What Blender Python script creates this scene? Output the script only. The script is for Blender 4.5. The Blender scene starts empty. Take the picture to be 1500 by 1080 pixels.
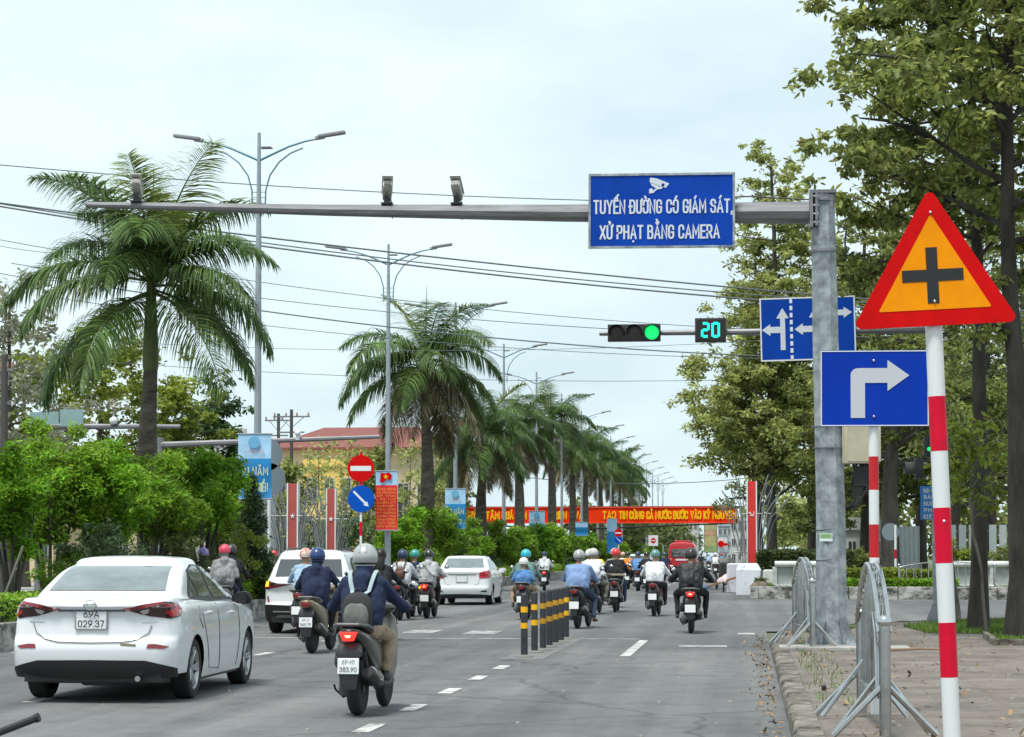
import bpy, bmesh, math, random
import numpy as np
from mathutils import Vector, Matrix, noise, Euler
from bpy import context as CTX
random.seed(7)
SC = bpy.context.scene
COL = SC.collection
R = math.radians
# ---------------------------------------------------------------- camera
CAM_Z, FPX, YAW, PITCH = 1.54, 3200.0, math.atan(345/3200), R(2.5)
SHY = (272 - FPX*math.tan(PITCH))/1500
cd = bpy.data.cameras.new('camera'); cam = bpy.data.objects.new('camera', cd); COL.objects.link(cam)
cam.location = (0, 0, CAM_Z)
cam.rotation_euler = (math.pi/2 + PITCH, 0, YAW)
cd.sensor_width = 36; cd.lens = 36*FPX/1500; cd.shift_y = SHY
cd.clip_start = 0.3; cd.clip_end = 4000
SC.camera = cam
SC.render.resolution_x, SC.render.resolution_y = 1024, 737
# ---------------------------------------------------------------- sky and sun
SUN_EL, SUN_AZ = R(68), R(205)
w = bpy.data.worlds.new('World'); SC.world = w; w.use_nodes = True
nt = w.node_tree; nt.nodes.clear()
def wn(t, **k):
    n = nt.nodes.new(t)
    for a, b in k.items(): setattr(n, a, b)
    return n
out = wn('ShaderNodeOutputWorld'); bg = wn('ShaderNodeBackground')
sky = wn('ShaderNodeTexSky', sky_type='NISHITA', sun_disc=False, sun_elevation=SUN_EL, sun_rotation=SUN_AZ, air_density=1.0, dust_density=2.0)
tc = wn('ShaderNodeTexCoord'); mp = wn('ShaderNodeMapping'); mp.inputs['Scale'].default_value = (1, 1, 2.6)
nz = wn('ShaderNodeTexNoise'); nz.inputs['Scale'].default_value = 5.5; nz.inputs['Detail'].default_value = 7; nz.inputs['Roughness'].default_value = .52
rp = wn('ShaderNodeValToRGB')
rp.color_ramp.elements[0].position = .33; rp.color_ramp.elements[0].color = (4.9, 6.05, 6.5, 1)
rp.color_ramp.elements[1].position = .64; rp.color_ramp.elements[1].color = (6.4, 7.5, 7.85, 1)
mx = wn('ShaderNodeMix', data_type='RGBA'); mx.inputs['Factor'].default_value = .93
L = nt.links
L.new(tc.outputs['Generated'], mp.inputs['Vector']); L.new(mp.outputs[0], nz.inputs['Vector'])
L.new(nz.outputs['Fac'], rp.inputs['Fac']); L.new(sky.outputs[0], mx.inputs[6]); L.new(rp.outputs[0], mx.inputs[7])
L.new(mx.outputs[2], bg.inputs['Color']); L.new(bg.outputs[0], out.inputs['Surface'])
bg.inputs['Strength'].default_value = 0.10
sl = bpy.data.lights.new('sun', 'SUN'); sl.energy = 2.7; sl.angle = R(16); sl.color = (1, .96, .9)
so = bpy.data.objects.new('sun', sl); COL.objects.link(so)
sd = Vector((math.sin(SUN_AZ)*math.cos(SUN_EL), math.cos(SUN_AZ)*math.cos(SUN_EL), math.sin(SUN_EL)))
so.rotation_euler = sd.to_track_quat('Z', 'Y').to_euler()
SC.view_settings.view_transform = 'Standard'; SC.view_settings.look = 'None'
SC.view_settings.exposure = 0.56; SC.view_settings.gamma = 1
# ---------------------------------------------------------------- pixel -> world
RM = Euler(cam.rotation_euler).to_matrix()
def ray(px, py): return RM @ Vector(((px-750)/FPX, (540-py)/FPX + SHY*1500/FPX, -1))
def G(px, py, z=0.0):                     # where the photo pixel meets the level z
    d = ray(px, py); t = (z-CAM_Z)/d.z
    return Vector((d.x*t, d.y*t, z))
def A(px, py, Y):                         # where it meets the upright plane y = Y
    d = ray(px, py); t = Y/d.y
    return Vector((d.x*t, Y, CAM_Z+d.z*t))
# ---------------------------------------------------------------- materials
MC = {}
def M(name, col=(.5,.5,.5), rough=.6, metal=0.0, var=0.0, vs=3.0, bump=0.0, bs=40.0, coat=0.0, emit=None, es=1.0, island=0.0, col2=None, trans=0.0, spec=None, detail=4, stretch=None, thr=None):
    if name in MC: return MC[name]
    m = bpy.data.materials.new(name); m.use_nodes = True; MC[name] = m
    t = m.node_tree; b = t.nodes['Principled BSDF']; lk = t.links.new
    b.inputs['Base Color'].default_value = (*col, 1); b.inputs['Roughness'].default_value = rough
    b.inputs['Metallic'].default_value = metal
    if coat: b.inputs['Coat Weight'].default_value = coat; b.inputs['Coat Roughness'].default_value = .05
    if spec is not None: b.inputs['Specular IOR Level'].default_value = spec
    if emit: b.inputs['Emission Color'].default_value = (*emit, 1); b.inputs['Emission Strength'].default_value = es
    if trans: b.inputs['Transmission Weight'].default_value = trans
    src = None
    if var or bump or col2:
        c = t.nodes.new('ShaderNodeTexCoord'); vec = c.outputs['Object']
        if stretch:
            mpn = t.nodes.new('ShaderNodeMapping'); mpn.inputs['Scale'].default_value = stretch
            lk(vec, mpn.inputs['Vector']); vec = mpn.outputs[0]
    if var or col2:
        n = t.nodes.new('ShaderNodeTexNoise'); n.inputs['Scale'].default_value = vs; n.inputs['Detail'].default_value = detail
        n.inputs['Roughness'].default_value = .65
        lk(vec, n.inputs['Vector'])
        r = t.nodes.new('ShaderNodeValToRGB'); a, z = thr or (.33, .67)
        r.color_ramp.elements[0].position = a; r.color_ramp.elements[1].position = z
        c2 = col2 or tuple(min(1, x*(1+var)) for x in col); c1 = tuple(x*(1-var) for x in col)
        r.color_ramp.elements[0].color = (*c1, 1); r.color_ramp.elements[1].color = (*c2, 1)
        lk(n.outputs['Fac'], r.inputs['Fac']); src = r.outputs['Color']
    if island:
        g = t.nodes.new('ShaderNodeNewGeometry'); h = t.nodes.new('ShaderNodeHueSaturation')
        mr = t.nodes.new('ShaderNodeMapRange'); mr.inputs['To Min'].default_value = 1-island; mr.inputs['To Max'].default_value = 1+island*1.3
        lk(g.outputs['Random Per Island'], mr.inputs['Value']); lk(mr.outputs[0], h.inputs['Value'])
        mh = t.nodes.new('ShaderNodeMapRange'); mh.inputs['To Min'].default_value = .484; mh.inputs['To Max'].default_value = .518
        mu = t.nodes.new('ShaderNodeMath'); mu.operation = 'MULTIPLY'; mu.inputs[1].default_value = 7.31
        fr = t.nodes.new('ShaderNodeMath'); fr.operation = 'FRACT'
        lk(g.outputs['Random Per Island'], mu.inputs[0]); lk(mu.outputs[0], fr.inputs[0]); lk(fr.outputs[0], mh.inputs['Value']); lk(mh.outputs[0], h.inputs['Hue'])
        if src: lk(src, h.inputs['Color'])
        else: h.inputs['Color'].default_value = (*col, 1)
        src = h.outputs['Color']
    if src: lk(src, b.inputs['Base Color'])
    if bump:
        n2 = t.nodes.new('ShaderNodeTexNoise'); n2.inputs['Scale'].default_value = bs; n2.inputs['Detail'].default_value = 5
        lk(vec, n2.inputs['Vector'])
        bp = t.nodes.new('ShaderNodeBump'); bp.inputs['Strength'].default_value = bump; bp.inputs['Distance'].default_value = .02
        lk(n2.outputs['Fac'], bp.inputs['Height']); lk(bp.outputs[0], b.inputs['Normal'])
    return m
def leafmat(name, col, var=.35, island=.4, vs=.6, rough=.5, tl=.3):
    if name in MC: return MC[name]
    m = M(name, col, rough, var=var, vs=vs, island=island, spec=.35)
    t = m.node_tree; b = t.nodes['Principled BSDF']; o = t.nodes['Material Output']
    ts = t.nodes.new('ShaderNodeBsdfTranslucent'); ms = t.nodes.new('ShaderNodeMixShader'); ms.inputs[0].default_value = tl
    s = b.inputs['Base Color'].links[0].from_socket
    h = t.nodes.new('ShaderNodeHueSaturation'); h.inputs['Value'].default_value = 1.5; h.inputs['Hue'].default_value = .49
    t.links.new(s, h.inputs['Color']); t.links.new(h.outputs[0], ts.inputs['Color'])
    t.links.new(b.outputs[0], ms.inputs[1]); t.links.new(ts.outputs[0], ms.inputs[2]); t.links.new(ms.outputs[0], o.inputs['Surface'])
    return m
# ---------------------------------------------------------------- mesh builder
class MB:
    def __init__(s): s.v = []; s.f = []; s.m = []
    def add(s, vs, fs, mi=0):
        b = len(s.v); s.v += [tuple(p) for p in vs]
        for f in fs: s.f.append(tuple(b+i for i in f)); s.m.append(mi)
        return s
    def box(s, c, d, mi=0, rot=None, taper=1.0):
        hx, hy, hz = d[0]/2, d[1]/2, d[2]/2
        P = [Vector((x*hx*(taper if z > 0 else 1), y*hy*(taper if z > 0 else 1), z*hz)) for x in (-1, 1) for y in (-1, 1) for z in (-1, 1)]
        if rot is not None: P = [rot @ p for p in P]
        P = [p+Vector(c) for p in P]
        return s.add(P, [(0,1,3,2),(4,6,7,5),(0,4,5,1),(2,3,7,6),(0,2,6,4),(1,5,7,3)], mi)
    def bx(s, x0, x1, y0, y1, z0, z1, mi=0): return s.box(((x0+x1)/2, (y0+y1)/2, (z0+z1)/2), (x1-x0, y1-y0, z1-z0), mi)
    def tube(s, pts, r, seg=8, mi=0, cap=True, up=None, flat=1.0):
        pts = [Vector(p) for p in pts]; n = len(pts)
        rs = r if isinstance(r, (list, tuple)) else [r]*n
        T = []
        for i in range(n):
            a = pts[max(0, i-1)]; b = pts[min(n-1, i+1)]; t = b-a
            T.append(t.normalized() if t.length > 1e-9 else Vector((0, 0, 1)))
        u = Vector(up) if up else (Vector((1, 0, 0)) if abs(T[0].x) < .8 else Vector((0, 1, 0)))
        V = []; N = None
        for i in range(n):
            if N is None: N = (u-T[i]*u.dot(T[i])).normalized()
            else: N = (N-T[i]*N.dot(T[i])).normalized()
            B = T[i].cross(N)
            for k in range(seg):
                a = 2*math.pi*(k+.5)/seg
                V.append(pts[i]+N*math.cos(a)*rs[i]+B*math.sin(a)*rs[i]*flat)
        F = [(i*seg+k, i*seg+(k+1) % seg, (i+1)*seg+(k+1) % seg, (i+1)*seg+k) for i in range(n-1) for k in range(seg)]
        if cap: F += [tuple(reversed(range(seg))), tuple((n-1)*seg+k for k in range(seg))]
        return s.add(V, F, mi)
    def lathe(s, prof, c=(0,0,0), axis='Z', seg=24, mi=0, cap=True):   # prof: (radius, height)
        V = []; n = len(prof)
        for r, h in prof:
            for k in range(seg):
                a = 2*math.pi*k/seg; x, y, z = r*math.cos(a), r*math.sin(a), h
                if axis == 'X': x, y, z = h, x, y
                elif axis == 'Y': x, y, z = y, h, x
                V.append((c[0]+x, c[1]+y, c[2]+z))
        F = [(i*seg+k, i*seg+(k+1) % seg, (i+1)*seg+(k+1) % seg, (i+1)*seg+k) for i in range(n-1) for k in range(seg)]
        if cap and prof[0][0] > 1e-5: F.append(tuple(reversed(range(seg))))
        if cap and prof[-1][0] > 1e-5: F.append(tuple((n-1)*seg+k for k in range(seg)))
        return s.add(V, F, mi)
    def ball(s, c, r, mi=0, seg=16, rings=10, rot=None, zmin=-1.0):
        rr = r if isinstance(r, (list, tuple)) else (r, r, r); V = []; F = []
        a0 = math.asin(max(-1, zmin))
        for i in range(rings+1):
            la = a0+(math.pi/2-a0)*i/rings
            for k in range(seg):
                lo = 2*math.pi*k/seg
                p = Vector((rr[0]*math.cos(la)*math.cos(lo), rr[1]*math.cos(la)*math.sin(lo), rr[2]*math.sin(la)))
                if rot is not None: p = rot @ p
                V.append(p+Vector(c))
        F = [(i*seg+k, i*seg+(k+1) % seg, (i+1)*seg+(k+1) % seg, (i+1)*seg+k) for i in range(rings) for k in range(seg)]
        return s.add(V, F, mi)
    def prism(s, poly, y0, y1, mi=0, plane='XZ'):            # polygon extruded across
        n = len(poly)
        def P(a, b, d): return {'XZ': (a, d, b), 'XY': (a, b, d), 'YZ': (d, a, b)}[plane]
        V = [P(a, b, y0) for a, b in poly]+[P(a, b, y1) for a, b in poly]
        F = [tuple(range(n)), tuple(reversed(range(n, 2*n)))]+[(i, n+i, n+(i+1) % n, (i+1) % n) for i in range(n)]
        return s.add(V, F, mi)
    def loft(s, rings, mi=0, cap=True, closed=True):
        n = len(rings[0]); V = [p for r in rings for p in r]; m = len(rings)
        F = [(i*n+k, i*n+(k+1) % n, (i+1)*n+(k+1) % n, (i+1)*n+k) for i in range(m-1) for k in range(n if closed else n-1)]
        if cap: F += [tuple(reversed(range(n))), tuple((m-1)*n+k for k in range(n))]
        return s.add(V, F, mi)
    def build(s, name, mats, parent=None, smooth=35, bevel=0, fix=True, loc=None, seg=2, weld=True):
        me = bpy.data.meshes.new(name); me.from_pydata(s.v, [], s.f)
        if not isinstance(mats, (list, tuple)): mats = [mats]
        for m in mats: me.materials.append(m)
        if len(mats) > 1: me.polygons.foreach_set('material_index', s.m)
        if fix or bevel:
            b = bmesh.new(); b.from_mesh(me)
            if weld: bmesh.ops.remove_doubles(b, verts=b.verts, dist=1e-5)
            bmesh.ops.recalc_face_normals(b, faces=b.faces)
            if bevel:
                es = [e for e in b.edges if len(e.link_faces) == 2 and e.calc_face_angle(0) > R(40)]
                bmesh.ops.bevel(b, geom=es, offset=bevel, segments=seg, affect='EDGES', profile=.6, clamp_overlap=True)
            b.to_mesh(me); b.free()
        if smooth:
            me.shade_smooth()
            if smooth < 180: me.set_sharp_from_angle(angle=R(smooth))
        o = bpy.data.objects.new(name, me); COL.objects.link(o)
        if parent: o.parent = parent
        if loc is not None: o.location = loc
        return o
def tag(o, label=None, cat=None, group=None, kind=None):
    if label: o['label'] = label
    if cat: o['category'] = cat
    if group: o['group'] = group
    if kind: o['kind'] = kind
    return o
def T(name, label, cat, loc=(0,0,0), rz=0.0, group=None, rot=None):
    o = bpy.data.objects.new(name, None); COL.objects.link(o); o.location = loc
    o.rotation_euler = rot if rot else (0, 0, rz); o.empty_display_size = .2
    return tag(o, label, cat, group)
def struct(o): o['kind'] = 'structure'; return o
def copy_tree(o, parent=None):
    c = o.copy(); COL.objects.link(c); c.parent = parent
    for ch in list(o.children): copy_tree(ch, c)
    return c
def copy_thing(o, loc, rz=None, label=None, scale=None, group=None):
    c = copy_tree(o); c.location = loc
    if rz is not None: c.rotation_euler[2] = rz
    if label: c['label'] = label
    if group: c['group'] = group
    if scale: c.scale = scale if isinstance(scale, (tuple, list)) else (scale,)*3
    return c
import unicodedata
GL = {  # narrow road-sign capitals drawn as strokes: width, then polylines of (x, y[, corner radius])
 'A':(.62,[(0,0),(.31,1),(.62,0)],[(.11,.3),(.51,.3)]), 'B':(.54,[(0,0),(0,1),(.50,1,.22),(.50,.54,.2),(0,.54)],[(0,.54),(.54,.54,.22),(.54,0,.22),(0,0)]),
 'C':(.54,[(.54,.70),(.54,1,.25),(0,1,.25),(0,0,.25),(.54,0,.25),(.54,.30)]), 'D':(.55,[(0,.5),(0,1),(.55,1,.25),(.55,0,.25),(0,0),(0,.5)]),
 'E':(.46,[(.46,1),(0,1),(0,0),(.46,0)],[(0,.52),(.40,.52)]), 'F':(.46,[(.46,1),(0,1),(0,0)],[(0,.52),(.40,.52)]),
 'G':(.55,[(.54,.72),(.54,1,.25),(0,1,.25),(0,0,.25),(.54,0,.25),(.54,.46),(.32,.46)]), 'H':(.55,[(0,0),(0,1)],[(.55,0),(.55,1)],[(0,.52),(.55,.52)]),
 'I':(.0,[(0,0),(0,1)]), 'K':(.55,[(0,0),(0,1)],[(.53,1),(0,.40)],[(.19,.58),(.56,0)]), 'L':(.44,[(0,1),(0,0),(.44,0)]),
 'M':(.70,[(0,0),(0,1),(.35,.30),(.70,1),(.70,0)]), 'N':(.56,[(0,0),(0,1),(.56,0),(.56,1)]), 'O':(.55,[(0,.5),(0,1,.26),(.55,1,.26),(.55,0,.26),(0,0,.26),(0,.5)]),
 'P':(.54,[(0,0),(0,1),(.54,1,.24),(.54,.44,.24),(0,.44)]), 'Q':(.55,[(0,.5),(0,1,.26),(.55,1,.26),(.55,0,.26),(0,0,.26),(0,.5)],[(.36,.2),(.60,-.08)]),
 'R':(.55,[(0,0),(0,1),(.54,1,.24),(.54,.46,.24),(0,.46)],[(.28,.46),(.57,0)]), 'S':(.53,[(.52,.74),(.52,1,.24),(0,1,.24),(0,.54,.22),(.53,.50,.22),(.53,0,.24),(0,0,.24),(0,.26)]),
 'T':(.54,[(0,1),(.54,1)],[(.27,1),(.27,0)]), 'U':(.55,[(0,1),(0,0,.26),(.55,0,.26),(.55,1)]), 'V':(.60,[(0,1),(.30,0),(.60,1)]), 'X':(.58,[(0,0),(.58,1)],[(0,1),(.58,0)]),
 'Y':(.58,[(0,1),(.29,.46),(.58,1)],[(.29,.46),(.29,0)]), '0':(.52,[(0,.5),(0,1,.25),(.52,1,.25),(.52,0,.25),(0,0,.25),(0,.5)]), '1':(.22,[(0,.8),(.2,1),(.2,0)]),
 '2':(.50,[(0,.76),(0,1,.24),(.50,1,.24),(.50,.58,.12),(0,.0),(.50,0)]), '3':(.50,[(0,.82),(0,1,.18),(.50,1,.22),(.50,.54,.18),(.18,.54)],[(.18,.54),(.52,.54,.2),(.52,0,.24),(0,0,.2),(0,.2)]),
 '4':(.52,[(.40,0),(.40,1),(0,.26),(.54,.26)]), '5':(.50,[(.48,1),(.02,1),(.02,.56),(.50,.62,.2),(.50,0,.24),(0,0,.22),(0,.2)]), '6':(.52,[(.46,1),(.0,.46,.1),(0,0,.24),(.52,0,.24),(.52,.58,.24),(.05,.58)]),
 '7':(.50,[(0,1),(.50,1),(.16,0)]), '8':(.52,[(.26,.54),(.48,.54,.2),(.48,1,.22),(.04,1,.22),(.04,.54,.2),(.26,.54)],[(.26,.54),(.52,.54,.2),(.52,0,.24),(0,0,.24),(0,.54,.2),(.26,.54)]),
 '9':(.52,[(.06,0),(.52,.54,.1),(.52,1,.24),(0,1,.24),(0,.42,.24),(.47,.42)]), '.':(.0,[(0,0),(0,.03)]), ',':(.06,[(.04,.03),(0,-.16)]), '-':(.28,[(0,.5),(.28,.5)]) }
def round_path(P, n=4):
    out_ = []
    for i, p in enumerate(P):
        q = Vector(p[:2]); r = p[2] if len(p) > 2 else 0
        if r and 0 < i < len(P)-1:
            a = (Vector(P[i-1][:2])-q); b = (Vector(P[i+1][:2])-q); ra = min(r, a.length*.98); rb = min(r, b.length*.98); A_ = q+a.normalized()*ra; B_ = q+b.normalized()*rb
            for k in range(n+1): t_ = k/n; out_.append(A_*(1-t_)**2+q*2*t_*(1-t_)+B_*t_*t_)
        else: out_.append(q)
    return out_
def text_mesh(name, body, mat, parent, loc, h, width=None, depth=.004, rot=(math.pi/2, 0, 0), bold=.0, stroke=.128):
    paths = []; x = 0
    for ch in unicodedata.normalize('NFD', body.replace('Đ', '\u0110')):
        if ch == ' ': x += .42; continue
        if unicodedata.combining(ch):
            c = x0+w_/2; k = ord(ch); up_ = 1.14+(.17 if hat and k in (0x301,0x300,0x309,0x303) else 0); sx_ = .17 if hat else 0
            if k == 0x301: paths.append([(c-.05+sx_,up_),(c+.10+sx_,up_+.16)])
            elif k == 0x300: paths.append([(c+.05,up_+.02),(c-.10,up_+.18)])
            elif k == 0x309: paths.append([(c-.07+sx_,up_+.20),(c+.06+sx_,up_+.19),(c+.06+sx_,up_+.10),(c+sx_,up_+.02)])
            elif k == 0x303: paths.append([(c-.14,up_+.04),(c-.05,up_+.12),(c+.05,up_+.05),(c+.14,up_+.13)])
            elif k == 0x302: paths.append([(c-.16,1.14),(c,1.27),(c+.16,1.14)]); hat = True
            elif k == 0x306: paths.append([(c-.14,1.26),(c-.06,1.15),(c+.06,1.15),(c+.14,1.26)]); hat = True
            elif k == 0x323: paths.append([(c,-.26),(c,-.23)])
            elif k == 0x31B: paths.append([(x0+w_-.03,.93),(x0+w_+.10,.97),(x0+w_+.13,1.10)])
            continue
        g = GL.get('D' if ch == '\u0110' else ch.upper())
        if not g: continue
        x0, w_, hat = x, g[0], False
        for P in g[1:]: paths.append([(q.x+x0, q.y) for q in round_path(P)])
        if ch == '\u0110': paths.append([(x0-.14,.52),(x0+.22,.52)])
        x += w_+.30
    tot = max(.1, x-.30); k = h; kx = ((width-stroke*k)/tot) if width else k*.85; mb = MB()
    for j, P in enumerate(paths):
        mb.tube([((px_-tot/2)*kx, py_*k*(1-stroke)+stroke*k/2, depth*.3+.00007*(j % 5)) for px_, py_ in P], stroke*k/2*(1+bold), 6, flat=depth/(stroke*k/2), up=(0,0,1)) if False else _stroke(mb, [((px_-tot/2)*kx, py_*k*(1-stroke)+stroke*k/2) for px_, py_ in P], stroke*k/2*(1+bold), depth+.00006*(j % 31))
    o = mb.build(name, mat, parent, smooth=0, fix=False); o.location = loc; o.rotation_euler = rot
    return o
def _stroke(mb, P, r, d):
    """flat-topped stroke with mitred bends and chamfered edge"""
    n = len(P); Lf, Rt = [], []
    for i in range(n):
        p = Vector(P[i]); a = (p-Vector(P[i-1])).normalized() if i else None; b = (Vector(P[i+1])-p).normalized() if i < n-1 else None
        if a is None: p = p-b*r*.9; a = b
        elif b is None: p = p+a*r*.9; b = a
        t_ = (a+b); t_ = t_.normalized() if t_.length > 1e-6 else a; nn = Vector((-t_.y, t_.x)); c = max(.45, nn.dot(Vector((-a.y, a.x)))); Lf.append(p+nn*r/c); Rt.append(p-nn*r/c)
    V = []; 
    for l_, q in zip(Lf, Rt): V += [(l_.x, l_.y, 0), (l_.x, l_.y, d), (q.x, q.y, d), (q.x, q.y, 0)]
    F = []
    for i in range(n-1): a = i*4; F += [(a+1,a+5,a+6,a+2)[::-1], (a,a+4,a+5,a+1)[::-1], (a+2,a+6,a+7,a+3)[::-1]]
    F += [(0,1,2,3), (n*4-4,n*4-1,n*4-2,n*4-3)]; mb.add(V, F)
# ---------------------------------------------------------------- shared materials
white = M('white paint', (.8,.8,.78), .45, var=.05)
GALV = M('galvanised steel', (.17,.195,.21), .55, .3, vs=4.5, col2=(.40,.44,.455), detail=9, bump=.15, bs=30, var=.1, thr=(.36,.64))
GALV2 = M('dark galvanised steel', (.20,.20,.21), .5, .4, var=.25, vs=4, stretch=(.4,.4,4))
STEEL = M('stainless steel', (.50,.51,.51), .2, 1.0, var=.2, vs=4)
BLUE = M('sign blue', (.002,.050,.36), .55, var=.16, vs=1.6, spec=.12, detail=9)
REDS = M('sign red', (.58,.003,.004), .55, var=.14, vs=5, spec=.1, detail=9)
WHT = M('sign white', (.72,.74,.76), .4, var=.04, vs=5)
GLYPH = M('sign grey white', (.60,.64,.70), .4, var=.04)
ORNG = M('sign amber', (.84,.28,.002), .55, var=.10, vs=5, spec=.1, detail=9)
BLK = M('matte black', (.012,.012,.013), .55)
BLKP = M('black plastic', (.022,.022,.024), .42, var=.2, vs=9)
RUB = M('tyre rubber', (.018,.018,.019), .85, bump=.3, bs=60)
POLER = M('pole red', (.62,.003,.03), .45, var=.12, vs=6, spec=.2)
POLEW = M('pole white', (.50,.49,.45), .45, vs=3.2, detail=10, col2=(.70,.73,.73), thr=(.27,.42))
YEL = M('reflective yellow', (.88,.45,.0), .4, var=.06)
YEL2 = M('dirty reflective yellow', (.5,.25,.01), .5, var=.12)
BOLT = M('bolt steel', (.55,.55,.56), .35, .9)
# ================================================================ SETTING
def slab(name, poly, z, mat, thick=0.0, parent=None):
    b = bmesh.new(); vs = [b.verts.new((x, y, z)) for x, y in poly]; f = b.faces.new(vs)
    if f.normal.z < 0: f.normal_flip()
    bmesh.ops.triangulate(b, faces=b.faces[:])
    me = bpy.data.meshes.new(name)
    if thick:
        g = bmesh.ops.extrude_face_region(b, geom=b.faces[:])
        for v in [e for e in g['geom'] if isinstance(e, bmesh.types.BMVert)]: v.co.z -= thick
        bmesh.ops.recalc_face_normals(b, faces=b.faces)
    b.to_mesh(me); b.free(); me.materials.append(mat)
    o = bpy.data.objects.new(name, me); COL.objects.link(o); o.parent = parent
    return o
def asphalt():
    m = M('asphalt', (.105,.107,.112), .82); t = m.node_tree; b = t.nodes['Principled BSDF']; lk = t.links.new
    c = t.nodes.new('ShaderNodeTexCoord')
    def nz(sc, det, stretch=None, rough=.6):
        v = c.outputs['Object']
        if stretch:
            q = t.nodes.new('ShaderNodeMapping'); q.inputs['Scale'].default_value = stretch; lk(v, q.inputs[0]); v = q.outputs[0]
        n = t.nodes.new('ShaderNodeTexNoise'); n.inputs['Scale'].default_value = sc; n.inputs['Detail'].default_value = det; n.inputs['Roughness'].default_value = rough
        lk(v, n.inputs['Vector']); return n.outputs['Fac']
    def ramp(f, a, c1, z, c2):
        r = t.nodes.new('ShaderNodeValToRGB'); r.color_ramp.elements[0].position = a; r.color_ramp.elements[0].color = (*c1, 1)
        r.color_ramp.elements[1].position = z; r.color_ramp.elements[1].color = (*c2, 1); lk(f, r.inputs[0]); return r.outputs[0]
    def mul(a, b_, fac=1.0, mode='MULTIPLY'):
        x = t.nodes.new('ShaderNodeMix'); x.data_type = 'RGBA'; x.blend_type = mode; x.inputs['Factor'].default_value = fac
        lk(a, x.inputs[6]); lk(b_, x.inputs[7]); return x.outputs[2]
    base = ramp(nz(.11, 3, (1, .5, 1)), .44, (.122,.128,.132), .56, (.172,.174,.176))         # older and newer surfacing
    tracks = ramp(nz(.55, 4, (2.4, .05, 1)), .34, (.70,.70,.70), .68, (1.14,1.13,1.11))        # lengthwise wear
    grain = ramp(nz(55, 3), .3, (.75,.75,.76), .75, (1.25,1.24,1.22))
    spots = ramp(nz(1.7, 8, None, .7), .34, (.72,.72,.73), .52, (1,1,1))
    vo = t.nodes.new('ShaderNodeTexVoronoi'); vo.feature = 'DISTANCE_TO_EDGE'; vo.inputs['Scale'].default_value = .22
    nw = t.nodes.new('ShaderNodeTexNoise'); nw.inputs['Scale'].default_value = 1.3; nw.inputs['Detail'].default_value = 6; lk(c.outputs['Object'], nw.inputs['Vector'])
    va = t.nodes.new('ShaderNodeMix'); va.data_type = 'VECTOR'; va.inputs['Factor'].default_value = .35; lk(c.outputs['Object'], va.inputs[4]); lk(nw.outputs['Color'], va.inputs[5]); lk(va.outputs[1], vo.inputs['Vector'])
    cracks = ramp(vo.outputs['Distance'], .0, (.55,.55,.55), .006, (1,1,1))
    stains = ramp(nz(.8, 6, (2.0, .35, 1), .62), .60, (1,1,1), .74, (.62,.62,.64))
    pale = ramp(nz(2.4, 9, (1, .7, 1), .72), .58, (1,1,1), .72, (1.35,1.33,1.28))
    col = mul(mul(mul(mul(mul(mul(base, tracks), grain), spots), cracks), stains), pale)
    lk(col, b.inputs['Base Color'])
    bp = t.nodes.new('ShaderNodeBump'); bp.inputs['Strength'].default_value = .35; bp.inputs['Distance'].default_value = .01
    lk(nz(70, 4), bp.inputs['Height']); lk(bp.outputs[0], b.inputs['Normal'])
    return m
def pavers():
    m = M('brick pavers', (.2,.15,.12), .85); t = m.node_tree; b = t.nodes['Principled BSDF']; lk = t.links.new
    c = t.nodes.new('ShaderNodeTexCoord'); br = t.nodes.new('ShaderNodeTexBrick')
    br.inputs['Scale'].default_value = 1.0; br.inputs['Brick Width'].default_value = .3; br.inputs['Row Height'].default_value = .3; br.offset = 0
    br.inputs['Mortar Size'].default_value = .008; br.inputs['Mortar'].default_value = (.085,.078,.068,1)
    br.inputs['Color1'].default_value = (.138,.120,.104,1); br.inputs['Color2'].default_value = (.170,.152,.134,1)
    lk(c.outputs['Object'], br.inputs['Vector'])
    n = t.nodes.new('ShaderNodeTexNoise'); n.inputs['Scale'].default_value = 1.1; n.inputs['Detail'].default_value = 9; n.inputs['Roughness'].default_value = .7
    lk(c.outputs['Object'], n.inputs['Vector'])
    r = t.nodes.new('ShaderNodeValToRGB'); e = r.color_ramp.elements
    e[0].position = .32; e[0].color = (.06,.06,.042,1); e[1].position = .68; e[1].color = (.255,.225,.19,1)
    k = e.new(.45); k.color = (.135,.11,.092,1)
    lk(n.outputs['Fac'], r.inputs[0])
    x = t.nodes.new('ShaderNodeMix'); x.data_type = 'RGBA'; x.inputs['Factor'].default_value = .68
    lk(br.outputs['Color'], x.inputs[6]); lk(r.outputs[0], x.inputs[7]); lk(x.outputs[2], b.inputs['Base Color'])
    bp = t.nodes.new('ShaderNodeBump'); bp.inputs['Strength'].default_value = .35; bp.inputs['Distance'].default_value = .01
    lk(br.outputs['Fac'], bp.inputs['Height']); bp.invert = True; lk(bp.outputs[0], b.inputs['Normal'])
    return m
ASPH = asphalt(); PAVE = pavers()
KERB = M('weathered kerb stone', (.07,.062,.045), .9, var=.5, vs=3.2, detail=9, bump=1.0, bs=9, col2=(.26,.235,.195), thr=(.38,.66))
KERBW = M('stained white kerb', (.055,.055,.048), .9, vs=2.8, detail=10, bump=.3, bs=20, col2=(.44,.43,.40), thr=(.40,.60), stretch=(1,1,1.6))
CONC = M('old concrete', (.34,.33,.31), .85, var=.3, vs=1.2, detail=8, bump=.2, bs=30)
SOIL = M('soil', (.10,.085,.05), .95, var=.5, vs=1.5, detail=8, col2=(.09,.12,.035))
PAINT = M('road paint', (.22,.22,.215), .75, vs=4.0, detail=10, col2=(.55,.55,.53), thr=(.40,.54))
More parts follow.
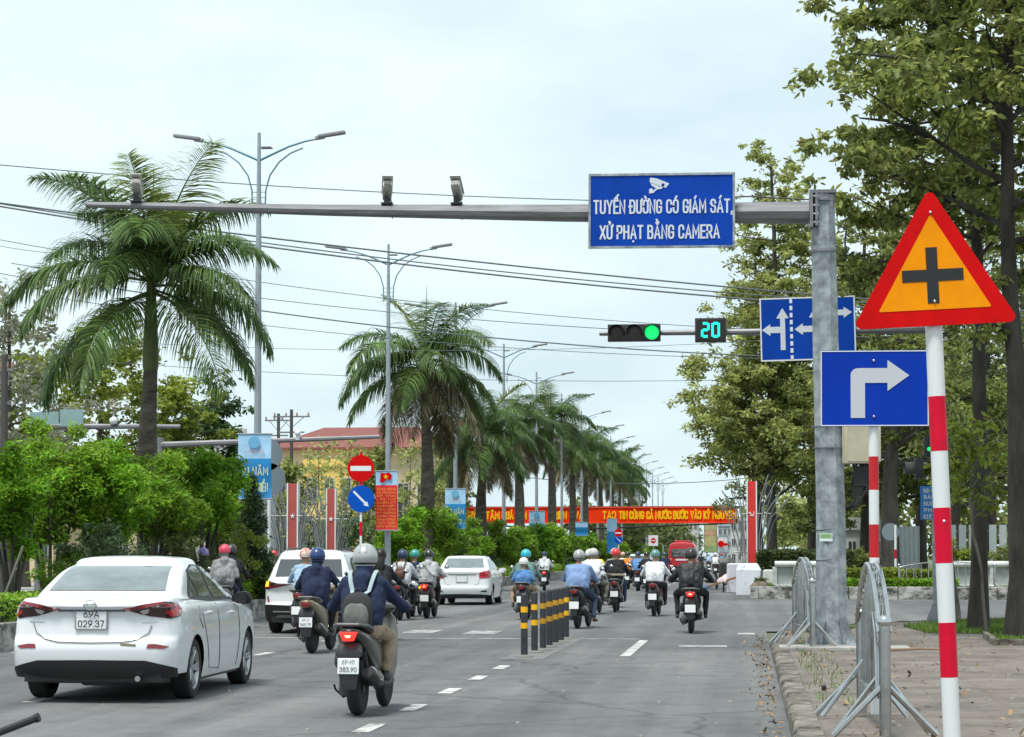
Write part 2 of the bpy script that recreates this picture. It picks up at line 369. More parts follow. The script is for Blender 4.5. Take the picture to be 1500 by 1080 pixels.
GROUND = M('earth', (.17,.16,.13), .95, var=.35, vs=.05, detail=8, col2=(.12,.15,.06))

struct(slab('ground', [(-900,-60),(900,-60),(900,1800),(-900,1800)], -.03, GROUND))
YA, YB, XL = 44.0, 75.6, -27.0
YP = 76.4
struct(slab('road', [(XL,-40),(0.36,-40),(0.36,YA),(XL,YA)], 0, ASPH)); bpy.data.objects['road'].name = 'road'
struct(slab('cross_street', [(-260,YA),(260,YA),(260,YP),(-260,YP)], 0, ASPH))
struct(slab('road_beyond', [(XL,YP),(0.4,YP),(0.4,900),(XL,900)], 0, ASPH))
# near pavement with its rounded corner
corner = [(.57,-40),(.57,37.2),(.72,39.2),(1.0,41.2),(1.6,43.2),(2.6,45.2),(4.0,47.0),(5.6,48.4),(8,49.4),(14,50.2),(60,51)]
inner = corner
struct(slab('pavement', corner+[(60,-40)], .13, PAVE))
def kerb_path(name, path, w, h, mat, side=1, seglen=1.0, rough=.012, z0=-.02):
    pts = []
    for (a, b) in zip(path[:-1], path[1:]):
        a = Vector((*a, 0)); b = Vector((*b, 0)); n = max(1, int((b-a).length/.33))
        pts += [a.lerp(b, i/n) for i in range(n)]
    pts.append(Vector((*path[-1], 0))); rings = []
    for i, p in enumerate(pts):
        t = (pts[min(i+1, len(pts)-1)]-pts[max(0, i-1)]).normalized(); nn = Vector((t.y, -t.x, 0))*side
        j = lambda s: (noise.noise(Vector((p.x*2+s*9, p.y*2.3, s)))*rough)
        gap = -.012 if (i % 3 == 0) else 0
        o = p; prof = [(0, z0), (j(1), h*.55+j(2)*.3), (.015+j(3)+abs(gap)*.6, h-.03+j(4)), (.05+j(5), h+j(6)*.4+gap), (w, h+j(7)*.3+gap), (w, z0)]
        rings.append([o+nn*a+Vector((0, 0, b)) for a, b in prof])
    m = MB(); m.loft(rings); return struct(m.build(name, mat, smooth=50))
kerb_path('kerb', [(.36,-20),(.36,37.0),(.46,39.2),(.74,41.4),(1.36,43.5),(2.4,45.5),(3.85,47.3),(5.5,48.7),(8,49.7),(14,50.5),(40,51)], .22, .15, KERB, 1, rough=.05)
# medians: weathered kerb wall with soil behind
MX0, MX1 = -15.6, -11.7
for nm, y0, y1 in (('median', -30, 56.5), ('median_beyond', 78.5, 520)):
    o = struct(slab(nm, [(MX0+.1,y0+.1),(MX1-.1,y0+.1),(MX1-.1,y1-.1),(MX0+.1,y1-.1)], .40, SOIL, .4))
    a, c = y0, y1
    mk = MB()
    for x0, x1 in ((MX1-.2, MX1), (MX0, MX0+.2)):
        yy = a
        while yy < c:
            L_ = min(1.5, c-yy); mk.box(((x0+x1)/2, yy+L_/2, .215), (x1-x0, L_-.015, .47)); yy += 1.5 if yy < 150 else 6
            if yy > 150: L_ = 6
    for yy in (y0+.1, y1-.1): mk.box(((MX0+MX1)/2, yy, .215), (MX1-MX0-.42, .2, .465))
    struct(mk.build(nm+'_kerb', KERBW, smooth=0, bevel=.015, seg=1))
# park corner ahead on the right, raised behind its painted kerb wall
struct(slab('park_ground', [(.5,YP+.1),(90,YP-1.4),(90,260),(.5,260)], .32, SOIL, .3))
mk = MB()
P0, P1 = Vector((.12, YP-.5, 0)), Vector((30, YP-2.2, 0)); n = 18
for i in range(n):
    a = P0.lerp(P1, i/n); b = P0.lerp(P1, (i+1)/n); c = (a+b)/2
    mk.box((c.x, c.y+.15, .2), ((b-a).length-.03, .3, .46), rot=Matrix.Rotation(math.atan2(b.y-a.y, b.x-a.x), 3, 'Z'))
for i in range(40):
    mk.box((.1+.12, YP+.4+i*2, .2), (.26, 1.97, .44))
struct(mk.build('park_kerb', KERBW, smooth=0, bevel=.03, seg=2))
struct(slab('far_left_pavement', [(-60,-40),(XL,-40),(XL,YA),(-60,YA)], .12, CONC, .14))
struct(slab('far_left_pavement_beyond', [(-60,YP),(XL,YP),(XL,700),(-60,700)], .12, CONC, .14))
# painted markings, each a thin sheet on the asphalt
mk = MB()
def mark(x0, x1, y0, y1, z=.005, sk=0): mk.add([(x0,y0,z),(x1,y0,z),(x1+sk,y1,z),(x0+sk,y1,z)], [(0,1,2,3)])
for y in (10.6, 13.3, 16.0, 18.7, 21.3, 24.0, 26.6, 29.2): mark(-3.42, -3.26, y, y+.95)
for y in (11.6, 16.9, 22.1, 27.4, 32.7, 38): mark(-7.52, -7.36, y, y+1.0)
for y in (22, 27.4, 33): mark(-11.42, -11.28, y, y+2.4)
mark(-1.93, -1.77, 33.0, 39.2)
mark(-11.3, -3.9, 39.55, 39.72); mark(-3.0, -1.95, 39.6, 39.75); mark(-1.15, -.35, 36.5, 37.0); mark(-.2, .12, 42.2, 43.0)
WORN = [(-8.0,42.4),(-6.75,42.3),(-5.5,41.9)]
for y in range(84, 300, 8):
    mark(-4.0, -3.86, y, y+3); mark(-7.9, -7.76, y, y+3)
struct(mk.build('road_markings', PAINT, smooth=0))
mk = MB()
for x_, y_ in WORN+[(-7.5,79.5),(-5.4,79.5),(-3.2,79.5)]: mark(x_, x_+.62, y_, y_+1.7)
struct(mk.build('worn_markings', M('worn road paint', (.20,.205,.205), .8, vs=3.5, detail=9, col2=(.50,.50,.49), thr=(.42,.62)), smooth=0))
# concrete patch where the lane posts are bolted down
# ================================================================ FOLIAGE TOOLS
rng = np.random.default_rng(11)
def leaf_cloud(name, P, size, mat, parent=None, aspect=.42, droop=.3, fold=.15, N=None, var=.35, up=.3):
    """P: leaf positions (n,3); every leaf a folded pointed blade of six corners"""
    P = np.asarray(P, float); n = len(P)
    d = rng.normal(size=(n, 3)); d[:, 2] = d[:, 2]*.6-droop
    d /= np.linalg.norm(d, axis=1)[:, None]
    q = rng.normal(size=(n, 3)); q[:, 2] += up*3
    s = np.cross(d, q); s /= np.linalg.norm(s, axis=1)[:, None]+1e-9
    nn = np.cross(s, d)
    L_ = (size*(1+var*rng.uniform(-1, 1, n)))[:, None]; W = L_*aspect/2
    v = np.empty((n, 6, 3))
    v[:, 0] = P; v[:, 1] = P+d*L_*.35+s*W+nn*W*fold*2; v[:, 2] = P+d*L_*.75+s*W*.7+nn*W*fold
    v[:, 3] = P+d*L_; v[:, 4] = P+d*L_*.75-s*W*.7+nn*W*fold; v[:, 5] = P+d*L_*.35-s*W+nn*W*fold*2
    return np_mesh(name, v.reshape(-1, 3), (np.arange(n)[:, None]*6+np.array([[0,1,2,3,0,3,4,5]])).reshape(-1), 4, mat, parent)
def np_mesh(name, co, idx, k, mat, parent=None):
    nf = len(idx)//k; me = bpy.data.meshes.new(name)
    me.vertices.add(len(co)); me.vertices.foreach_set('co', np.ascontiguousarray(co, dtype=np.float32).reshape(-1))
    me.loops.add(nf*k); me.loops.foreach_set('vertex_index', np.ascontiguousarray(idx, dtype=np.int32))
    me.polygons.add(nf); me.polygons.foreach_set('loop_start', np.arange(nf, dtype=np.int32)*k)
    me.update(calc_edges=True)
    me.materials.append(mat); o = bpy.data.objects.new(name, me); COL.objects.link(o); o.parent = parent
    return o
def clumps(cs, n, shell=.55):
    """n points spread in soft balls; cs rows: x y z rx ry rz"""
    cs = np.asarray(cs, float); wgt = cs[:, 3]*cs[:, 4]*cs[:, 5]; wgt = wgt**.8; wgt /= wgt.sum()
    k = rng.choice(len(cs), n, p=wgt); d = rng.normal(size=(n, 3)); d /= np.linalg.norm(d, axis=1)[:, None]
    r = (shell+(1-shell)*rng.random(n))*rng.uniform(.55, 1.08, n)
    return cs[k, :3]+d*r[:, None]*cs[k, 3:6]
def limbs(mb, base, top, r0, r1, nb=9, spread=2.6, start=.35, rise=.5, rnd=random, lean=.12, sub=2, seg=9, mi=0, taper=.55):
    """tapered trunk with limbs that fork; returns the tips"""
    base = Vector(base); top = Vector(top); n = 12; pts = []
    for i in range(n+1):
        f = i/n; p = base.lerp(top, f)
        p.x += math.sin(f*5+r0*40)*lean*(1-abs(2*f-1))+rnd.uniform(-.02, .02); p.y += math.cos(f*4+r0*17)*lean*(1-abs(2*f-1)); pts.append(p)
    rr = [r0*(1.35 if i == 0 else 1)+(r1-r0)*(i/n) for i in range(n+1)]
    mb.tube(pts, rr, seg, mi); tips = [pts[-1]]
    H = (top-base).length
    for i in range(nb):
        f = start+(1-start)*(i+.5)/nb; p = base.lerp(top, f); k = min(n-1, int(f*n)); p = pts[k].lerp(pts[k+1], f*n-k)
        a = i*2.4+rnd.uniform(-.5, .5); L_ = spread*(1-taper*(f-start)/(1-start))*rnd.uniform(.75, 1.15)
        rb = max(.012, (r0+(r1-r0)*f)*.45); d = Vector((math.cos(a), math.sin(a), rise+rnd.uniform(-.2, .3))); q = [p]
        for j in range(1, 6):
            d = (d+Vector((rnd.uniform(-.25,.25), rnd.uniform(-.25,.25), rnd.uniform(-.12,.2)))).normalized(); q.append(q[-1]+d*L_/5)
        mb.tube(q, [rb*(1-.8*j/5) for j in range(6)], 6, mi); tips.append(q[-1]); tips.append(q[3])
        for s in range(sub):
            st = q[2+s % 3]; d2 = (d+Vector((rnd.uniform(-1,1), rnd.uniform(-1,1), rnd.uniform(-.4,.7)))).normalized(); w_ = [st, st+d2*L_*.2, st+d2*L_*.42+Vector((0,0,.05))]
            mb.tube(w_, [rb*.4, rb*.25, rb*.08], 5, mi); tips.append(w_[-1])
    return tips
BARK = M('bark', (.035,.03,.025), .95, vs=3.5, detail=8, bump=.9, bs=12, col2=(.11,.10,.085), stretch=(1,1,.3))
BARKP = M('pale bark', (.07,.06,.048), .95, vs=3.5, detail=8, bump=.8, bs=12, col2=(.25,.23,.19), stretch=(1,1,.4))
BARKD = M('black bark', (.014,.013,.011), .95, vs=3.5, detail=8, bump=.9, bs=12, col2=(.065,.058,.048), stretch=(1,1,.3))
LF_OLIVE = leafmat('olive leaves', (.18,.21,.06), .45, .65, .7, tl=.5)
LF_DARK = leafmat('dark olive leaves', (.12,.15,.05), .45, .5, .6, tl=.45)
LF_MID = leafmat('mid olive leaves', (.27,.30,.10), .4, .55, .5, tl=.5)
LF_BRIGHT = leafmat('bright green leaves', (.14,.28,.018), .5, .45, .9, tl=.4)
LF_BRIGHT2 = leafmat('fresh green leaves', (.17,.29,.025), .5, .45, .9, tl=.4)
LF_YEL = leafmat('yellow green leaves', (.19,.24,.035), .45, .4, .6, tl=.4)
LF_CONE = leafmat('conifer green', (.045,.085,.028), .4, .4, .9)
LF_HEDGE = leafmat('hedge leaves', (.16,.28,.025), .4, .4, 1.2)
LF_PALE = leafmat('pale grey leaves', (.26,.27,.19), .35, .35, .6)
FROND = leafmat('palm leaflet', (.10,.165,.05), .4, .5, .8, .42, .35)
FRONDY = leafmat('young palm leaflet', (.20,.26,.06), .3, .3, .8, .42, .3)
FRONDB = leafmat('old palm leaflet', (.17,.15,.085), .3, .35, .8, .6, .2)
# ================================================================ TREES
# ---- royal palms
def frond_mesh(name, Lf, el0, bend, mat, seed, hang=1.0, nl=66):
    """rachis leaves the crown at elevation el0 and bends down; leaflets hang from both sides"""
    r = random.Random(seed); pts = []; p = Vector((0, 0, 0)); n = 16
    for i in range(n+1):
        f = i/n; e = el0-bend*f**1.35; pts.append(p.copy()); p = p+Vector((math.cos(e)*Lf/n, 0, math.sin(e)*Lf/n))
    V = []; F = []
    def strip(c, w):
        b = len(V)
        for i, (q, s, ww) in enumerate(c): V.extend([q-s*ww*w, q+s*ww*w])
        for i in range(len(c)-1): F.append((b+2*i, b+2*i+1, b+2*i+3, b+2*i+2))
    for k in range(nl):
        f = .14+.86*k/(nl-1); x = f*n; i = min(n-1, int(x)); c = pts[i].lerp(pts[i+1], x-i); t = (pts[i+1]-pts[i]).normalized()
        up = Vector((-t.z, 0, t.x))
        ll = (.32+.74*math.sin(math.pi*min(1, f*.93+.12))**.8)*r.uniform(.85, 1.1)*Lf/3.4
        for sd_ in (-1, 1):
            for rep in range(2):
                d = (Vector((0, sd_, 0))*1.0+t*(.25+.5*f)+up*r.uniform(-.35, .75)).normalized()
                q = c.copy(); pth = []; m = 5
                for j in range(m+1):
                    g = j/m
                    wv = .0185*(1-g)**.7+.002 if j else .011
                    s = d.cross(Vector((0, 0, 1)))
                    s = (s.normalized() if s.length > .05 else t)*.8+t*.5; s.normalize()
                    pth.append((q.copy(), s, wv/.016)); d = (d+Vector((0, 0, -1))*hang*.42*(.35+g)).normalized(); q = q+d*ll/m
                strip(pth, .019*Lf/3.4+.003)
    co = np.array(V, dtype=np.float32); idx = np.array(F, dtype=np.int32).reshape(-1)
    o = np_mesh(name, co, idx, 4, mat); me = o.data
    mb = MB(); mb.tube(pts, [.035*(1-.85*i/n)*Lf/3.4 for i in range(n+1)], 5)
    o2 = mb.build('rib', M('palm rib', (.10,.12,.04), .5)); b = bmesh.new(); b.from_mesh(me); b.from_mesh(o2.data); b.to_mesh(me); b.free()
    bpy.data.objects.remove(o2); bpy.data.objects.remove(o); return me
FM = [frond_mesh('frond', 3.7, R(e), R(b), m, s, h) for e, b, m, s, h in
      [(66, 75, FROND, 1, .7), (48, 95, FROND, 2, .9), (26, 95, FROND, 3, 1.15), (8, 82, FROND, 4, 1.2), (-14, 64, FROND, 5, 1.2), (-42, 42, FRONDB, 6, .9), (74, 48, FRONDY, 7, .4)]]
TRUNKP = M('palm trunk', (.055,.045,.035), .9, vs=3, detail=8, bump=.6, bs=10, col2=(.15,.125,.10), stretch=(1,1,3))
SHAFT = M('crownshaft green', (.09,.12,.035), .45, var=.35, vs=2, stretch=(1,1,.5), bump=.1)
def palm(x, y, hs, hc, r0, sc, seed, label, nf=15, plan=None):
    """hs: height where grey trunk meets green shaft; hc: where the fronds leave"""
    r = random.Random(seed)
    t = T('royal_palm', label, 'palm tree', (x, y, .4), 0, 'royal palms along the median')
    m = MB(); k = 14; dx, dy = r.uniform(-.15, .15), r.uniform(-.15, .15)
    def rad(f): return r0*(1.25-.36*f+.22*math.exp(-((f-.55)/.22)**2)-.1*f) if f > .03 else r0*1.5
    m.tube([(dx*math.sin(f*3), dy*math.sin(f*2), f*(hs-.4)) for f in [i/k for i in range(k+1)]], [rad(i/k) for i in range(k+1)], 16); m.build('trunk', TRUNKP, t, smooth=60)
    ex, ey = dx*math.sin(3), dy*math.sin(2); L_ = hc-hs
    m = MB(); m.tube([(ex, ey, hs-.4+L_*f) for f in (0, .04, .2, .5, .8, 1.0, 1.12)], [rad(1)*q for q in (1.0, 1.12, 1.15, .95, .75, .62, .3)], 14); m.build('crownshaft', SHAFT, t, smooth=60)
    spec = plan or [(r.choice((0, 0, 6)) if i < 3 else (1 if i < 6 else 2 if i < 9 else 3 if i < 13 else 4 if i < 18 else 5), i*2.399+r.uniform(-.3, .3)) for i in range(nf)]
    for i, (kind, az) in enumerate(spec):
        o = bpy.data.objects.new('frond', FM[kind]); COL.objects.link(o); o.parent = t
        o.location = (ex+.06*math.cos(az), ey+.06*math.sin(az), hc-.4-L_*.02+r.uniform(-.1, .12)-(.25 if kind in (4, 5) else 0))
        o.rotation_euler = (r.uniform(-.12, .12), r.uniform(-.1, .1), az); s = sc*r.uniform(.88, 1.1); o.scale = (s, s, s)
    m = MB(); m.tube([(ex, ey, hc-.5), (ex+.02, ey, hc+1.1*sc), (ex+.05, ey, hc+2.35*sc)], [.05, .03, .008], 5); m.build('spear_leaf', M('spear leaf', (.11,.15,.05), .5), t)
    return t
PI = math.pi
def pX(px, X):                                     # distance along the road at which the photo column px crosses the line x = X
    d = ray(px, 812.5); return X*d.y/d.x
p1 = pX(219, -13.3)
palm(-13.3, p1, A(0,545,p1).z, A(0,415,p1).z, .20, .93, 3, 'nearest and largest royal palm, rising from the median left of the overhead camera arm',
     plan=[(6, 1.9), (0, 2.7), (0, .5), (0, 4.2), (1, .15), (1, 2.9), (1, 4.9), (2, 3.25), (2, -.35), (3, .0), (3, 3.6), (4, 4.4), (4, 5.5), (4, 3.0), (4, .45), (6, 4.7), (0, 3.5), (6, 5.6), (1, 5.9), (2, 1.3), (2, 4.6), (0, 1.5)])
PL = [(622, 612, 530, 1.0, 'dark royal palm behind the second lamp post, right of the no entry sign'),
      (707, 690, 640, .95, 'royal palm with low drooping fronds beside the third lamp, at the slogan banner left end'),
      (758, 665, 628, .85, 'yellowish royal palm between two blue street banners'),
      (806, 670, 622, 1.05, 'tall royal palm whose upper frond reaches out to the right of its row'),
      (838, 690, 660, .95, 'royal palm in front of the slogan banner, fifth beyond the crossing'),
      (858, 700, 668, .95, 'royal palm in front of the slogan banner, sixth beyond the crossing'),
      (879, 708, 680, .95, 'royal palm in front of the slogan banner, seventh beyond the crossing'),
      (896, 715, 690, .95, 'small distant royal palm just left of where the slogan banner turns clear'),
      (910, 722, 698, .95, 'distant royal palm, second from the far end of the median row'),
      (922, 728, 704, .95, 'farthest royal palm at the end of the median row')]
for i, (px, a, b, sc, lb) in enumerate(PL):
    Y = pX(px, -13.3); palm(-13.3, Y, A(0, a, Y).z, A(0, b, Y).z, .24, sc*random.uniform(.95, 1.05)*(1.12 if i == 0 else 1), 20+i, lb, nf=25 if i < 3 else 21)
# ---- broad-leaved trees
def broad(name, label, cat, base, H, r0, spread, nl, size, mat, bark=None, seed=1, start=.35, nb=10, group=None, clr=1.0, rise=.5, top=None, extra=(), aspect=.42, lean=.12, sub=2, flat=.75, droop=.3, tr=None, cone=False, taper=.55):
    r = random.Random(seed); t = T(name, label, cat, base, 0, group); m = MB()
    tp = Vector(top) if top else Vector((r.uniform(-.3,.3), r.uniform(-.3,.3), H))
    tips = limbs(m, (0,0,-.1), tp, r0, max(.02, r0*.22), nb, spread, start, rise, r, lean, sub, taper=taper)
    for e in extra:                                  # extra hand placed limbs: point lists
        m.tube([Vector(q) for q in e], [r0*.42*(1-.8*j/(len(e)-1)) for j in range(len(e))], 7); tips += [Vector(e[-1]), Vector(e[-2])]
    m.build('trunk', bark or BARK, t, smooth=60)
    cs = []
    for q in tips:
        s = clr*r.uniform(.6, 1.25)
        if cone: s *= 1.2-.65*min(1, max(0, (q.z/H-.3)/.7))
        for w_ in range(4): v = s*r.uniform(.22, .5); cs.append((q.x+r.gauss(0,.62)*s, q.y+r.gauss(0,.62)*s, q.z+r.gauss(0,.42)*s, v*1.2, v*1.2, v*flat))
    leaf_cloud('crown', clumps(cs, nl, .35), size, mat, t, aspect=aspect, droop=droop)
    return t
# two tall street trees close on the right, their boughs over the warning sign
broad('street_tree', 'tall pale-trunked street tree on the pavement behind the warning sign, boughs reaching left', 'tree', (4.2,41.0,.13), 14.0, .17, 2.3, 42000, .155, LF_OLIVE, BARKD, 5, .45, 34, clr=.74, rise=.3, taper=.1,
      extra=[[(0,0,7.8),(-.8,.4,8.2),(-1.4,.2,8.5),(-1.9,.3,8.4)],[(0,0,8.6),(-1.0,-.4,9.2),(-1.6,-.5,9.4),(-2.1,-.3,9.5)],[(0,0,9.6),(-1,-.2,10.3),(-1.6,-.4,10.6),(-2.0,-.6,10.8)],[(0,0,10.6),(-.9,.2,11.5),(-1.5,.4,12),(-1.9,.6,12.2)]], flat=.6, droop=.45)
broad('street_tree', 'dark-trunked street tree at the right edge of the view, roots in the grass strip', 'tree', (4.42,36.6,.13), 13.5, .20, 3.2, 28000, .155, LF_OLIVE, BARKD, 9, .48, 28, clr=.86, rise=.3,
      extra=[[(0,0,5.0),(-.5,.1,5.3),(-1.1,.2,5.7),(-1.3,.3,5.9)],[(0,0,8.6),(-.7,.1,9.2),(-1.5,-.2,9.6),(-2.6,-.3,9.7)]], flat=.65, droop=.45)
b3 = G(1403,912,.13)
broad('young_tree', 'thin young tree with a low leafy spray just right of the red and white pole', 'tree', (b3.x,b3.y,.13), 5.2, .075, .7, 500, .16, LF_OLIVE, BARKP, 31, .55, 8, clr=.38, droop=.5)
# low spray of broad leaves at the right (hangs from a sucker of its own)
s3 = A(1452,740,38)
broad('sapling', 'leafy sapling between the two big trunks at the right edge', 'tree', (s3.x,39.2,.13), 3.6, .03, .8, 700, .17, LF_YEL, BARKP, 14, .55, 9, clr=.33, droop=.5)
# park trees beyond the crossing: tall, straight, airy
PT = [(1133, 95, 18.2, .25, 3.1, 40000, LF_MID, 'tall airy park tree with a dark trunk, behind the traffic signal arm', .26),
      (1113, 96.5, 14.5, .22, 2.3, 12000, LF_MID, 'slimmer park tree with a thin dark trunk beside the red monument slab', .22),
      (1190, 112, 17.5, .26, 4.0, 24000, LF_MID, 'park tree seen right behind the steel mast', .15),
      (1268, 98, 15.5, .3, 4.6, 30000, LF_OLIVE, 'park tree between the steel mast and the warning sign', .2),
      (1305, 90, 15.0, .42, 4.2, 22000, LF_OLIVE, 'thick grey-trunked park tree behind the second striped pole', .32),
      (1350, 104, 16.5, .3, 4.4, 14000, LF_OLIVE, 'dark park tree behind the keep-right arrow board pole', .22),
      (1398, 118, 17.5, .3, 4.6, 14000, LF_OLIVE, 'park tree behind the white fence at the right', .2),
      (1452, 96, 15.0, .3, 4.4, 14000, LF_DARK, 'dark park tree between the two near trunks at the right', .25),
      (1500, 110, 17.0, .3, 4.6, 12000, LF_OLIVE, 'park tree at the right edge beyond the crossing', .22)]
for i, (px, Y, H, r0, sp, nl, mt, lb, st) in enumerate(PT):
    q = A(px, 812, Y)
    broad('park_tree', lb, 'tree', (q.x, Y, .3), H, r0, sp, nl, .21, mt, BARK, 50+i, st, 34, 'trees in the park beyond the crossing', clr=1.15, rise=.15, flat=.65, cone=True, lean=.25, taper=.55)
# small bright trees and shrubs of the near median
def bush(name, label, cat, x, y, z0, R_, H, nl, size, mat, seed, group=None, trunk=.8, tr=.06, bark=None, k=30):
    r = random.Random(seed); t = T(name, label, cat, (x, y, z0), 0, group); m = MB(); cs = []
    for i in range(5):
        a = i*1.26; q = (math.cos(a)*R_*.5, math.sin(a)*R_*.5, trunk+(H-trunk)*.6)
        m.tube([(math.cos(a)*.05, math.sin(a)*.05, -.05), (math.cos(a)*R_*.15, math.sin(a)*R_*.15, trunk*.7), q], [tr, tr*.7, tr*.25], 6)
    m.build('trunk', bark or BARK, t, smooth=60)
    for i in range(k):
        a = r.uniform(0, 2*PI); u = r.uniform(-1, 1); rr = math.sqrt(1-u*u)*R_*r.uniform(.4, 1.05)
        s = R_*r.uniform(.14, .40); zc = trunk+(H-trunk)*(.5+.42*u+r.uniform(-.05,.08)); cs.append((math.cos(a)*rr, math.sin(a)*rr, zc, s, s, s*.75))
    cs.append((0, 0, trunk+(H-trunk)*.5, R_*.6, R_*.6, (H-trunk)*.4))
    leaf_cloud('crown', clumps(cs, nl, .5), size, mat, t, aspect=.32, droop=.15); return t
def pb(px, ytop, Y, z0=.4):                                  # centre x and height of a bush seen at px with its top at ytop
    q = A(px, ytop, Y); return q.x, q.z-z0
NB = [(20, 640, 37.5, 1.0, 12000, LF_BRIGHT, 'leafy median tree at the left edge with a leaning prop stick', 1.1, .05),
      (75, 612, 41.5, 1.25, 17000, LF_BRIGHT2, 'brightest leafy median tree, its top in front of the blue-green board', 1.1, .06),
      (150, 650, 42.5, 1.2, 15000, LF_BRIGHT, 'bright leafy median tree left of the nearest palm trunk', 1.3, .08),
      (228, 662, 46.0, 1.2, 15000, LF_BRIGHT2, 'bright leafy median tree wrapping round the nearest palm trunk', 1.4, .08),
      (295, 660, 50.0, 1.2, 14000, LF_BRIGHT, 'yellow-green leafy median tree right of the nearest palm trunk', 1.3, .08),
      (318, 700, 53.5, .85, 8000, LF_BRIGHT, 'small leafy median tree at the foot of the nearest lamp post', 1.0, .06)]
for i, (px, yt, Y, R_, nl, mt, lb, tk, tr) in enumerate(NB):
    x, h = pb(px, yt, Y); bush('median_tree', lb, 'small tree', x, Y, .4, R_, h, nl, .12, mt, 70+i, 'bright leafy trees on the near median', tk, tr)
x, h = pb(345, 757, 50); bush('round_shrub', 'round clipped yellow-green shrub beside the grey-hooded rider', 'shrub', x, 50, .4, .62, h, 5000, .07, LF_YEL, 90, None, .25, .03, k=20)
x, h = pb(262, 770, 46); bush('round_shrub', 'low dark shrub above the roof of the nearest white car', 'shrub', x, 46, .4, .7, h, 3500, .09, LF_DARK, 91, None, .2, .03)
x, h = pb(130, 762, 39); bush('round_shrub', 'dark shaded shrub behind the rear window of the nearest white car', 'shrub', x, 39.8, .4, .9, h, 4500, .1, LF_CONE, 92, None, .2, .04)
x, h = pb(70, 810, 38); bush('round_shrub', 'low green shrub under the trees at the left edge', 'shrub', x, 39, .4, .6, h, 3500, .08, LF_HEDGE, 93, None, .15, .04)
# conical conifer
def cone_tree(label, x, y, H, R_, nl, seed):
    t = T('cone_conifer', label, 'tree', (x, y, .4)); m = MB(); m.tube([(0,0,-.1),(0,0,H*.95)], [.08,.01], 7); m.build('trunk', BARK, t)
    r = random.Random(seed); cs = []
    for i in range(70):
        f = r.random()**.7; rr = R_*(1-f)**.8*r.uniform(.6, .95); a = r.uniform(0, 2*PI); s = .1+.28*(1-f); cs.append((math.cos(a)*rr, math.sin(a)*rr, .2+f*(H-.3), s, s, s*1.3))
    leaf_cloud('crown', clumps(cs, nl, .5), .10, LF_CONE, t, aspect=.3); return t
x, h = pb(370, 692, 52.5); cone_tree('dark cone-shaped conifer under the blue street banner on the nearest lamp', x, 52.5, h, .62, 12000, 5)
# shrubs on the median beyond the crossing
r_ = random.Random(44)
FB = [(592,742,84),(628,740,90),(655,748,96),(688,770,103),(728,765,111),(762,772,120),(795,768,130),(822,768,141),(846,778,154),(868,782,170),(890,790,188),(908,792,210),(925,792,235),(940,796,262),(950,798,292)]
WH = ['beside the red vertical banner', 'left of the third lamp post', 'under the third lamp post banner', 'at the foot of the low palm', 'behind the second white sedan', 'above the turquoise-helmeted rider', 'beside the fourth street banner', 'behind the blue-shirted rider', 'behind the pair in white helmets', 'beside the blue cabinet', 'left of the distant no entry sign', 'just right of the distant no entry sign', 'in front of the far signboard', 'near the far end of the median', 'last at the far end of the median']
for i, (px, yt, Y) in enumerate(FB):
    q = A(px, yt, Y); bush('median_shrub', 'bushy green median shrub '+WH[i], 'shrub', max(-14.6, min(-12.6, q.x)), Y, .4, 1.35 if Y < 150 else 1.7, q.z-.4, 11000 if Y < 130 else 5000, .16 if Y < 130 else .24, [LF_BRIGHT, LF_BRIGHT2, LF_HEDGE][i % 3], 120+i, 'bushy shrubs on the far median', .5, .04, k=30)
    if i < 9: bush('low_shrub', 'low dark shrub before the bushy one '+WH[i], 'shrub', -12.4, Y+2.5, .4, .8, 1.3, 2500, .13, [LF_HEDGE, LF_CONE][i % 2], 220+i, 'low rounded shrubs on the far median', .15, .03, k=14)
# clipped hedges: a solid twiggy core covered with leaves
def hedge(label, x0, x1, y0, y1, z0, z1, n, size, mat, group=None, rot=0, name='hedge'):
    cx, cy = (x0+x1)/2, (y0+y1)/2; t = T(name, label, 'hedge', (cx, cy, z0), rot, group); W, D, H = x1-x0, y1-y0, z1-z0
    m = MB(); m.box((0,0,H/2-.02), (W-.1, D-.1, H-.06)); m.build('core', M('twigs', (.03,.035,.012), .95, var=.5, vs=8), t, smooth=0, bevel=.03)
    p = rng.uniform(-.5, .5, (n, 3)); p[:, 2] += .5; k = rng.random(n); a = W*D; b = 2*H*D; c = 2*W*H; s = a+b+c
    top = k < a/s; sx = (k >= a/s) & (k < (a+b)/s); sy = k >= (a+b)/s
    p[top, 2] = 1; p[sx, 0] = np.sign(p[sx, 0])*.5; p[sy, 1] = np.sign(p[sy, 1])*.5
    p = p*[W, D, H]+rng.normal(size=(n, 3))*.022; leaf_cloud('foliage', p, size, mat, t, aspect=.5, droop=-.1, up=0); return t
hedge('clipped hedge along the top of the near median kerb', -12.65, -11.95, 14, 56.2, .42, .82, 34000, .075, LF_HEDGE)
hedge('clipped hedge along the median beyond the crossing', -12.6, -11.95, 80, 170, .42, .85, 26000, .12, LF_HEDGE)
x, h = pb(372, 836, 52); bush('loose_shrub', 'loose bright shrub on the median left of the white crossover', 'shrub', x, 52.5, .4, .6, h+.1, 4000, .08, LF_YEL, 301, None, .1, .03)
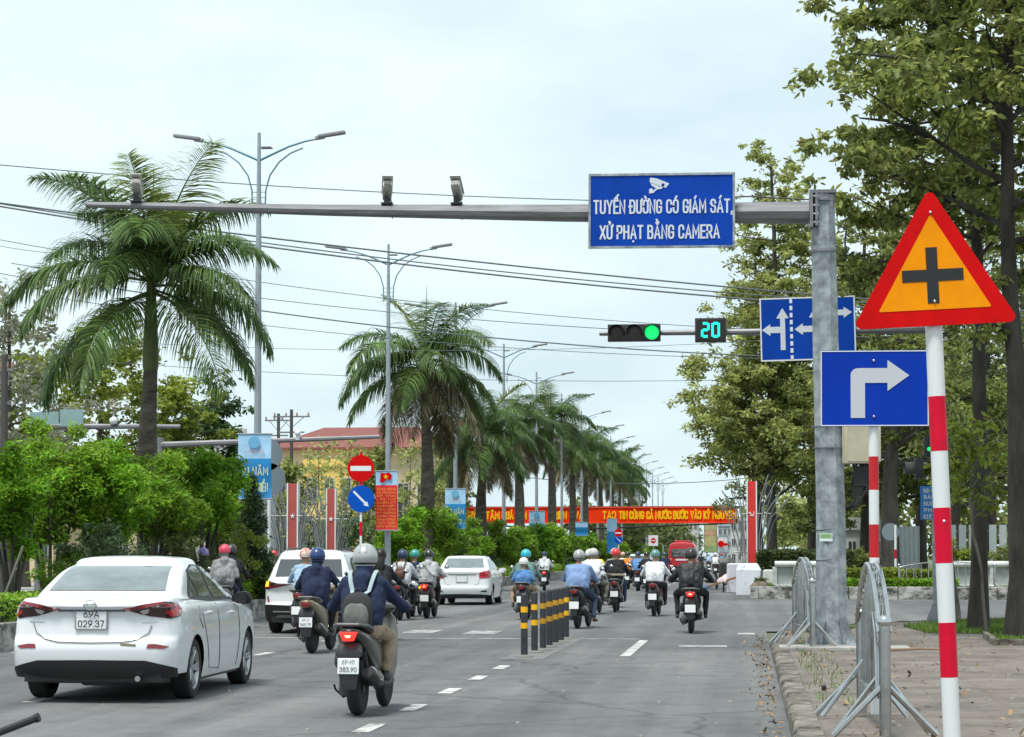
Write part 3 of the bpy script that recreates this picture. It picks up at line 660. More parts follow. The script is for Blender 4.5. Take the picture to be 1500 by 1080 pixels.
# trees across the other carriageway, far left
LT = [(40, 520, 92, 3.3, LF_YEL, 'yellow-green tree above the left-edge median trees'), (150, 505, 96, 3.6, LF_YEL, 'spreading yellow-green tree behind the left fronds of the nearest palm'),
      (235, 560, 100, 2.6, LF_YEL, 'yellow-green tree just behind the nearest palm trunk'), (20, 425, 84, 2.6, LF_PALE, 'pale thin-leaved tree at the left edge under the wires'), (318, 578, 104, 1.9, LF_CONE, 'rounded dark green tree right of the nearest palm, above the grey wall')]
for i, (px, yt, Y, R_, mt, lb) in enumerate(LT):
    q = A(px, yt, Y); broad('roadside_tree', lb, 'tree', (q.x, Y, .1), q.z-.6, .2, R_, 9000 if i != 3 else 4000, .26, mt, BARK, 400+i, .3, 14, 'trees across the other carriageway', clr=1.15, rise=.3)
x1 = [(470, 655, 130, 1.6), (505, 662, 138, 1.4), (600, 655, 140, 1.5), (645, 700, 150, 2), (545, 668, 146, 1.8), (655, 640, 152, 2.0), (430, 690, 140, 1.6)]
for i, (px, yt, Y, R_) in enumerate(x1):
    q = A(px, yt, Y); broad('thin_tree', ['thin bare-limbed tree in front of the yellow building', 'thin sparse tree behind the no entry sign', 'spindly tree between the lamp post and the dark palm', 'sparse tree right of the dark palm trunk', 'leafy tree just left of the second lamp post', 'tall sparse tree under the far roof pavilion', 'low dark tree beside the left monument slab'][i], 'tree', (q.x, Y, .1), q.z-.1, .07, R_, [700,900,700,1500,3500,3500,3500][i], .3, LF_MID if i < 4 else LF_OLIVE, BARKP, 430+i, .25, 12, None, clr=.75)
# ================================================================ STREET FURNITURE
def oct_tube(m, p0, p1, r0, r1, mi=0, seg=8): m.tube([p0, p1], [r0, r1], seg, mi)
# ---- the big mast with its camera arm
mast0 = G(1218, 948, .13)
MX, MY = mast0.x, mast0.y
mast = T('gantry_mast', 'tall galvanised octagonal mast on the pavement holding the long camera arm', 'mast', (MX, MY, .13))
m = MB(); top = A(1206, 285, MY).z-.13
m.tube([(0,0,.06), (0,0,2.2), (-.06,0,4.6), (-.09,0,top)], [.255,.235,.21,.19], 8)
m.build('pole', GALV, mast, smooth=20)
m = MB(); m.box((-.09,0,top+.02), (.40,.40,.05)); m.build('cap', GALV2, mast, smooth=0)
for z_, x_, r__, h_ in ((top-.9,-.09,.212,.04), (top-.12,-.09,.21,.03), (3.35,-.03,.238,.018), (3.02,-.03,.238,.018)): m = MB(); m.tube([(x_,0,z_),(x_,0,z_+h_)], r__, 16); m.build('band', GALV2, mast, smooth=30)
m = MB(); m.box((0,0,.03), (.78,.78,.05)); m.box((0,0,-.03), (.98,.98,.1))
for i in range(8):
    a = i*PI/4+PI/8; c, s = math.cos(a), math.sin(a)
    m.add([(c*.23,s*.23,.055),(c*.37,s*.37,.055),(c*.37,s*.37,.10),(c*.235,s*.235,.46)], [(0,1,2,3)]); m.add([(c*.23-s*.012,s*.23+c*.012,.055),(c*.37-s*.012,s*.37+c*.012,.055),(c*.37-s*.012,s*.37+c*.012,.10),(c*.235-s*.012,s*.235+c*.012,.46)], [(3,2,1,0)])
    b = a+PI/8; m.lathe([(.03,.05),(.03,.09),(.016,.1),(.016,.15)], (math.cos(b)*.33, math.sin(b)*.33, 0), seg=6)
m.build('base_flange', GALV, mast, smooth=20)
AZ = A(1185, 312, MY).z-.13; AX = A(1185, 312, MY).x-MX
tip = A(126, 300, MY); tx, tz = tip.x-MX, tip.z-.13
m = MB(); m.tube([(AX, 0, AZ), (AX+(tx-AX)*.33, 0, AZ+(tz-AZ)*.18), (AX+(tx-AX)*.66, 0, AZ+(tz-AZ)*.52), (tx, 0, tz)], [.175,.135,.09,.047], 10, up=(0,0,1)); m.build('arm', GALV2, mast, smooth=25)
m = MB(); m.box((AX+.03,0,AZ+.03), (.05,.5,.56)); m.box((AX+.11,0,AZ+.03), (.04,.46,.52)); m.box((AX+.22,-.13,AZ-.2), (.2,.03,.1))
for z in (-.18,-.05,.08,.22):
    for y in (-.21, .21): m.lathe([(.02,-.02),(.02,.11)], (AX+.03, y, AZ+z), 'X', 6)
for y in (-.17, .17): m.add([(AX+.1,y,AZ-.22),(AX+.1,y,AZ+.28),(AX+.36,y,AZ+.25),(AX+.36,y,AZ-.18)], [(0,1,2,3)])
m.build('arm_flange', GALV2, mast, smooth=20)
m = MB(); m.tube([(.17,-.05,top-.5),(.26,-.06,top-.55),(.24,-.08,top-.8),(.27,-.06,top-1.0),(.2,-.04,top-.86)], .014, 6); m.tube([(AX,-.02,AZ+.2),(-1.2,0,AZ+.27),(-2.3,0,AZ+.24)], .012, 5)
m.build('loose_cable', BLK, mast)
st = A(1210, 787, MY-.24)
stk = MB(); q0 = st-Vector((MX,MY,.13)); stk.box((q0.x,-.237,q0.z), (.20,.004,.13)); stk.box((q0.x,-.238,q0.z-.045), (.19,.004,.03), 1); stk.box((q0.x,-.238,q0.z+.015), (.15,.004,.05), 2)
stk.build('sticker', [M('sticker green', (.33,.55,.42)), WHT, M('sticker olive', (.22,.33,.12))], mast, smooth=0)
# number scrawl bands on the mast
for q_ in ([(-.245,-.08,1.31),(-.08,-.236,1.32),(.0,-.24,1.33)], [(-.245,-.08,1.77),(-.08,-.236,1.78),(.0,-.24,1.79)], [(-.2,-.13,1.7),(-.1,-.225,1.6),(-.04,-.236,1.56)]): m = MB(); m.tube(q_, .006, 4); m.build('scuff_line', BLK, mast)
# electric cabinet hung on the mast
c0 = A(1260, 650, MY+.05)
cab = T('control_cabinet', 'beige metal control cabinet hung on the right side of the mast, cables looping below', 'cabinet', (c0.x, MY, c0.z))
m = MB(); m.box((0,0,0), (.56,.3,.62)); m.build('case', M('beige enamel', (.45,.42,.30), .5, var=.12, vs=2), cab, bevel=.015)
m = MB(); m.box((-.255,-.152,0), (.012,.01,.56)); m.box((.05,-.155,0), (.5,.012,.57)); m.build('door', M('beige door', (.42,.39,.285), .5, var=.1, vs=3), cab, bevel=.005, seg=1)
m = MB()
for i in range(6):
    r1 = random.Random(i); x = -.1+i*.05; m.tube([(x,.05,-.3),(x+r1.uniform(-.1,.05),.0,-.62),(-.12+r1.uniform(-.05,.05),-.02,-.92-r1.random()*.1),(-.25,.0,-.98),(-.32,.0,-.8+r1.random()*.1)], .022, 6)
m.box((.0,.03,-.5), (.22,.12,.3)); m.build('cable', BLK, cab); m = MB(); m.box((-.3,.02,.1), (.1,.1,.05)); m.box((-.3,.02,-.2), (.1,.1,.05)); m.build('bracket', GALV2, cab)
# ---- blue camera warning board on the arm
b0 = A(862, 256, MY-.26); b1 = A(1077, 362, MY-.26)
bw, bh = b1.x-b0.x, b0.z-b1.z
bd = T('warning_board', 'large blue camera warning board with two white lines of text on the mast arm', 'sign', ((b0.x+b1.x)/2, MY-.26, (b0.z+b1.z)/2), rot=(0, R(.35), 0))
m = MB(); m.box((0,0,0), (bw-.05,.02,bh-.05)); m.build('panel', BLUE, bd, smooth=0)
m = MB(); f = .035
m.box((0,-.004,bh/2-f/2),(bw,.04,f)); m.box((0,-.004,-bh/2+f/2),(bw,.04,f)); m.box((bw/2-f/2,-.004,0),(f,.04,bh-2*f)); m.box((-bw/2+f/2,-.004,0),(f,.04,bh-2*f)); m.build('frame', GALV, bd, smooth=0)
k = bw/215
def ptxt(body, x0, x1, ytop, ybot, mat, par, cx, cy, kk, y=-.014, bold=.012):
    # letters given by the photo pixels of their box inside a panel centred at (cx, cy)
    return text_mesh('lettering', body, mat, par, (((x0+x1)/2-cx)*kk, y, -(ybot-cy)*kk), (ybot-ytop)*kk, (x1-x0)*kk, .003)
ptxt('TUYẾN ĐƯỜNG CÓ GIÁM SÁT,', 869, 1074, 292.5, 313.5, GLYPH, bd, 969.5, 309, k)
ptxt('XỬ PHẠT BẰNG CAMERA', 878.5, 1055, 330, 351, GLYPH, bd, 969.5, 309, k)
def P2(pts, cx, cy, kk): return [((x-cx)*kk, -(y-cy)*kk) for x, y in pts]
m = MB()
zz = lambda L_: [(840+x/3.571, 230+y/3.571) for x, y in L_]
m.prism(P2(zz([(402,108),(436,112),(503,140),(484,163),(400,132)]), 969.5, 309, k), -.016, -.011)
m.prism(P2(zz([(404,136),(448,152),(436,166),(410,150)]), 969.5, 309, k), -.0165, -.011); m.prism(P2(zz([(452,154),(470,160),(462,168),(440,170),(428,180),(422,188),(398,192),(397,168),(412,164),(420,176),(436,162)]), 969.5, 309, k), -.017, -.011)
m.build('camera_symbol', GLYPH, bd, smooth=0)
m = MB(); x, z = P2(zz([(470,147)]), 969.5, 309, k)[0]; m.lathe([(.025,-.019),(.025,-.0175)], (x,0,z), 'Y', 12); m.build('lens_dot', BLUE, bd)
m = MB(); m.box((-.6,.12,0),(.06,.2,.5)); m.box((.6,.12,0),(.06,.2,.5)); m.build('bracket', GALV2, bd, smooth=0)
# ---- traffic cameras on the arm
def arm_z(X):
    f = (X-MX-AX)/(tx-AX); xs = [0,.33,.66,1]; zs = [AZ, AZ+(tz-AZ)*.18, AZ+(tz-AZ)*.52, tz]; rs = [.175,.135,.09,.047]
    return np.interp(f, xs, zs)+.13, np.interp(f, xs, rs)
CAMW = M('camera housing', (.42,.41,.37), .5, var=.2, vs=6)
for px, rz, lb in ((200, .15, 'white traffic camera near the left tip of the arm, in front of the palm'), (567, .2, 'traffic camera on the arm above the second lamp post, housing tilted'), (669, -.04, 'traffic camera on the arm nearest to the blue warning board')):
    q = A(px, 300, MY); z, rr = arm_z(q.x)
    t = T('traffic_camera', lb, 'camera', (q.x, MY, z+rr), 0, 'traffic cameras on the long arm'); t.scale = (.86,.9,.86)
    m = MB(); m.box((0,0,.015),(.2,.2,.025)); m.box((0,0,.09),(.11,.08,.14)); m.tube([(-.1,0,.03),(-.1,0,-2*rr-.03)], .008, 5); m.tube([(.1,0,.03),(.1,0,-2*rr-.05)], .013, 5); m.build('clamp', BLKP, t)
    ro = Matrix.Rotation(rz, 3, 'Z') @ Matrix.Rotation(R(-30), 3, 'X')
    m = MB(); m.box((0,.02,.27),(.165,.42,.15), rot=ro); m.build('housing', CAMW, t, bevel=.02)
    m = MB(); m.box(Vector((0,.02,.27))+ro @ Vector((0,-.03,.095)),(.20,.52,.015), rot=ro); m.build('sun_shield', M('camera shield', (.6,.59,.55), .4), t, bevel=.004, seg=1)
    m = MB(); m.box(Vector((0,.02,.27))+ro @ Vector((0,-.2,0)),(.13,.05,.12), rot=ro); m.build('rear_plate', BLKP, t); m = MB(); m.tube([(.02,-.15,.2),(.06,-.15,.1),(.1,-.06,.03)], .012, 5); m.build('camera_cable', BLKP, t)
# ---- signal pole with arm, countdown, signal head and lane board
s0 = G(1378, 915, .13); SX, SY = s0.x, s0.y
sp = T('signal_pole', 'grey pole across the pavement carrying the traffic signal arm', 'pole', (SX, SY, .13))
sz = A(1250, 484, SY).z-.13; xe = A(878, 489, SY)
m = MB(); m.tube([(0,0,0),(-.06,0,sz+.5)], [.155,.11], 12); m.build('pole', GALV, sp)
m = MB(); m.box((0,0,.02),(.6,.6,.05)); m.lathe([(.27,0),(.27,.12),(.2,.3),(.165,.42)], (0,0,0), seg=12); m.build('base_flange', GALV2, sp)
m = MB(); m.tube([(-.06,0,sz),(xe.x-SX,0,xe.z-.13)], [.085,.045], 10); m.build('arm', GALV2, sp)
hd = A(929.5, 489, SY); kk = (A(968, 489, SY).x-A(891, 489, SY).x)/77
sg = T('traffic_signal', 'horizontal three-lamp traffic signal at the end of the arm, right lamp lit green', 'traffic light', (hd.x, SY-.14, hd.z))
m = MB(); m.box((0,0,0),(77*kk,.14,25*kk)); m.build('housing', BLKP, sg, bevel=.012)
for i, (nm, mt) in enumerate((('red_lamp', M('dark red lens', (.03,.008,.006), .3)), ('amber_lamp', M('dark amber lens', (.035,.02,.006), .3)), ('green_lamp', M('green led', (.02,.5,.12), .4, emit=(.0,.7,.14), es=.9, var=.7, vs=30)))):
    x = (-25+25.5*i)*kk
    m = MB(); m.lathe([(.0,-.085),(10.3*kk,-.075),(10.3*kk,-.06)], (x,0,0), 'Y', 20); lamp = m.build(nm, mt, sg)
    m = MB(); V = []; n = 14
    for j in range(n+1):
        a = -.35+(PI+.7)*j/n; V += [(x+math.cos(a)*11.5*kk, -.07, math.sin(a)*11.5*kk), (x+math.cos(a)*11.2*kk, -.26+.0*j, math.sin(a)*11.2*kk)]
    m.add(V, [(2*j,2*j+1,2*j+3,2*j+2) for j in range(n)]); m.build('visor', BLKP, lamp, smooth=60)
cdn = A(1041, 485, SY)
ct = T('countdown_display', 'square countdown box on the signal arm showing 20 in green', 'countdown timer', (cdn.x, SY-.14, cdn.z))
m = MB(); m.box((0,0,0),(45*kk,.14,35*kk)); m.build('housing', BLKP, ct, bevel=.012)
m = MB(); m.box((0,-.074,0),(39*kk,.006,29*kk)); m.build('face', BLK, ct, smooth=0)
LED = M('teal led digits', (.02,.5,.4), .4, emit=(.0,.75,.45), es=1.0)
def seg7(par, x, z, w, h, on, t_=.022):
    m = MB(); hw, hh = w/2, h/2
    for s in on:
        c, d = {'a':((0,hh),(w-t_,t_)), 'g':((0,0),(w-t_,t_)), 'd':((0,-hh),(w-t_,t_)), 'b':((hw,hh/2),(t_,hh-t_*.6)), 'c':((hw,-hh/2),(t_,hh-t_*.6)), 'f':((-hw,hh/2),(t_,hh-t_*.6)), 'e':((-hw,-hh/2),(t_,hh-t_*.6))}[s]
        m.box((x+c[0],-.081,z+c[1]),(d[0]*1.16,.006,d[1]*1.3))
    m.build('digit', LED, par, smooth=0, bevel=.004, seg=1)
seg7(ct, -7.5*kk, 0, 9*kk, 19*kk, 'abged', .042); seg7(ct, 7.5*kk, 0, 9*kk, 19*kk, 'abcdef', .042)
lb_ = A(1183, 482.5, SY)
lane = T('lane_board', 'wide blue lane direction board with white arrows, partly behind the mast', 'sign', (lb_.x, SY-.12, lb_.z), rot=(0, R(-1.2), 0))
LW, LH = 137*kk, 92*kk
m = MB(); m.box((0,0,0),(LW,.02,LH)); m.build('panel', BLUE, lane, smooth=0)
m = MB(); f = 2*kk
for c, d in (((0,LH/2-f/2),(LW,f)),((0,-LH/2+f/2),(LW,f)),((LW/2-f/2,0),(f,LH-2*f)),((-LW/2+f/2,0),(f,LH-2*f))): m.box((c[0],-.012,c[1]),(d[0],.008,d[1]))
for i in range(9): m.box((-LW/2+45*kk,-.012,LH/2-(5+i*10.3)*kk),(4*kk,.008,6.5*kk))
m.build('edging', WHT, lane, smooth=0)
def arrows(m, polys, kk, y0=-.016, y1=-.0105):
    for p in polys: m.prism([(x*kk, z*kk) for x, z in p], y0, y1)
def up_left(x0):  # px coords about the panel centre
    return [[(x0-3.5,-30),(x0+3.5,-30),(x0+3.5,16),(x0-3.5,16)], [(x0-9,16),(x0+9,16),(x0,31)], [(x0-18,-5),(x0-3.5,-5),(x0-3.5,4),(x0-18,4)], [(x0-18,-9),(x0-18,8),(x0-30,-.5)]]
m = MB(); arrows(m, up_left(-36), kk); m.build('arrow', GLYPH, lane, smooth=0)
m = MB(); arrows(m, up_left(11)+[[(14.5,18),(52,18),(52,26),(14.5,26)],[(52,14),(52,30),(64,22)]], kk); m.build('arrow', GLYPH, lane, smooth=0)
# blue text plate, pedestrian signal and green repeater on the signal pole
pl = A(1361, 737, SY)
t = T('text_plate', 'small blue plate with white wording on the signal pole, half behind the striped pole', 'sign', (pl.x, SY-.2, pl.z))
m = MB(); m.box((0,0,0),(27*kk,.015,48*kk)); m.build('panel', M('plate blue', (.02,.16,.42), .4), t, smooth=0)
for i, s in enumerate(('XE BA', 'BÁNH', 'ĐƯỢC', 'PHẢI', 'ĐÈN')): text_mesh('lettering', s, WHT, t, (1*kk,-.011,(14.5-9.3*i)*kk), 5.6*kk, (19 if i else 21)*kk, .003, bold=.03)
ps = A(1341, 688, SY)
t = T('pedestrian_signal', 'black side-facing signal with a hooded lamp on the left of the signal pole', 'traffic light', (ps.x, SY-.05, ps.z))
m = MB(); m.box((.06,0,.02),(.16,.3,.42)); m.build('housing', BLKP, t, bevel=.02); m = MB(); m.tube([(-.03,-.02,.03),(-.23,-.05,.03)], [.115,.12], 14, cap=False); m.build('visor', M('visor grey', (.09,.09,.09), .6), t)
m = MB(); m.tube([(.12,0,.1),(.3,0,.1)], .02, 6); m.build('bracket', GALV2, t)
gp = A(1360, 655, SY); t = T('green_repeater', 'small green repeater lamp among leaves left of the striped pole', 'traffic light', (gp.x, SY-.16, gp.z))
m = MB(); m.box((0,.04,0),(.2,.16,.42)); m.build('housing', BLKP, t, bevel=.015)
m = MB(); m.lathe([(0,-.055),(.042,-.05),(.042,-.04)], (0,0,-.05), 'Y', 14); m.build('lamp', M('green led', ()), t)
# ---- front warning triangle on a striped pole
def stripes(par, zs, r, name='pole', red=POLER, wh=POLEW, first=0):
    for i, (a, b) in enumerate(zip(zs[:-1], zs[1:])):
        m = MB(); m.tube([(0,0,a),(0,0,b)], r+(.0 if i % 2 else .0006), 20); m.build('pole_band', red if (i+first) % 2 == 0 else wh, par, smooth=50)
FY = 10.6
fb = A(1399, 1180, FY); ft = A(1366, 440, FY)
fx = fb.x+(fb.x-ft.x)/(fb.z-ft.z)*(0-fb.z) if fb.z != ft.z else fb.x
dxz = (ft.x-fb.x)/(ft.z-fb.z); basx = fb.x+dxz*(.13-fb.z)
wt = T('warning_sign', 'red-edged amber warning triangle with a black cross on a leaning red and white pole', 'sign', (basx, FY, .13), rot=(0, math.atan(dxz), 0))
def zr(py): return (A(1375, py, FY).z-.13)/math.cos(math.atan(dxz))
# bands seen: white 470-581, red 581-661, white 661-744, red 744-825, white 825-912, red 912-992, white below
stripes(wt, [0, zr(1160), zr(992), zr(912), zr(825), zr(744), zr(661), zr(581), zr(300)], .041, first=0)
tcx = A(1368, 400, FY-.05); kf = (A(1482, 470, FY-.05).x-A(1255, 470, FY-.05).x)/227
def tri_pts(cx, apex, base, hw, r, n=6):
    C = [(cx, apex), (cx+hw, base), (cx-hw, base)]; out_ = []
    for i in range(3):
        p = Vector(C[i]); a = (Vector(C[i-1])-p).normalized(); b = (Vector(C[(i+1) % 3])-p).normalized()
        ang = a.angle(b); d = r/math.tan(ang/2); c = p+(a+b).normalized()*r/math.sin(ang/2); s = p+a*d; e = p+b*d
        a0 = math.atan2(s.y-c.y, s.x-c.x); a1 = math.atan2(e.y-c.y, e.x-c.x); dd = (a1-a0+PI) % (2*PI)-PI
        out_ += [(c.x+r*math.cos(a0+dd*j/n), c.y+r*math.sin(a0+dd*j/n)) for j in range(n+1)]
    return out_
ztri = (A(1368, 420, FY).z-.13); lx = tcx.x+.004-(basx+dxz*(ztri))
m = MB(); th = R(-2.3)
plate = MB(); plate.prism(tri_pts(0, 151*kf, -57*kf, 123*kf, 9*kf), -.012, 0)
def add_on(par, mb, nm, mats, y, **kw):
    o = mb.build(nm, mats, par, **kw); o.location = (A(1368, 423, FY-.06).x-(basx+dxz*(A(1368,423,FY).z-.13)), y, A(1368, 423, FY).z-.13); o.rotation_euler = (0, th-math.atan(dxz), 0); return o
add_on(wt, plate, 'plate', REDS, -.05, smooth=0)
m = MB(); m.prism(tri_pts(0, 110*kf, -33*kf, 83*kf, 2*kf), -.0015, 0); add_on(wt, m, 'amber_face', ORNG, -.0625, smooth=0)
m = MB(); c = (-1*kf, 18*kf)
m.prism([(c[0]+a*kf, c[1]+b*kf) for a, b in ((-9,42),(8,42),(8,9),(45,9),(45,-9),(8,-9),(8,-42),(-9,-42),(-9,-9),(-45,-9),(-45,9),(-9,9))], -.0015, 0); add_on(wt, m, 'cross_symbol', BLK, -.0645, smooth=0)
m = MB()
for bz in (112, -21): m.ball((0,0,bz*kf), .008, seg=10, rings=5)
add_on(wt, m, 'bolt', BOLT, -.066)
m = MB(); m.box((0,.025,60*kf),(.3,.012,.03)); m.box((0,.025,-30*kf),(.4,.012,.03)); add_on(wt, m, 'bracket', GALV, -.02)
bb = A(1383, 763, FY-.045); m = MB(); m.ball((bb.x-basx-dxz*(bb.z-.13),-.04,bb.z-.13), .007, seg=10, rings=5); m.build('rivet', WHT, wt)
# ---- second striped pole with blue right-turn board
Y2 = 19.6; s2 = A(1280, 700, Y2)
rt = T('direction_sign', 'square-cornered blue board with a grey right-turn arrow on a red and white pole', 'sign', (s2.x, Y2, .13))
z2 = lambda py: A(1280, py, Y2).z-.13
stripes(rt, [0, z2(1000), z2(910), z2(817), z2(768.5), z2(718), z2(669), z2(620), z2(520)], .044, first=1, red=M('pole deep red', (.50,.004,.008), .4, var=.1))
bc = A(1281, 569, Y2-.06); kr = (A(1360, 569, Y2-.06).x-A(1202, 569, Y2-.06).x)/158
def on2(mb, nm, mt, y, **kw):
    o = mb.build(nm, mt, rt, **kw); o.location = (bc.x-s2.x, y, bc.z-.13); o.rotation_euler = (0, R(.2), 0); return o
m = MB(); m.box((0,0,0),(158*kr,.006,113*kr)); on2(m, 'board', M('board blue', (.001,.035,.36), .55, var=.1, vs=2, spec=.12), -.06, smooth=0)
m = MB()
for c, d in (((0,55.2),(158,1.4)),((0,-55.2),(158,1.4)),((78.2,0),(1.4,109)),((-78.2,0),(1.4,109))): m.box((c[0]*kr,0,c[1]*kr),(d[0]*kr,.004,d[1]*kr))
on2(m, 'edging', WHT, -.0655, smooth=0)
P = [(-35,-44)]; P += [(-35,20)]+[(-35+11*(1-math.cos(a)), 20+10*math.sin(a)) for a in [i*PI/12 for i in range(1,7)]]+[(19,30),(19,42),(51,19),(19,-4),(19,8),(-14,8),(-14,-44)]
m = MB(); m.prism([(a*kr,b*kr) for a, b in P], -.002, 0); on2(m, 'arrow', M('arrow grey', (.50,.52,.56), .4), -.066, smooth=0)
m = MB()
for z in (41, -42): m.ball((-1*kr,0,z*kr), .013, seg=10, rings=5)
on2(m, 'bolt', BOLT, -.066)
m = MB(); m.box((0,.02,30*kr),(.3,.012,.03)); m.box((0,.02,-30*kr),(.3,.012,.03)); on2(m, 'bracket', GALV, -.045)
# ---- stainless crowd barriers
def barrier(label, x, y, L_, rz, H=1.03, arch=.42, pr=.045, group='stainless barriers on the pavement edge'):
    t = T('barrier', label, 'barrier', (x, y, .13), rz, group)
    for e in (0, 1):
        yy = e*L_; m = MB(); m.tube([(0,yy,.02),(0,yy,H)], pr, 16); m.build('end_post', STEEL, t)
        m = MB(); m.ball((0,yy,H+.03), pr*1.22, seg=18, rings=10, zmin=-1); m.build('ball_cap', STEEL, t)
        m = MB()
        for s in (-1, 1):
            m.tube([(0,yy,.42),(s*.40,yy+(.1 if s>0 else -.02),.02)], .026, 8, flat=.8)
            m.tube([(0,yy+.25*(1-2*e),.5),(s*.36,yy+.3*(1-2*e),.02)], .022, 8, flat=.8)
        m.build('leg', STEEL, t)
    for s in (-1, 1):
        m = MB(); n = 20; m.tube([(s*.035,L_*i/n,H-.05+arch*math.sin(PI*i/n)**.8) for i in range(n+1)], .02, 10); m.build('top_rail', STEEL, t)
    m = MB(); m.tube([(0,0,.30),(0,L_,.30)], .022, 8); m.build('bottom_rail', STEEL, t)
    m = MB()
    for i in range(1, 13):
        f = i/13; m.tube([(0,L_*f,.30),(0,L_*f,H-.05+arch*math.sin(PI*f)**.8)], .014, 8)
    m.build('infill_bars', STEEL, t)
    m = MB()
    for i in range(0, 14): f = (i+.5)/14; m.box((0,L_*f,H-.05+arch*math.sin(PI*f)**.8),(.07,.012,.02))
    m.build('cross_ties', STEEL, t)
    m = MB(); m.tube([(-.05,0.06,.30),(-.05,.2,.8),(-.05,.42,.95),(-.05,.6,.75),(-.05,.62,.30)], .016, 8); m.build('hoop', STEEL, t); return t
n0 = G(1297, 1082, .13)
barrier('nearest stainless steel barrier with a ball-capped post, standing between the two striped poles', n0.x, n0.y, 2.3, R(1.5), H=.86, arch=.52, pr=.046)
n1 = G(1190, 948, .13); barrier('stainless steel barrier just left of the mast foot', n1.x-.02, n1.y-.9, 2.2, R(5.5), H=.98)
f0 = A(1300, 850, 76.8); fb_ = barrier('low curved white-topped barrier standing in the park bed behind the crossing', A(1317,830,77.5).x, 77.5, 3.4, R(-80), H=1.0, arch=.2)
f1 = A(1178, 850, 77.6); barrier('stainless barrier fallen against the white balustrade', f1.x, 77.7, 1.8, R(-78), H=.55, arch=.1)
# ---- flexible lane posts
bol = None
POSTM = M('post charcoal', (.03,.034,.04), .5, var=.2, vs=5)
bz = [(768,963),(783,956.5),(795.5,953),(805,948.5),(814,944.5),(822,941),(829.5,936.5)]
LBL = ['nearest black and yellow lane post, front of the row of seven', 'second lane post from the front of the row, bright yellow bands', 'third lane post from the front, dull amber bands', 'middle lane post of the row of seven', 'fifth lane post from the front of the row', 'last but one lane post at the far end of the row', 'farthest lane post of the row, bright yellow bands']
for i, (px, py) in enumerate(bz):
    q = G(px, py); dull = i in (2, 3, 4, 5); yt = [905,899,898,895,892,890,888][i]
    t = T('lane_post', LBL[i], 'bollard', (q.x, q.y, 0), 0, 'flexible lane posts in the road'); h = .955
    m = MB(); m.tube([(0,0,.03),(0,0,h-.03)], .052, 18); m.ball((0,0,h-.03), (.052,.052,.035), zmin=0, seg=18, rings=5); m.build('post', POSTM, t)
    m = MB(); m.lathe([(.13,0),(.13,.012),(.09,.035),(.06,.04)], seg=16); m.build('foot', M('worn foot', (.17,.165,.15), .8), t)
    for z in (.43, .67):
        m = MB(); m.tube([(0,0,z),(0,0,z+.085)], .0545, 18); m.build('reflective_band', YEL2 if dull else YEL, t)
    m = MB()
    for z in (.26,.55,.83): m.box((-.006,-.0515,z),(.014,.006,.07))
    if i == 0: m.build('slot', BLK, t)
struct(slab('patch', [(-3.62,31.9),(-3.0,31.9),(-3.0,40.2),(-3.62,40.2)], .003, M('mortar patch', (.125,.13,.132), .9, vs=1.5, detail=9, col2=(.19,.19,.185))))
# ---- double-armed street lamps
LP = M('lamp post paint', (.30,.34,.37), .45, .2, var=.1); LPA = M('lamp arm teal', (.12,.24,.29), .45, .2); LHD = M('lamp head grey', (.27,.27,.28), .5, .2)
def lamp(x, y, label):
    t = T('street_lamp', label, 'street lamp', (x, y, .4), 0, 'double-armed street lamps on the median'); H = 12.75
    m = MB(); m.tube([(0,0,0),(0,0,9.4),(0,0,12.45)], [.12,.075,.045], 12); m.build('pole', LP, t)
    m = MB(); m.box((0,0,.02),(.45,.45,.04)); m.lathe([(.17,0),(.17,.5),(.13,.6)], seg=12); m.build('base', LP, t)
    for s in (-1, 1):
        m = MB(); m.tube([(0,0,11.70),(s*.35,0,11.86),(s*.8,0,12.06),(s*1.25,0,12.2),(s*1.6,0,12.26)], [.035,.033,.03,.028,.026], 7)
        m.tube([(s*.17,0,10.35),(s*.19,0,10.9),(s*.30,0,11.3),(s*.55,0,11.65),(s*.85,0,11.88),(s*1.2,0,12.02)], .022, 6)
        for z in (10.4,10.55,10.7,10.85): m.tube([(0,0,z),(s*.2,0,z)], .014, 5)
        m.build('arm', LPA, t)
        ro = Matrix.Rotation(R(-8*s), 3, 'Y'); m = MB(); m.box((s*1.98,0,12.37),(.74,.24,.085), rot=ro); m.box((s*1.66,0,12.29),(.26,.14,.1), rot=ro); m.build('lamp_head', LHD, t, bevel=.03)
    m = MB(); m.box((.13,.3,12.1),(.3,.3,.02)); m.tube([(0,0,12.0),(.1,.1,12.1)], .015, 5); m.build('sensor', LHD, t)
    return t
LY = [57.2, pX(568,-13), pX(667,-13), pX(738,-13), pX(786,-13)]
while LY[-1] < 330: LY.append(LY[-1]+18.5)
nm = ['nearest double-armed street lamp, standing behind the right fronds of the nearest palm', 'second double-armed street lamp, with the red vertical banner', 'third street lamp, only its right arm clear of the dark palm', 'fourth street lamp, arms above the clump of palms', 'fifth street lamp, just clearing the palm fronds']
od = ['sixth', 'seventh', 'eighth', 'ninth', 'tenth', 'eleventh', 'twelfth', 'thirteenth', 'fourteenth', 'fifteenth', 'sixteenth', 'seventeenth', 'eighteenth', 'nineteenth']
lamp0 = None
for i, y in enumerate(LY):
    lb = nm[i] if i < 5 else od[i-5]+' street lamp along the median, counted from the viewer'
    if lamp0 is None: lamp0 = lamp(-13.0, y, lb)
    else: copy_thing(lamp0, (-13.0, y, .4), None, lb)
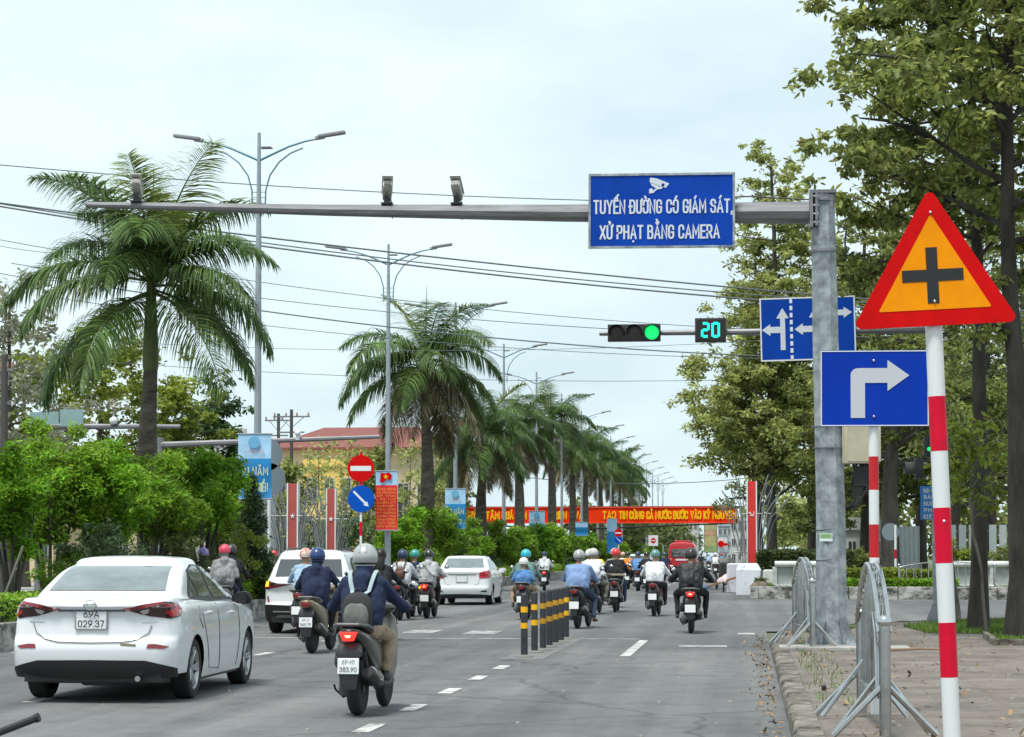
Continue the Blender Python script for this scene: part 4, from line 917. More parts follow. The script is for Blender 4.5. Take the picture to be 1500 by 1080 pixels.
# ---- hanging street banners
SKY1 = M('banner pale blue', (.36,.60,.82), .6, var=.15, vs=2); SKY2 = M('banner blue', (.02,.27,.62), .6, var=.1, vs=2); CREAM = M('banner cream print', (.55,.62,.45), .7); PINK = M('banner pink print', (.62,.30,.40), .7)
def banner(label, x0, x1, yt, yb, Y, kind, lines):
    a = A(x0, yt, Y); b = A(x1, yb, Y); W, H = b.x-a.x, a.z-b.z
    t = T('street_banner', label, 'banner', (a.x+W/2, Y, b.z), 0, 'vertical banners on the lamp posts')
    m = MB()
    def sheet(z0, z1, mi, y=0.0):
        n = 14
        for j in range(n):
            u0, u1 = z0+(z1-z0)*j/n, z0+(z1-z0)*(j+1)/n
            wv = lambda z: .05*math.sin(z*2.3/H*3)*(1-z/H)
            m.add([(-W/2,y+wv(u0),u0),(W/2,y+wv(u0)*1.5,u0),(W/2,y+wv(u1)*1.5,u1),(-W/2,y+wv(u1),u1)], [(0,1,2,3)], mi)
            m.add([(-W/2,y+.008+wv(u0),u0),(W/2,y+.008+wv(u0)*1.5,u0),(W/2,y+.008+wv(u1)*1.5,u1),(-W/2,y+.008+wv(u1),u1)], [(3,2,1,0)], mi)
    if kind == 'blue': sheet(0, H*.62, 0); sheet(H*.62, H, 1); mats = [SKY2, SKY1]
    else: sheet(0, H*.76, 0); sheet(H*.76, H, 1); mats = [M('banner red', (.66,.02,.015), .6, var=.08, vs=2), SKY1]
    m.build('cloth', mats, t, fix=False, smooth=60)
    for z_ in (0, H): m = MB(); m.tube([(-W/2-.03,0,z_),(W/2+.03,0,z_)], .02, 6); m.build('rail', LP, t)
    if lines:
        n = len(lines); col = CREAM if kind == 'blue' else M('banner yellow print', (.75,.42,.05), .6)
        zt, zb = (H*.56, H*.06) if kind == 'blue' else (H*.72, H*.04)
        for i, s in enumerate(lines):
            z = zt-(zt-zb)*(i+.8)/n; text_mesh('lettering', s, col, t, (0,-.065,z), (zt-zb)/n*.55, W*min(.85,.13*len(s)+.1), .003, bold=.03)
        m = MB()
        if kind == 'blue': m.lathe([(.18*W,-.07),(.18*W,-.066)], (0,0,H*.87), 'Y', 16); m.build('emblem', M('emblem blue', (.15,.42,.66), .6), t); text_mesh('lettering', 'MỪNG', PINK, t, (0,-.06,H*.70), H*.05, W*.6, .003, bold=.02)
        else:
            m.prism([(-.3*W,H*.80),(-.26*W,H*.97),(-.05*W,H*.955),(.1*W,H*.975),(.27*W,H*.93),(.22*W,H*.84),(.02*W,H*.86),(-.12*W,H*.81)], -.07, -.064); m.build('flag_emblem', REDS, t, smooth=0)
            m = MB(); star = [(math.sin(k*PI/5)*(.09 if k % 2 == 0 else .04)*W*1.4-.02*W, math.cos(k*PI/5)*(.09 if k % 2 == 0 else .04)*W*1.4+H*.9) for k in range(10)]; m.prism(star, -.076, -.071); m.build('star', YEL, t, smooth=0)
    return t
banner('blue and white vertical banner on the nearest lamp, above the conifer', 349, 397, 636, 731, 56.6, 'blue', ['40 NĂM', 'PHÁT TRIỂN'])
banner('red vertical banner with yellow lines of wording on the second lamp', 550.5, 582, 690, 777, LY[1]-.4, 'red', ['CHÀO MỪNG', 'ĐẠI HỘI ĐẢNG', 'BỘ TỈNH', 'LẦN THỨ', 'NHIỆM KỲ', 'ĐOÀN KẾT', 'DÂN CHỦ', 'KỶ CƯƠNG', 'SÁNG TẠO', 'HÀNH ĐỘNG', 'PHÁT TRIỂN', 'BỀN VỮNG'])
banner('blue and white banner on the third lamp, left of the slogan banner', 652, 682, 716, 775, LY[2]-.4, 'blue', ['40 NĂM', 'VỮNG'])
banner('blue and white banner hanging across the slogan banner between two palms', 775, 798, 749, 797, LY[4]-4, 'blue', ['CHÀO', 'MỪNG', 'NĂM'])
banner('small blue banner low against the shrubs right of the middle palms', 843, 861, 765, 785, LY[5]-.4, 'blue', None)
banner('blue standing cloth panel beside the distant no entry sign', 889, 904, 760, 810, 168, 'blue', None)
# ---- slogan banner across the road
BY = 186.0; a = A(681, 743, BY); b = A(1080, 766.5, BY); W, H = b.x-a.x, a.z-b.z; kb = W/399
t = T('slogan_banner', 'long red banner with yellow capitals stretched across the road', 'banner', (a.x, BY, b.z))
m = MB(); n = 40
for i in range(n):
    x0, x1 = W*i/n, W*(i+1)/n; s = lambda x: .05*math.sin(x*.9)
    m.add([(x0,s(x0),.06),(x1,s(x1),.06),(x1,s(x1),H-.06),(x0,s(x0),H-.06)], [(0,1,2,3)], 0)
m.build('cloth', M('slogan red', (.86,.045,.006), .6, spec=.1), t, fix=False, smooth=60)
m = MB(); m.bx(0,W,-.1,.02,H-.1,H); m.bx(0,W,-.1,.02,0,.09); m.build('border', M('slogan orange', (.8,.08,.04), .6, spec=.1), t, smooth=0)
SY_ = M('slogan yellow', (.9,.52,.01), .6, spec=.1)
for s, x0, x1 in (('QUYẾT', 682, 708), ('TÂM', 712, 733), ('QUÁ', 737, 753), ('LÀM', 757, 773), ('ĐẠO', 777, 799), ('TRIỂN', 806, 832), ('VÀ', 843, 856), ('TẠO', 884, 904), ('TIN', 908, 921), ('CÙNG', 923, 945), ('CẢ', 948, 958.5), ('NƯỚC', 961, 985), ('BƯỚC', 987, 1009), ('VÀO', 1012, 1028), ('KỶ', 1031, 1041), ('NGUYÊN', 1044, 1079)):
    text_mesh('lettering', s, SY_, t, (((x0+x1)/2-681)*kb, -.12, H*.24), H*.50, (x1-x0)*kb, .01, stroke=.165)
t = T('banner_gantry', 'dark steel gantry truss carrying the slogan banner from behind', 'gantry', (a.x-.5, BY+.7, 0))
m = MB(); m.tube([(-.2,0,0),(-.2,0,b.z+H)], .14, 10); m.tube([(W+.9,0,0),(W+.9,0,b.z+H)], .14, 10); m.build('post', GALV2, t)
m = MB(); m.tube([(0,0,b.z-.1),(W*.5,0,b.z-.45),(W+1,0,b.z+.05)], .07, 6); m.tube([(0,0,b.z+H),(W+1,0,b.z+H)], .06, 6)
for i in range(25): m.tube([(W*i/25,0,b.z-.2),(W*(i+.5)/25,0,b.z+H)], .03, 4)
m.build('truss', BLKP, t)
# ---- no entry and keep-right discs
def disc_sign(label, px, y1, y2, Y, r, X=None, two=True, mark2=True):
    c1 = A(px, y1, Y); c2 = A(px+1, y2, Y); t = T('disc_sign', label, 'sign', (c1.x, Y, .1))
    stripes(t, [0,.6,1.1,1.6,2.1,2.6,3.1,c1.z+r], .045)
    m = MB(); m.lathe([(0,-.012),(r,-.01),(r,0)], (0,-.06,c1.z-.1), 'Y', 40); m.build('no_entry_disc', REDS, t)
    m = MB(); m.box((0,-.076,c1.z-.1),(r*1.55,.006,r*.36)); m.build('white_bar', WHT, t, smooth=0)
    if two:
        m = MB(); m.lathe([(0,-.012),(r,-.01),(r,0)], (.01,-.06,c2.z-.1), 'Y', 40); m.build('keep_right_disc', M('disc blue', (.002,.08,.45), .55, spec=.1), t)
        ro = Matrix.Rotation(R(45), 3, 'Y'); m = MB()
        P = [(-r*.8,-r*.08),(r*.45,-r*.08),(r*.45,-r*.2),(r*.82,0),(r*.45,r*.2),(r*.45,r*.08),(-r*.8,r*.08)]
        m.prism([(x*.707+z*.707, -x*.707+z*.707) for x, z in P], -.0755, -.0725); o = m.build('arrow', WHT, t, smooth=0); o.location = (.01,0,c2.z-.1)
    return t
disc_sign('red no entry disc above a blue disc with a slanting arrow, on the median nose', 529, 686.5, 731, 77.4, .485)
disc_sign('small distant no entry disc over a blue arrow disc, above the shrubs', 906, 781, 791, 150, .28)
q = A(957, 792, 205); t = T('distant_sign', 'far white board with a red no entry disc at the end of the shrubs', 'sign', (q.x, 205, 0))
m = MB(); m.tube([(0,0,0),(0,0,q.z)], .05, 8); m.build('pole', LP, t)
m = MB(); m.box((0,-.06,q.z),(.9,.03,1.0)); m.build('board', WHT, t, smooth=0)
m = MB(); m.lathe([(0,-.01),(.25,-.008),(.25,0)], (0,-.08,q.z), 'Y', 20); m.build('no_entry_disc', REDS, t); m = MB(); m.box((0,-.095,q.z),(.38,.005,.09)); m.build('white_bar', WHT, t, smooth=0)
# ---- red monument slabs wrapped in curved steel tubes
TUBE = M('monument tube', (.22,.235,.235), .5, .4); MRED = M('monument red', (.40,.075,.06), .6, var=.15, vs=1)
def totem(label, px, yt, Y, wpx, seed, spread=1.0, ybase=812, red=None, hs=1.0, star=True):
    c = A(px, yt, Y); kk_ = Y/3200; w_ = wpx*kk_; t = T('monument', label, 'monument', (c.x, Y, .12), 0, 'red slabs ringed with steel tubes'); H = c.z-.12
    m = MB(); m.box((0,0,H/2),(w_*.76,w_*.7,H-.02)); m.build('slab', red or MRED, t, smooth=0)
    m = MB()
    for s in (-1, 1): m.box((s*w_*.45,-.02,H/2),(w_*.12,w_*.8,H))
    m.build('white_edge', WHT, t, smooth=0)
    m = MB()
    for s in (-1, 1):
        for j in range(4):
            f = j/3; hh = H*(1.03-.22*f)*hs; b_ = .3+.12*j; e_ = (.40+.45*f)*spread; yy = -.1-.25*(j % 3)
            m.tube([(s*b_*w_*1.6,yy,0),(s*b_*w_*1.7,yy,hh*.5),(s*(b_*w_*1.7+e_*.3),yy,hh*.8),(s*(b_*w_*1.5+e_),yy,hh)], .026, 6)
            m.tube([(s*(b_+.08)*w_*1.6,yy+.12,0),(s*(b_+.08)*w_*1.7,yy+.12,hh*.4),(s*((b_+.08)*w_*1.7+e_*.3),yy+.12,hh*.72),(s*((b_+.05)*w_*1.5+e_*.8),yy+.12,hh*.93)], .022, 6)
        for z in (.35,.7): m.tube([(s*w_*.4,-.3,H*z),(s*w_*1.9,-.3,H*z)], .02, 5)
    m.build('steel_tubes', TUBE, t)
    m = MB()
    st_ = [(math.sin(k*PI/5)*(.10 if k % 2 == 0 else .045), math.cos(k*PI/5)*(.10 if k % 2 == 0 else .045)+H*.70) for k in range(10)]
    if star: m.prism(st_, -w_*.37-.02, -w_*.37); m.build('star', WHT, t, smooth=0)
    else:
        m.tube([(.07,-w_*.37,H*.70+.09),(.10,-w_*.37,H*.70),(.04,-w_*.37,H*.70-.08),(-.07,-w_*.37,H*.70-.07)], .016, 6); m.tube([(-.08,-w_*.37,H*.70+.02),(.08,-w_*.37,H*.70-.1)], .014, 6); m.box((-.08,-w_*.37,H*.70+.04),(.08,.02,.05)); m.build('emblem', WHT, t)
    return t
totem('pinkish red monument slab with steel tubes, left of the pair across the crossing', 430, 708, 79.5, 17, 1)
totem('pinkish red monument slab with steel tubes, right of the pair across the crossing', 486, 716, 84, 14.5, 2)
totem('red monument slab with small white emblem, in front of the park trees', 1101, 705, 87, 15, 3, 1.2, red=M('monument bright red', (.62,.03,.02), .5, var=.08), star=False, hs=1.03)
# ---- overhead wires
CB = M('cable grey', (.10,.12,.13), .6)
def wire(label, pts, Y0, Y1, r, sag=0.6):
    a = A(*pts[0], Y0); b = A(*pts[1], Y1); d = b-a; a2 = a-d*.6; b2 = b+d*.6 if pts[1][0] > 1100 else b+d*.45; q = []
    for i in range(25):
        f = i/24; p = a2.lerp(b2, f); p.z -= sag*4*f*(1-f)-sag*.7; q.append(p)
    o = T('overhead_cable', label, 'cable', q[0]); m = MB(); m.tube([p-q[0] for p in q], r, 5); m.build('line', CB, o); return o
WS = [((0,238),(860,294),62,70,.016,'topmost thin overhead wire, crossing behind the camera arm'), ((0,294),(1100,424),64,74,.028,'thick overhead cable running down from the left edge behind the arm'),
      ((375,352),(1110,430),70,74,.022,'upper of the two thick cables crossing between the lamp and the blue lane board'), ((375,357),(1110,437),70.3,74.3,.03,'lower of the two thick cables crossing between the lamp and the blue lane board'),
      ((395,412),(1010,478),72,78,.012,'thin wire above the second palm crown'), ((400,436),(1010,488),76,80,.014,'thin wire crossing the top of the second palm'), ((425,458),(1010,517),76,80,.024,'darker wire crossing the second lamp post'),
      ((425,478),(1010,523),77,81,.012,'thin wire below the darker one at the second lamp post'), ((420,508),(1010,505),80,84,.009,'faint nearly level wire left of the second palm'), ((400,543),(1010,558),90,96,.012,'faint level wire above the far palms'),
      ((0,357),(200,372),66,66,.010,'short faint wire behind the left palm fronds'), ((0,397),(170,410),66,66,.014,'faint wire at the left edge above the pale tree'), ((880,706),(1060,704),170,175,.03,'faint far wire just above the slogan banner')]
for a, b, ya, yb_, r, lb in WS: wire(lb, (a, b), ya, yb_, r)
# ================================================================ VEHICLES
GLASS = M('dark tinted glass', (.05,.06,.065), .06, spec=1.0, coat=.6)
GLASSR = M('rear window glass', (.15,.18,.185), .06, spec=1.0, coat=.8, var=.3, vs=1.6)  # pale mottled base colour paints a soft sky reflection into the glass
CARW = M('pearl white paint', (.72,.74,.75), .28, coat=.9)
TRIM = M('black trim', (.013,.013,.014), .5)
CHR = M('chrome', (.6,.6,.6), .15, 1.0)
TLR = M('tail lamp red', (.20,.004,.006), .12, coat=1, var=.3, vs=14)
TLRB = M('bright tail lamp red', (.42,.012,.018), .12, coat=1)
TLD = M('tail lamp smoked', (.035,.006,.007), .12, coat=1); TLC = M('tail lamp clear', (.45,.42,.42), .15, coat=1)
PLATE = M('number plate white', (.74,.76,.76), .45, var=.05); INK = M('plate ink', (.03,.03,.035), .5)
ALLOY = M('alloy wheel', (.45,.46,.47), .3, .85)
class Surf:
    """plan-curve stack: P(s, z) walks from the middle of the tail round one side to the nose"""
    def __init__(k, yr, yf, hw, rr, rf, cr=.06, cf=.10, side=None): k.yr, k.yf, k.hw, k.rr, k.rf, k.cr, k.cf, k.side = yr, yf, hw, rr, rf, cr, cf, side
    def bends(k, z):
        W, a, b, r, q = k.hw(z), k.yr(z), k.yf(z), k.rr(z), k.rf(z); s1 = W-r; s2 = s1+r*PI/2; s3 = s2+(b-q)-(a+r); s4 = s3+q*PI/2; return W, a, b, r, q, s1, s2, s3, s4, s4+W-q
    def P(k, s, z):
        sg = -1 if s < 0 else 1; s = abs(s); W, a, b, r, q, s1, s2, s3, s4, s5 = k.bends(z)
        if s <= s1: x, y = s, a+k.cr*(s/W)**2
        elif s <= s2: t = (s-s1)/r; x = s1+r*math.sin(t); y = a+k.cr*(s1/W)**2+r*(1-math.cos(t))*(1-k.cr/r*(s1/W)**2*0); y = a+r*(1-math.cos(t))+k.cr*(s1/W)**2*math.cos(t)
        elif s <= s3: x, y = W, a+r+s-s2
        elif s <= s4: t = (s-s3)/q; x = W-q*(1-math.cos(t)); y = b-q+q*math.sin(t)-k.cf*((W-q)/W)**2*math.sin(t)
        else: x = max(0, s5-s); y = b-k.cf*(x/W)**2
        if k.side: x *= k.side(y, z)
        return Vector((sg*x, y, z))
    def side_pt(k, y, z, sg=1):
        W, a, b, r, q, s1, s2, s3, s4, s5 = k.bends(z)
        if y < a+r: t = math.acos(max(-1, min(1, 1-(y-a)/r))); return k.P(sg*(s1+r*t), z)
        if y > b-q: t = math.asin(max(-1, min(1, (y-b+q)/q))); return k.P(sg*(s3+q*t), z)
        return k.P(sg*(s2+y-a-r), z)
def decal(name, poly, fn, mat, par, off=.003, cell=.04, back=.012, smooth=40, flip=False, mats=None):
    b = bmesh.new(); f = b.faces.new([b.verts.new((x, y, 0)) for x, y in poly])
    xs = [p[0] for p in poly]; ys = [p[1] for p in poly]
    for lo, hi, no in ((min(xs), max(xs), (1,0,0)), (min(ys), max(ys), (0,1,0))):
        n = max(1, int((hi-lo)/cell))
        for i in range(1, n):
            v = lo+(hi-lo)*i/n; bmesh.ops.bisect_plane(b, geom=b.verts[:]+b.edges[:]+b.faces[:], plane_co=[v*c for c in no], plane_no=no)
    bmesh.ops.triangulate(b, faces=[f for f in b.faces if len(f.verts) > 4])
    e = .004; bd_ = {}
    for v in b.verts:
        u, w_ = v.co.x, v.co.y; p = fn(u, w_); n = (fn(u+e, w_)-fn(u-e, w_)).cross(fn(u, w_+e)-fn(u, w_-e))
        n = n.normalized() if n.length > 1e-12 else Vector((0,-1,0))
        ctr = Vector((0, 2.0, .6)); 
        if n.dot(p-ctr) < 0: n = -n
        bd_[v] = (p, n)
    for v, (p, n) in bd_.items(): v.co = p+n*(off+.003)
    edges = [ed for ed in b.edges if len(ed.link_faces) == 1]
    r = bmesh.ops.extrude_edge_only(b, edges=edges)
    nv = [g for g in r['geom'] if isinstance(g, bmesh.types.BMVert)]
    old = {tuple(round(c, 6) for c in v.co): n for v, (p, n) in bd_.items()}
    for v in nv:
        n = old.get(tuple(round(c, 6) for c in v.co))
        if n: v.co -= n*back
    bmesh.ops.recalc_face_normals(b, faces=b.faces)
    me = bpy.data.meshes.new(name); b.to_mesh(me); b.free(); me.materials.append(mat); me.shade_smooth(); me.set_sharp_from_angle(angle=R(smooth))
    # make sure the visible sheet faces outward
    o = bpy.data.objects.new(name, me); COL.objects.link(o); o.parent = par; return o
def wheel(par, x, y, r, w_=.2, sg=1, spokes=5, rim=ALLOY, name='wheel'):
    e = bpy.data.objects.new(name, None); COL.objects.link(e); e.parent = par; e.location = (x, y, r); e.empty_display_size = .1
    m = MB(); h = w_/2
    m.lathe([(r*.66,-h*.8),(r*.72,-h),(r*.93,-h*.98),(r*.985,-h*.8),(r,-h*.4),(r,h*.4),(r*.985,h*.8),(r*.93,h*.98),(r*.72,h),(r*.66,h*.8),(r*.62,0)], axis='X', seg=40); m.build('tyre', RUB, e, smooth=30)
    m = MB(); m.lathe([(r*.70,sg*h*.93),(r*.66,sg*h*.95),(r*.62,sg*h*.8),(r*.6,sg*h*.2),(r*.6,-sg*h*.7)], axis='X', seg=36, cap=False)
    for i in range(spokes):
        for dd in (-.17, .17):
            a = 2*PI*i/spokes; c1 = Vector((sg*h*.55, math.cos(a+dd*.4)*r*.12, math.sin(a+dd*.4)*r*.12)); c2 = Vector((sg*h*.78, math.cos(a+dd)*r*.62, math.sin(a+dd)*r*.62)); m.tube([c1, c2], [r*.06, r*.045], 6)
    m.lathe([(0,sg*h*.7),(r*.13,sg*h*.66),(r*.16,sg*h*.4)], axis='X', seg=16); m.build('rim', rim, e, smooth=40)
    m = MB(); m.lathe([(r*.60,-sg*h*.1),(r*.05,-sg*h*.1)], axis='X', seg=24); m.build('hub_shadow_disc', TRIM, e)  # black disc standing in for the shade behind the spokes
    return e
def lerp_tab(tab):
    """smooth monotone curve through the table"""
    xs = [a for a, b in tab]; ys = [b for a, b in tab]; n = len(xs); dl = [(ys[i+1]-ys[i])/(xs[i+1]-xs[i]) for i in range(n-1)]; m = [dl[0]]
    for i in range(1, n-1): m.append(0 if dl[i-1]*dl[i] <= 0 else 2*dl[i-1]*dl[i]/(dl[i-1]+dl[i]))
    m.append(dl[-1])
    def f(x):
        if x <= xs[0]: return ys[0]
        if x >= xs[-1]: return ys[-1]
        for i in range(n-1):
            if x <= xs[i+1]:
                h = xs[i+1]-xs[i]; t = (x-xs[i])/h; return (2*t**3-3*t**2+1)*ys[i]+(t**3-2*t**2+t)*h*m[i]+(-2*t**3+3*t**2)*ys[i+1]+(t**3-t**2)*h*m[i+1]
    return f
def car(name, label, loc, rz, C):
    t = T(name, label, 'car', loc, rz)
    Lc, W, r_w = C['L'], C['W']/2, C['wr']; top = lerp_tab(C['top']); yr = lerp_tab(C['rear']); yf = lerp_tab(C['front'])
    hw = lerp_tab([(a, b*W) for a, b in C['wid']])
    tap = lambda y, z: 1-.06*max(0, (.9-y)/.9)**2-.09*max(0, (y-(Lc-1.2))/1.2)**2
    S = Surf(yr, yf, hw, lambda z: C.get('rr', .22), lambda z: .45, C.get('cr', .09), .16, tap)
    ax = C['axles']; zb = .21; ra = r_w+.045
    def bot(y):
        z = zb
        for a in ax:
            d = abs(y-a)
            if d < ra: z = max(z, r_w+math.sqrt(ra*ra-d*d)*.98)
        if y < ax[0]-ra: z = C.get('rb', .28)
        return z
    # sample positions along the side
    zs = .6; W_, a_, b_, r_, q_, s1, s2, s3, s4, s5 = S.bends(zs)
    frac = sorted(set([i/160 for i in range(161)])); nz_ = 44; m = MB(); rows = []
    ycrit = []
    for a in ax: ycrit += [a+ra*math.cos(PI*i/14) for i in range(15)]+[a-ra-.004, a+ra+.004]
    yside = sorted([y for y in set([.3+i*.12 for i in range(int((Lc-.8)/.12))]+ycrit)])
    us = [('s', s1*i/12) for i in range(12)]+[('a', i/12) for i in range(12)]+[('y', y) for y in yside if S.yr(.6)+C.get('rr', .22) < y < S.yf(.6)-.45]+[('b', i/8) for i in range(8)]+[('f', i/9) for i in range(10)]
    def pt(u, z):
        W2, a2, b2, r2, q2, t1, t2, t3, t4, t5 = S.bends(z); k_, v = u
        s = {'s': lambda: v/s1*t1, 'a': lambda: t1+(t2-t1)*v, 'y': lambda: t2+(v-a2-r2), 'b': lambda: t3+(t4-t3)*v, 'f': lambda: t4+(t5-t4)*v}[k_]()
        return S.P(s, z)
    grid = []
    for j in range(nz_+1):
        w_ = j/nz_; row = []
        for u in us:
            y0 = pt(u, .6).y; zt = top(y0); z0 = bot(y0); z = z0+w_*(zt-z0); p = pt(u, z)
            if j == nz_: p.x *= .985
            row.append(p)
        full = row+[Vector((-p.x, p.y, p.z)) for p in reversed(row[1:-1])]; grid.append(full)
    nloop = len(grid[0]); nrow = len(us)
    # top deck, crowned between the two sides
    V = [p for g in grid for p in g]; F = [(i*nloop+k, i*nloop+(k+1) % nloop, (i+1)*nloop+(k+1) % nloop, (i+1)*nloop+k) for i in range(nz_) for k in range(nloop)]
    m.add(V, F, 0); tr = grid[-1]; kk = 8; V2 = []
    for i in range(nrow):
        p = tr[i]; q = Vector((-p.x, p.y, p.z))
        for c in range(kk+1): f = c/kk; g = p.lerp(q, f); g.z += C.get('crown', .045)*(1-(2*f-1)**2)*min(1, abs(p.x)/W); V2.append(g)
    m.add(V2, [(i*(kk+1)+c, i*(kk+1)+c+1, (i+1)*(kk+1)+c+1, (i+1)*(kk+1)+c) for i in range(nrow-1) for c in range(kk)], 0)
    # cabin
    zt = C['roof']; cb = C['cab']; zbelt = C['belt']
    cyr = lerp_tab(cb['rear']); cyf = lerp_tab(cb['front']); chw = lerp_tab(cb['wid']); K = Surf(cyr, cyf, chw, lambda z: cb.get('rr', .16), lambda z: .28, cb.get('cr', .05), .12)
    lv = [zbelt-.12+(cb['zr']-zbelt+.12)*i/36 for i in range(37)]; rows = []
    def cl(z, sc=1, dz=0):
        W2, a2, b2, r2, q2, t1, t2, t3, t4, t5 = K.bends(z); cyc = (a2+b2)/2
        ss = [t1*i/12 for i in range(12)]+[t1+(t2-t1)*i/10 for i in range(10)]+[t2+(t3-t2)*i/20 for i in range(20)]+[t3+(t4-t3)*i/7 for i in range(7)]+[t4+(t5-t4)*i/8 for i in range(9)]
        pts = [K.P(s, z) for s in ss]; pts = pts+[Vector((-p.x, p.y, p.z)) for p in reversed(pts[1:-1])]
        return [Vector((p.x*sc, cyc+(p.y-cyc)*(1-(1-sc)*.8), p.z+dz)) for p in pts]
    rows = [cl(z) for z in lv]; H_ = zt-cb['zr']
    for sc, f in ((.975,.3),(.94,.5),(.87,.68),(.75,.82),(.55,.93),(.3,.985),(.02,1)): rows.append(cl(cb['zr'], sc, H_*f))
    m.loft(rows, 0, cap=False)
    m.build('body', [C['paint']], t, smooth=38)
    # underbody
    m = MB(); m.bx(-W*.68, W*.68, .25, Lc-.3, .2, .62); m.bx(-W*.93, W*.93, ax[0]+ra+.03, ax[1]-ra-.03, .18, .5); m.bx(-W*.8, W*.8, .12, ax[0]-ra-.05, .22, .5); m.build('underbody', TRIM, t, smooth=0)
    for a in ax:
        for sg in (-1, 1): wheel(t, sg*(W-.125), a, r_w, .2, sg, C.get('spokes', 5))
    C['extra'](t, S, K, top)
    # mirrors
    my, mz = C['mirror']; 
    for sg in (-1, 1):
        m = MB(); x0 = W*.93; m.loft([[Vector((sg*(x0+dx), my+dy_*k1, mz+dz_*k1+.0)) for dy_, dz_ in ((-.05,-.06),(.06,-.07),(.07,.05),(0,.075),(-.05,.07))] for dx, k1 in ((0,.4),(.06,.95),(.16,1.1),(.21,.8),(.23,.4))]); mo = m.build('mirror', C.get('mirrormat', TRIM), t, smooth=60)
    return t
def rrect(x0, x1, y0, y1): return [(x0,y0),(x1,y0),(x1,y1),(x0,y1)]
def mir(p): return [(-x, y) for x, y in reversed(p)]
def plate(par, S, z, w_, h, lines, y=None, x=0, fr=True):
    p = S.P(0, z); yy = (p.y-.018) if y is None else y
    m = MB(); m.box((x, yy, z), (w_, .012, h)); pl_ = m.build('number_plate', PLATE, par, smooth=0, bevel=.004, seg=1)
    if fr:
        m = MB()
        for c, d in (((0,h/2),(w_,.012)),((0,-h/2),(w_,.012)),((w_/2,0),(.012,h)),((-w_/2,0),(.012,h))): m.box((x+c[0],yy-.004,z+c[1]),(d[0],.016,d[1]))
        m.build('plate_frame', M('plate frame', (.25,.26,.26), .4), pl_, smooth=0)
    for i, s in enumerate(lines):
        hh = h*(.34 if i == 0 else .36); text_mesh('lettering', s, INK, pl_, (x, yy-.0065, z+(h*.09 if i == 0 else -h*.41)), hh, w_*(.50 if i == 0 else .84), .001, stroke=.14)
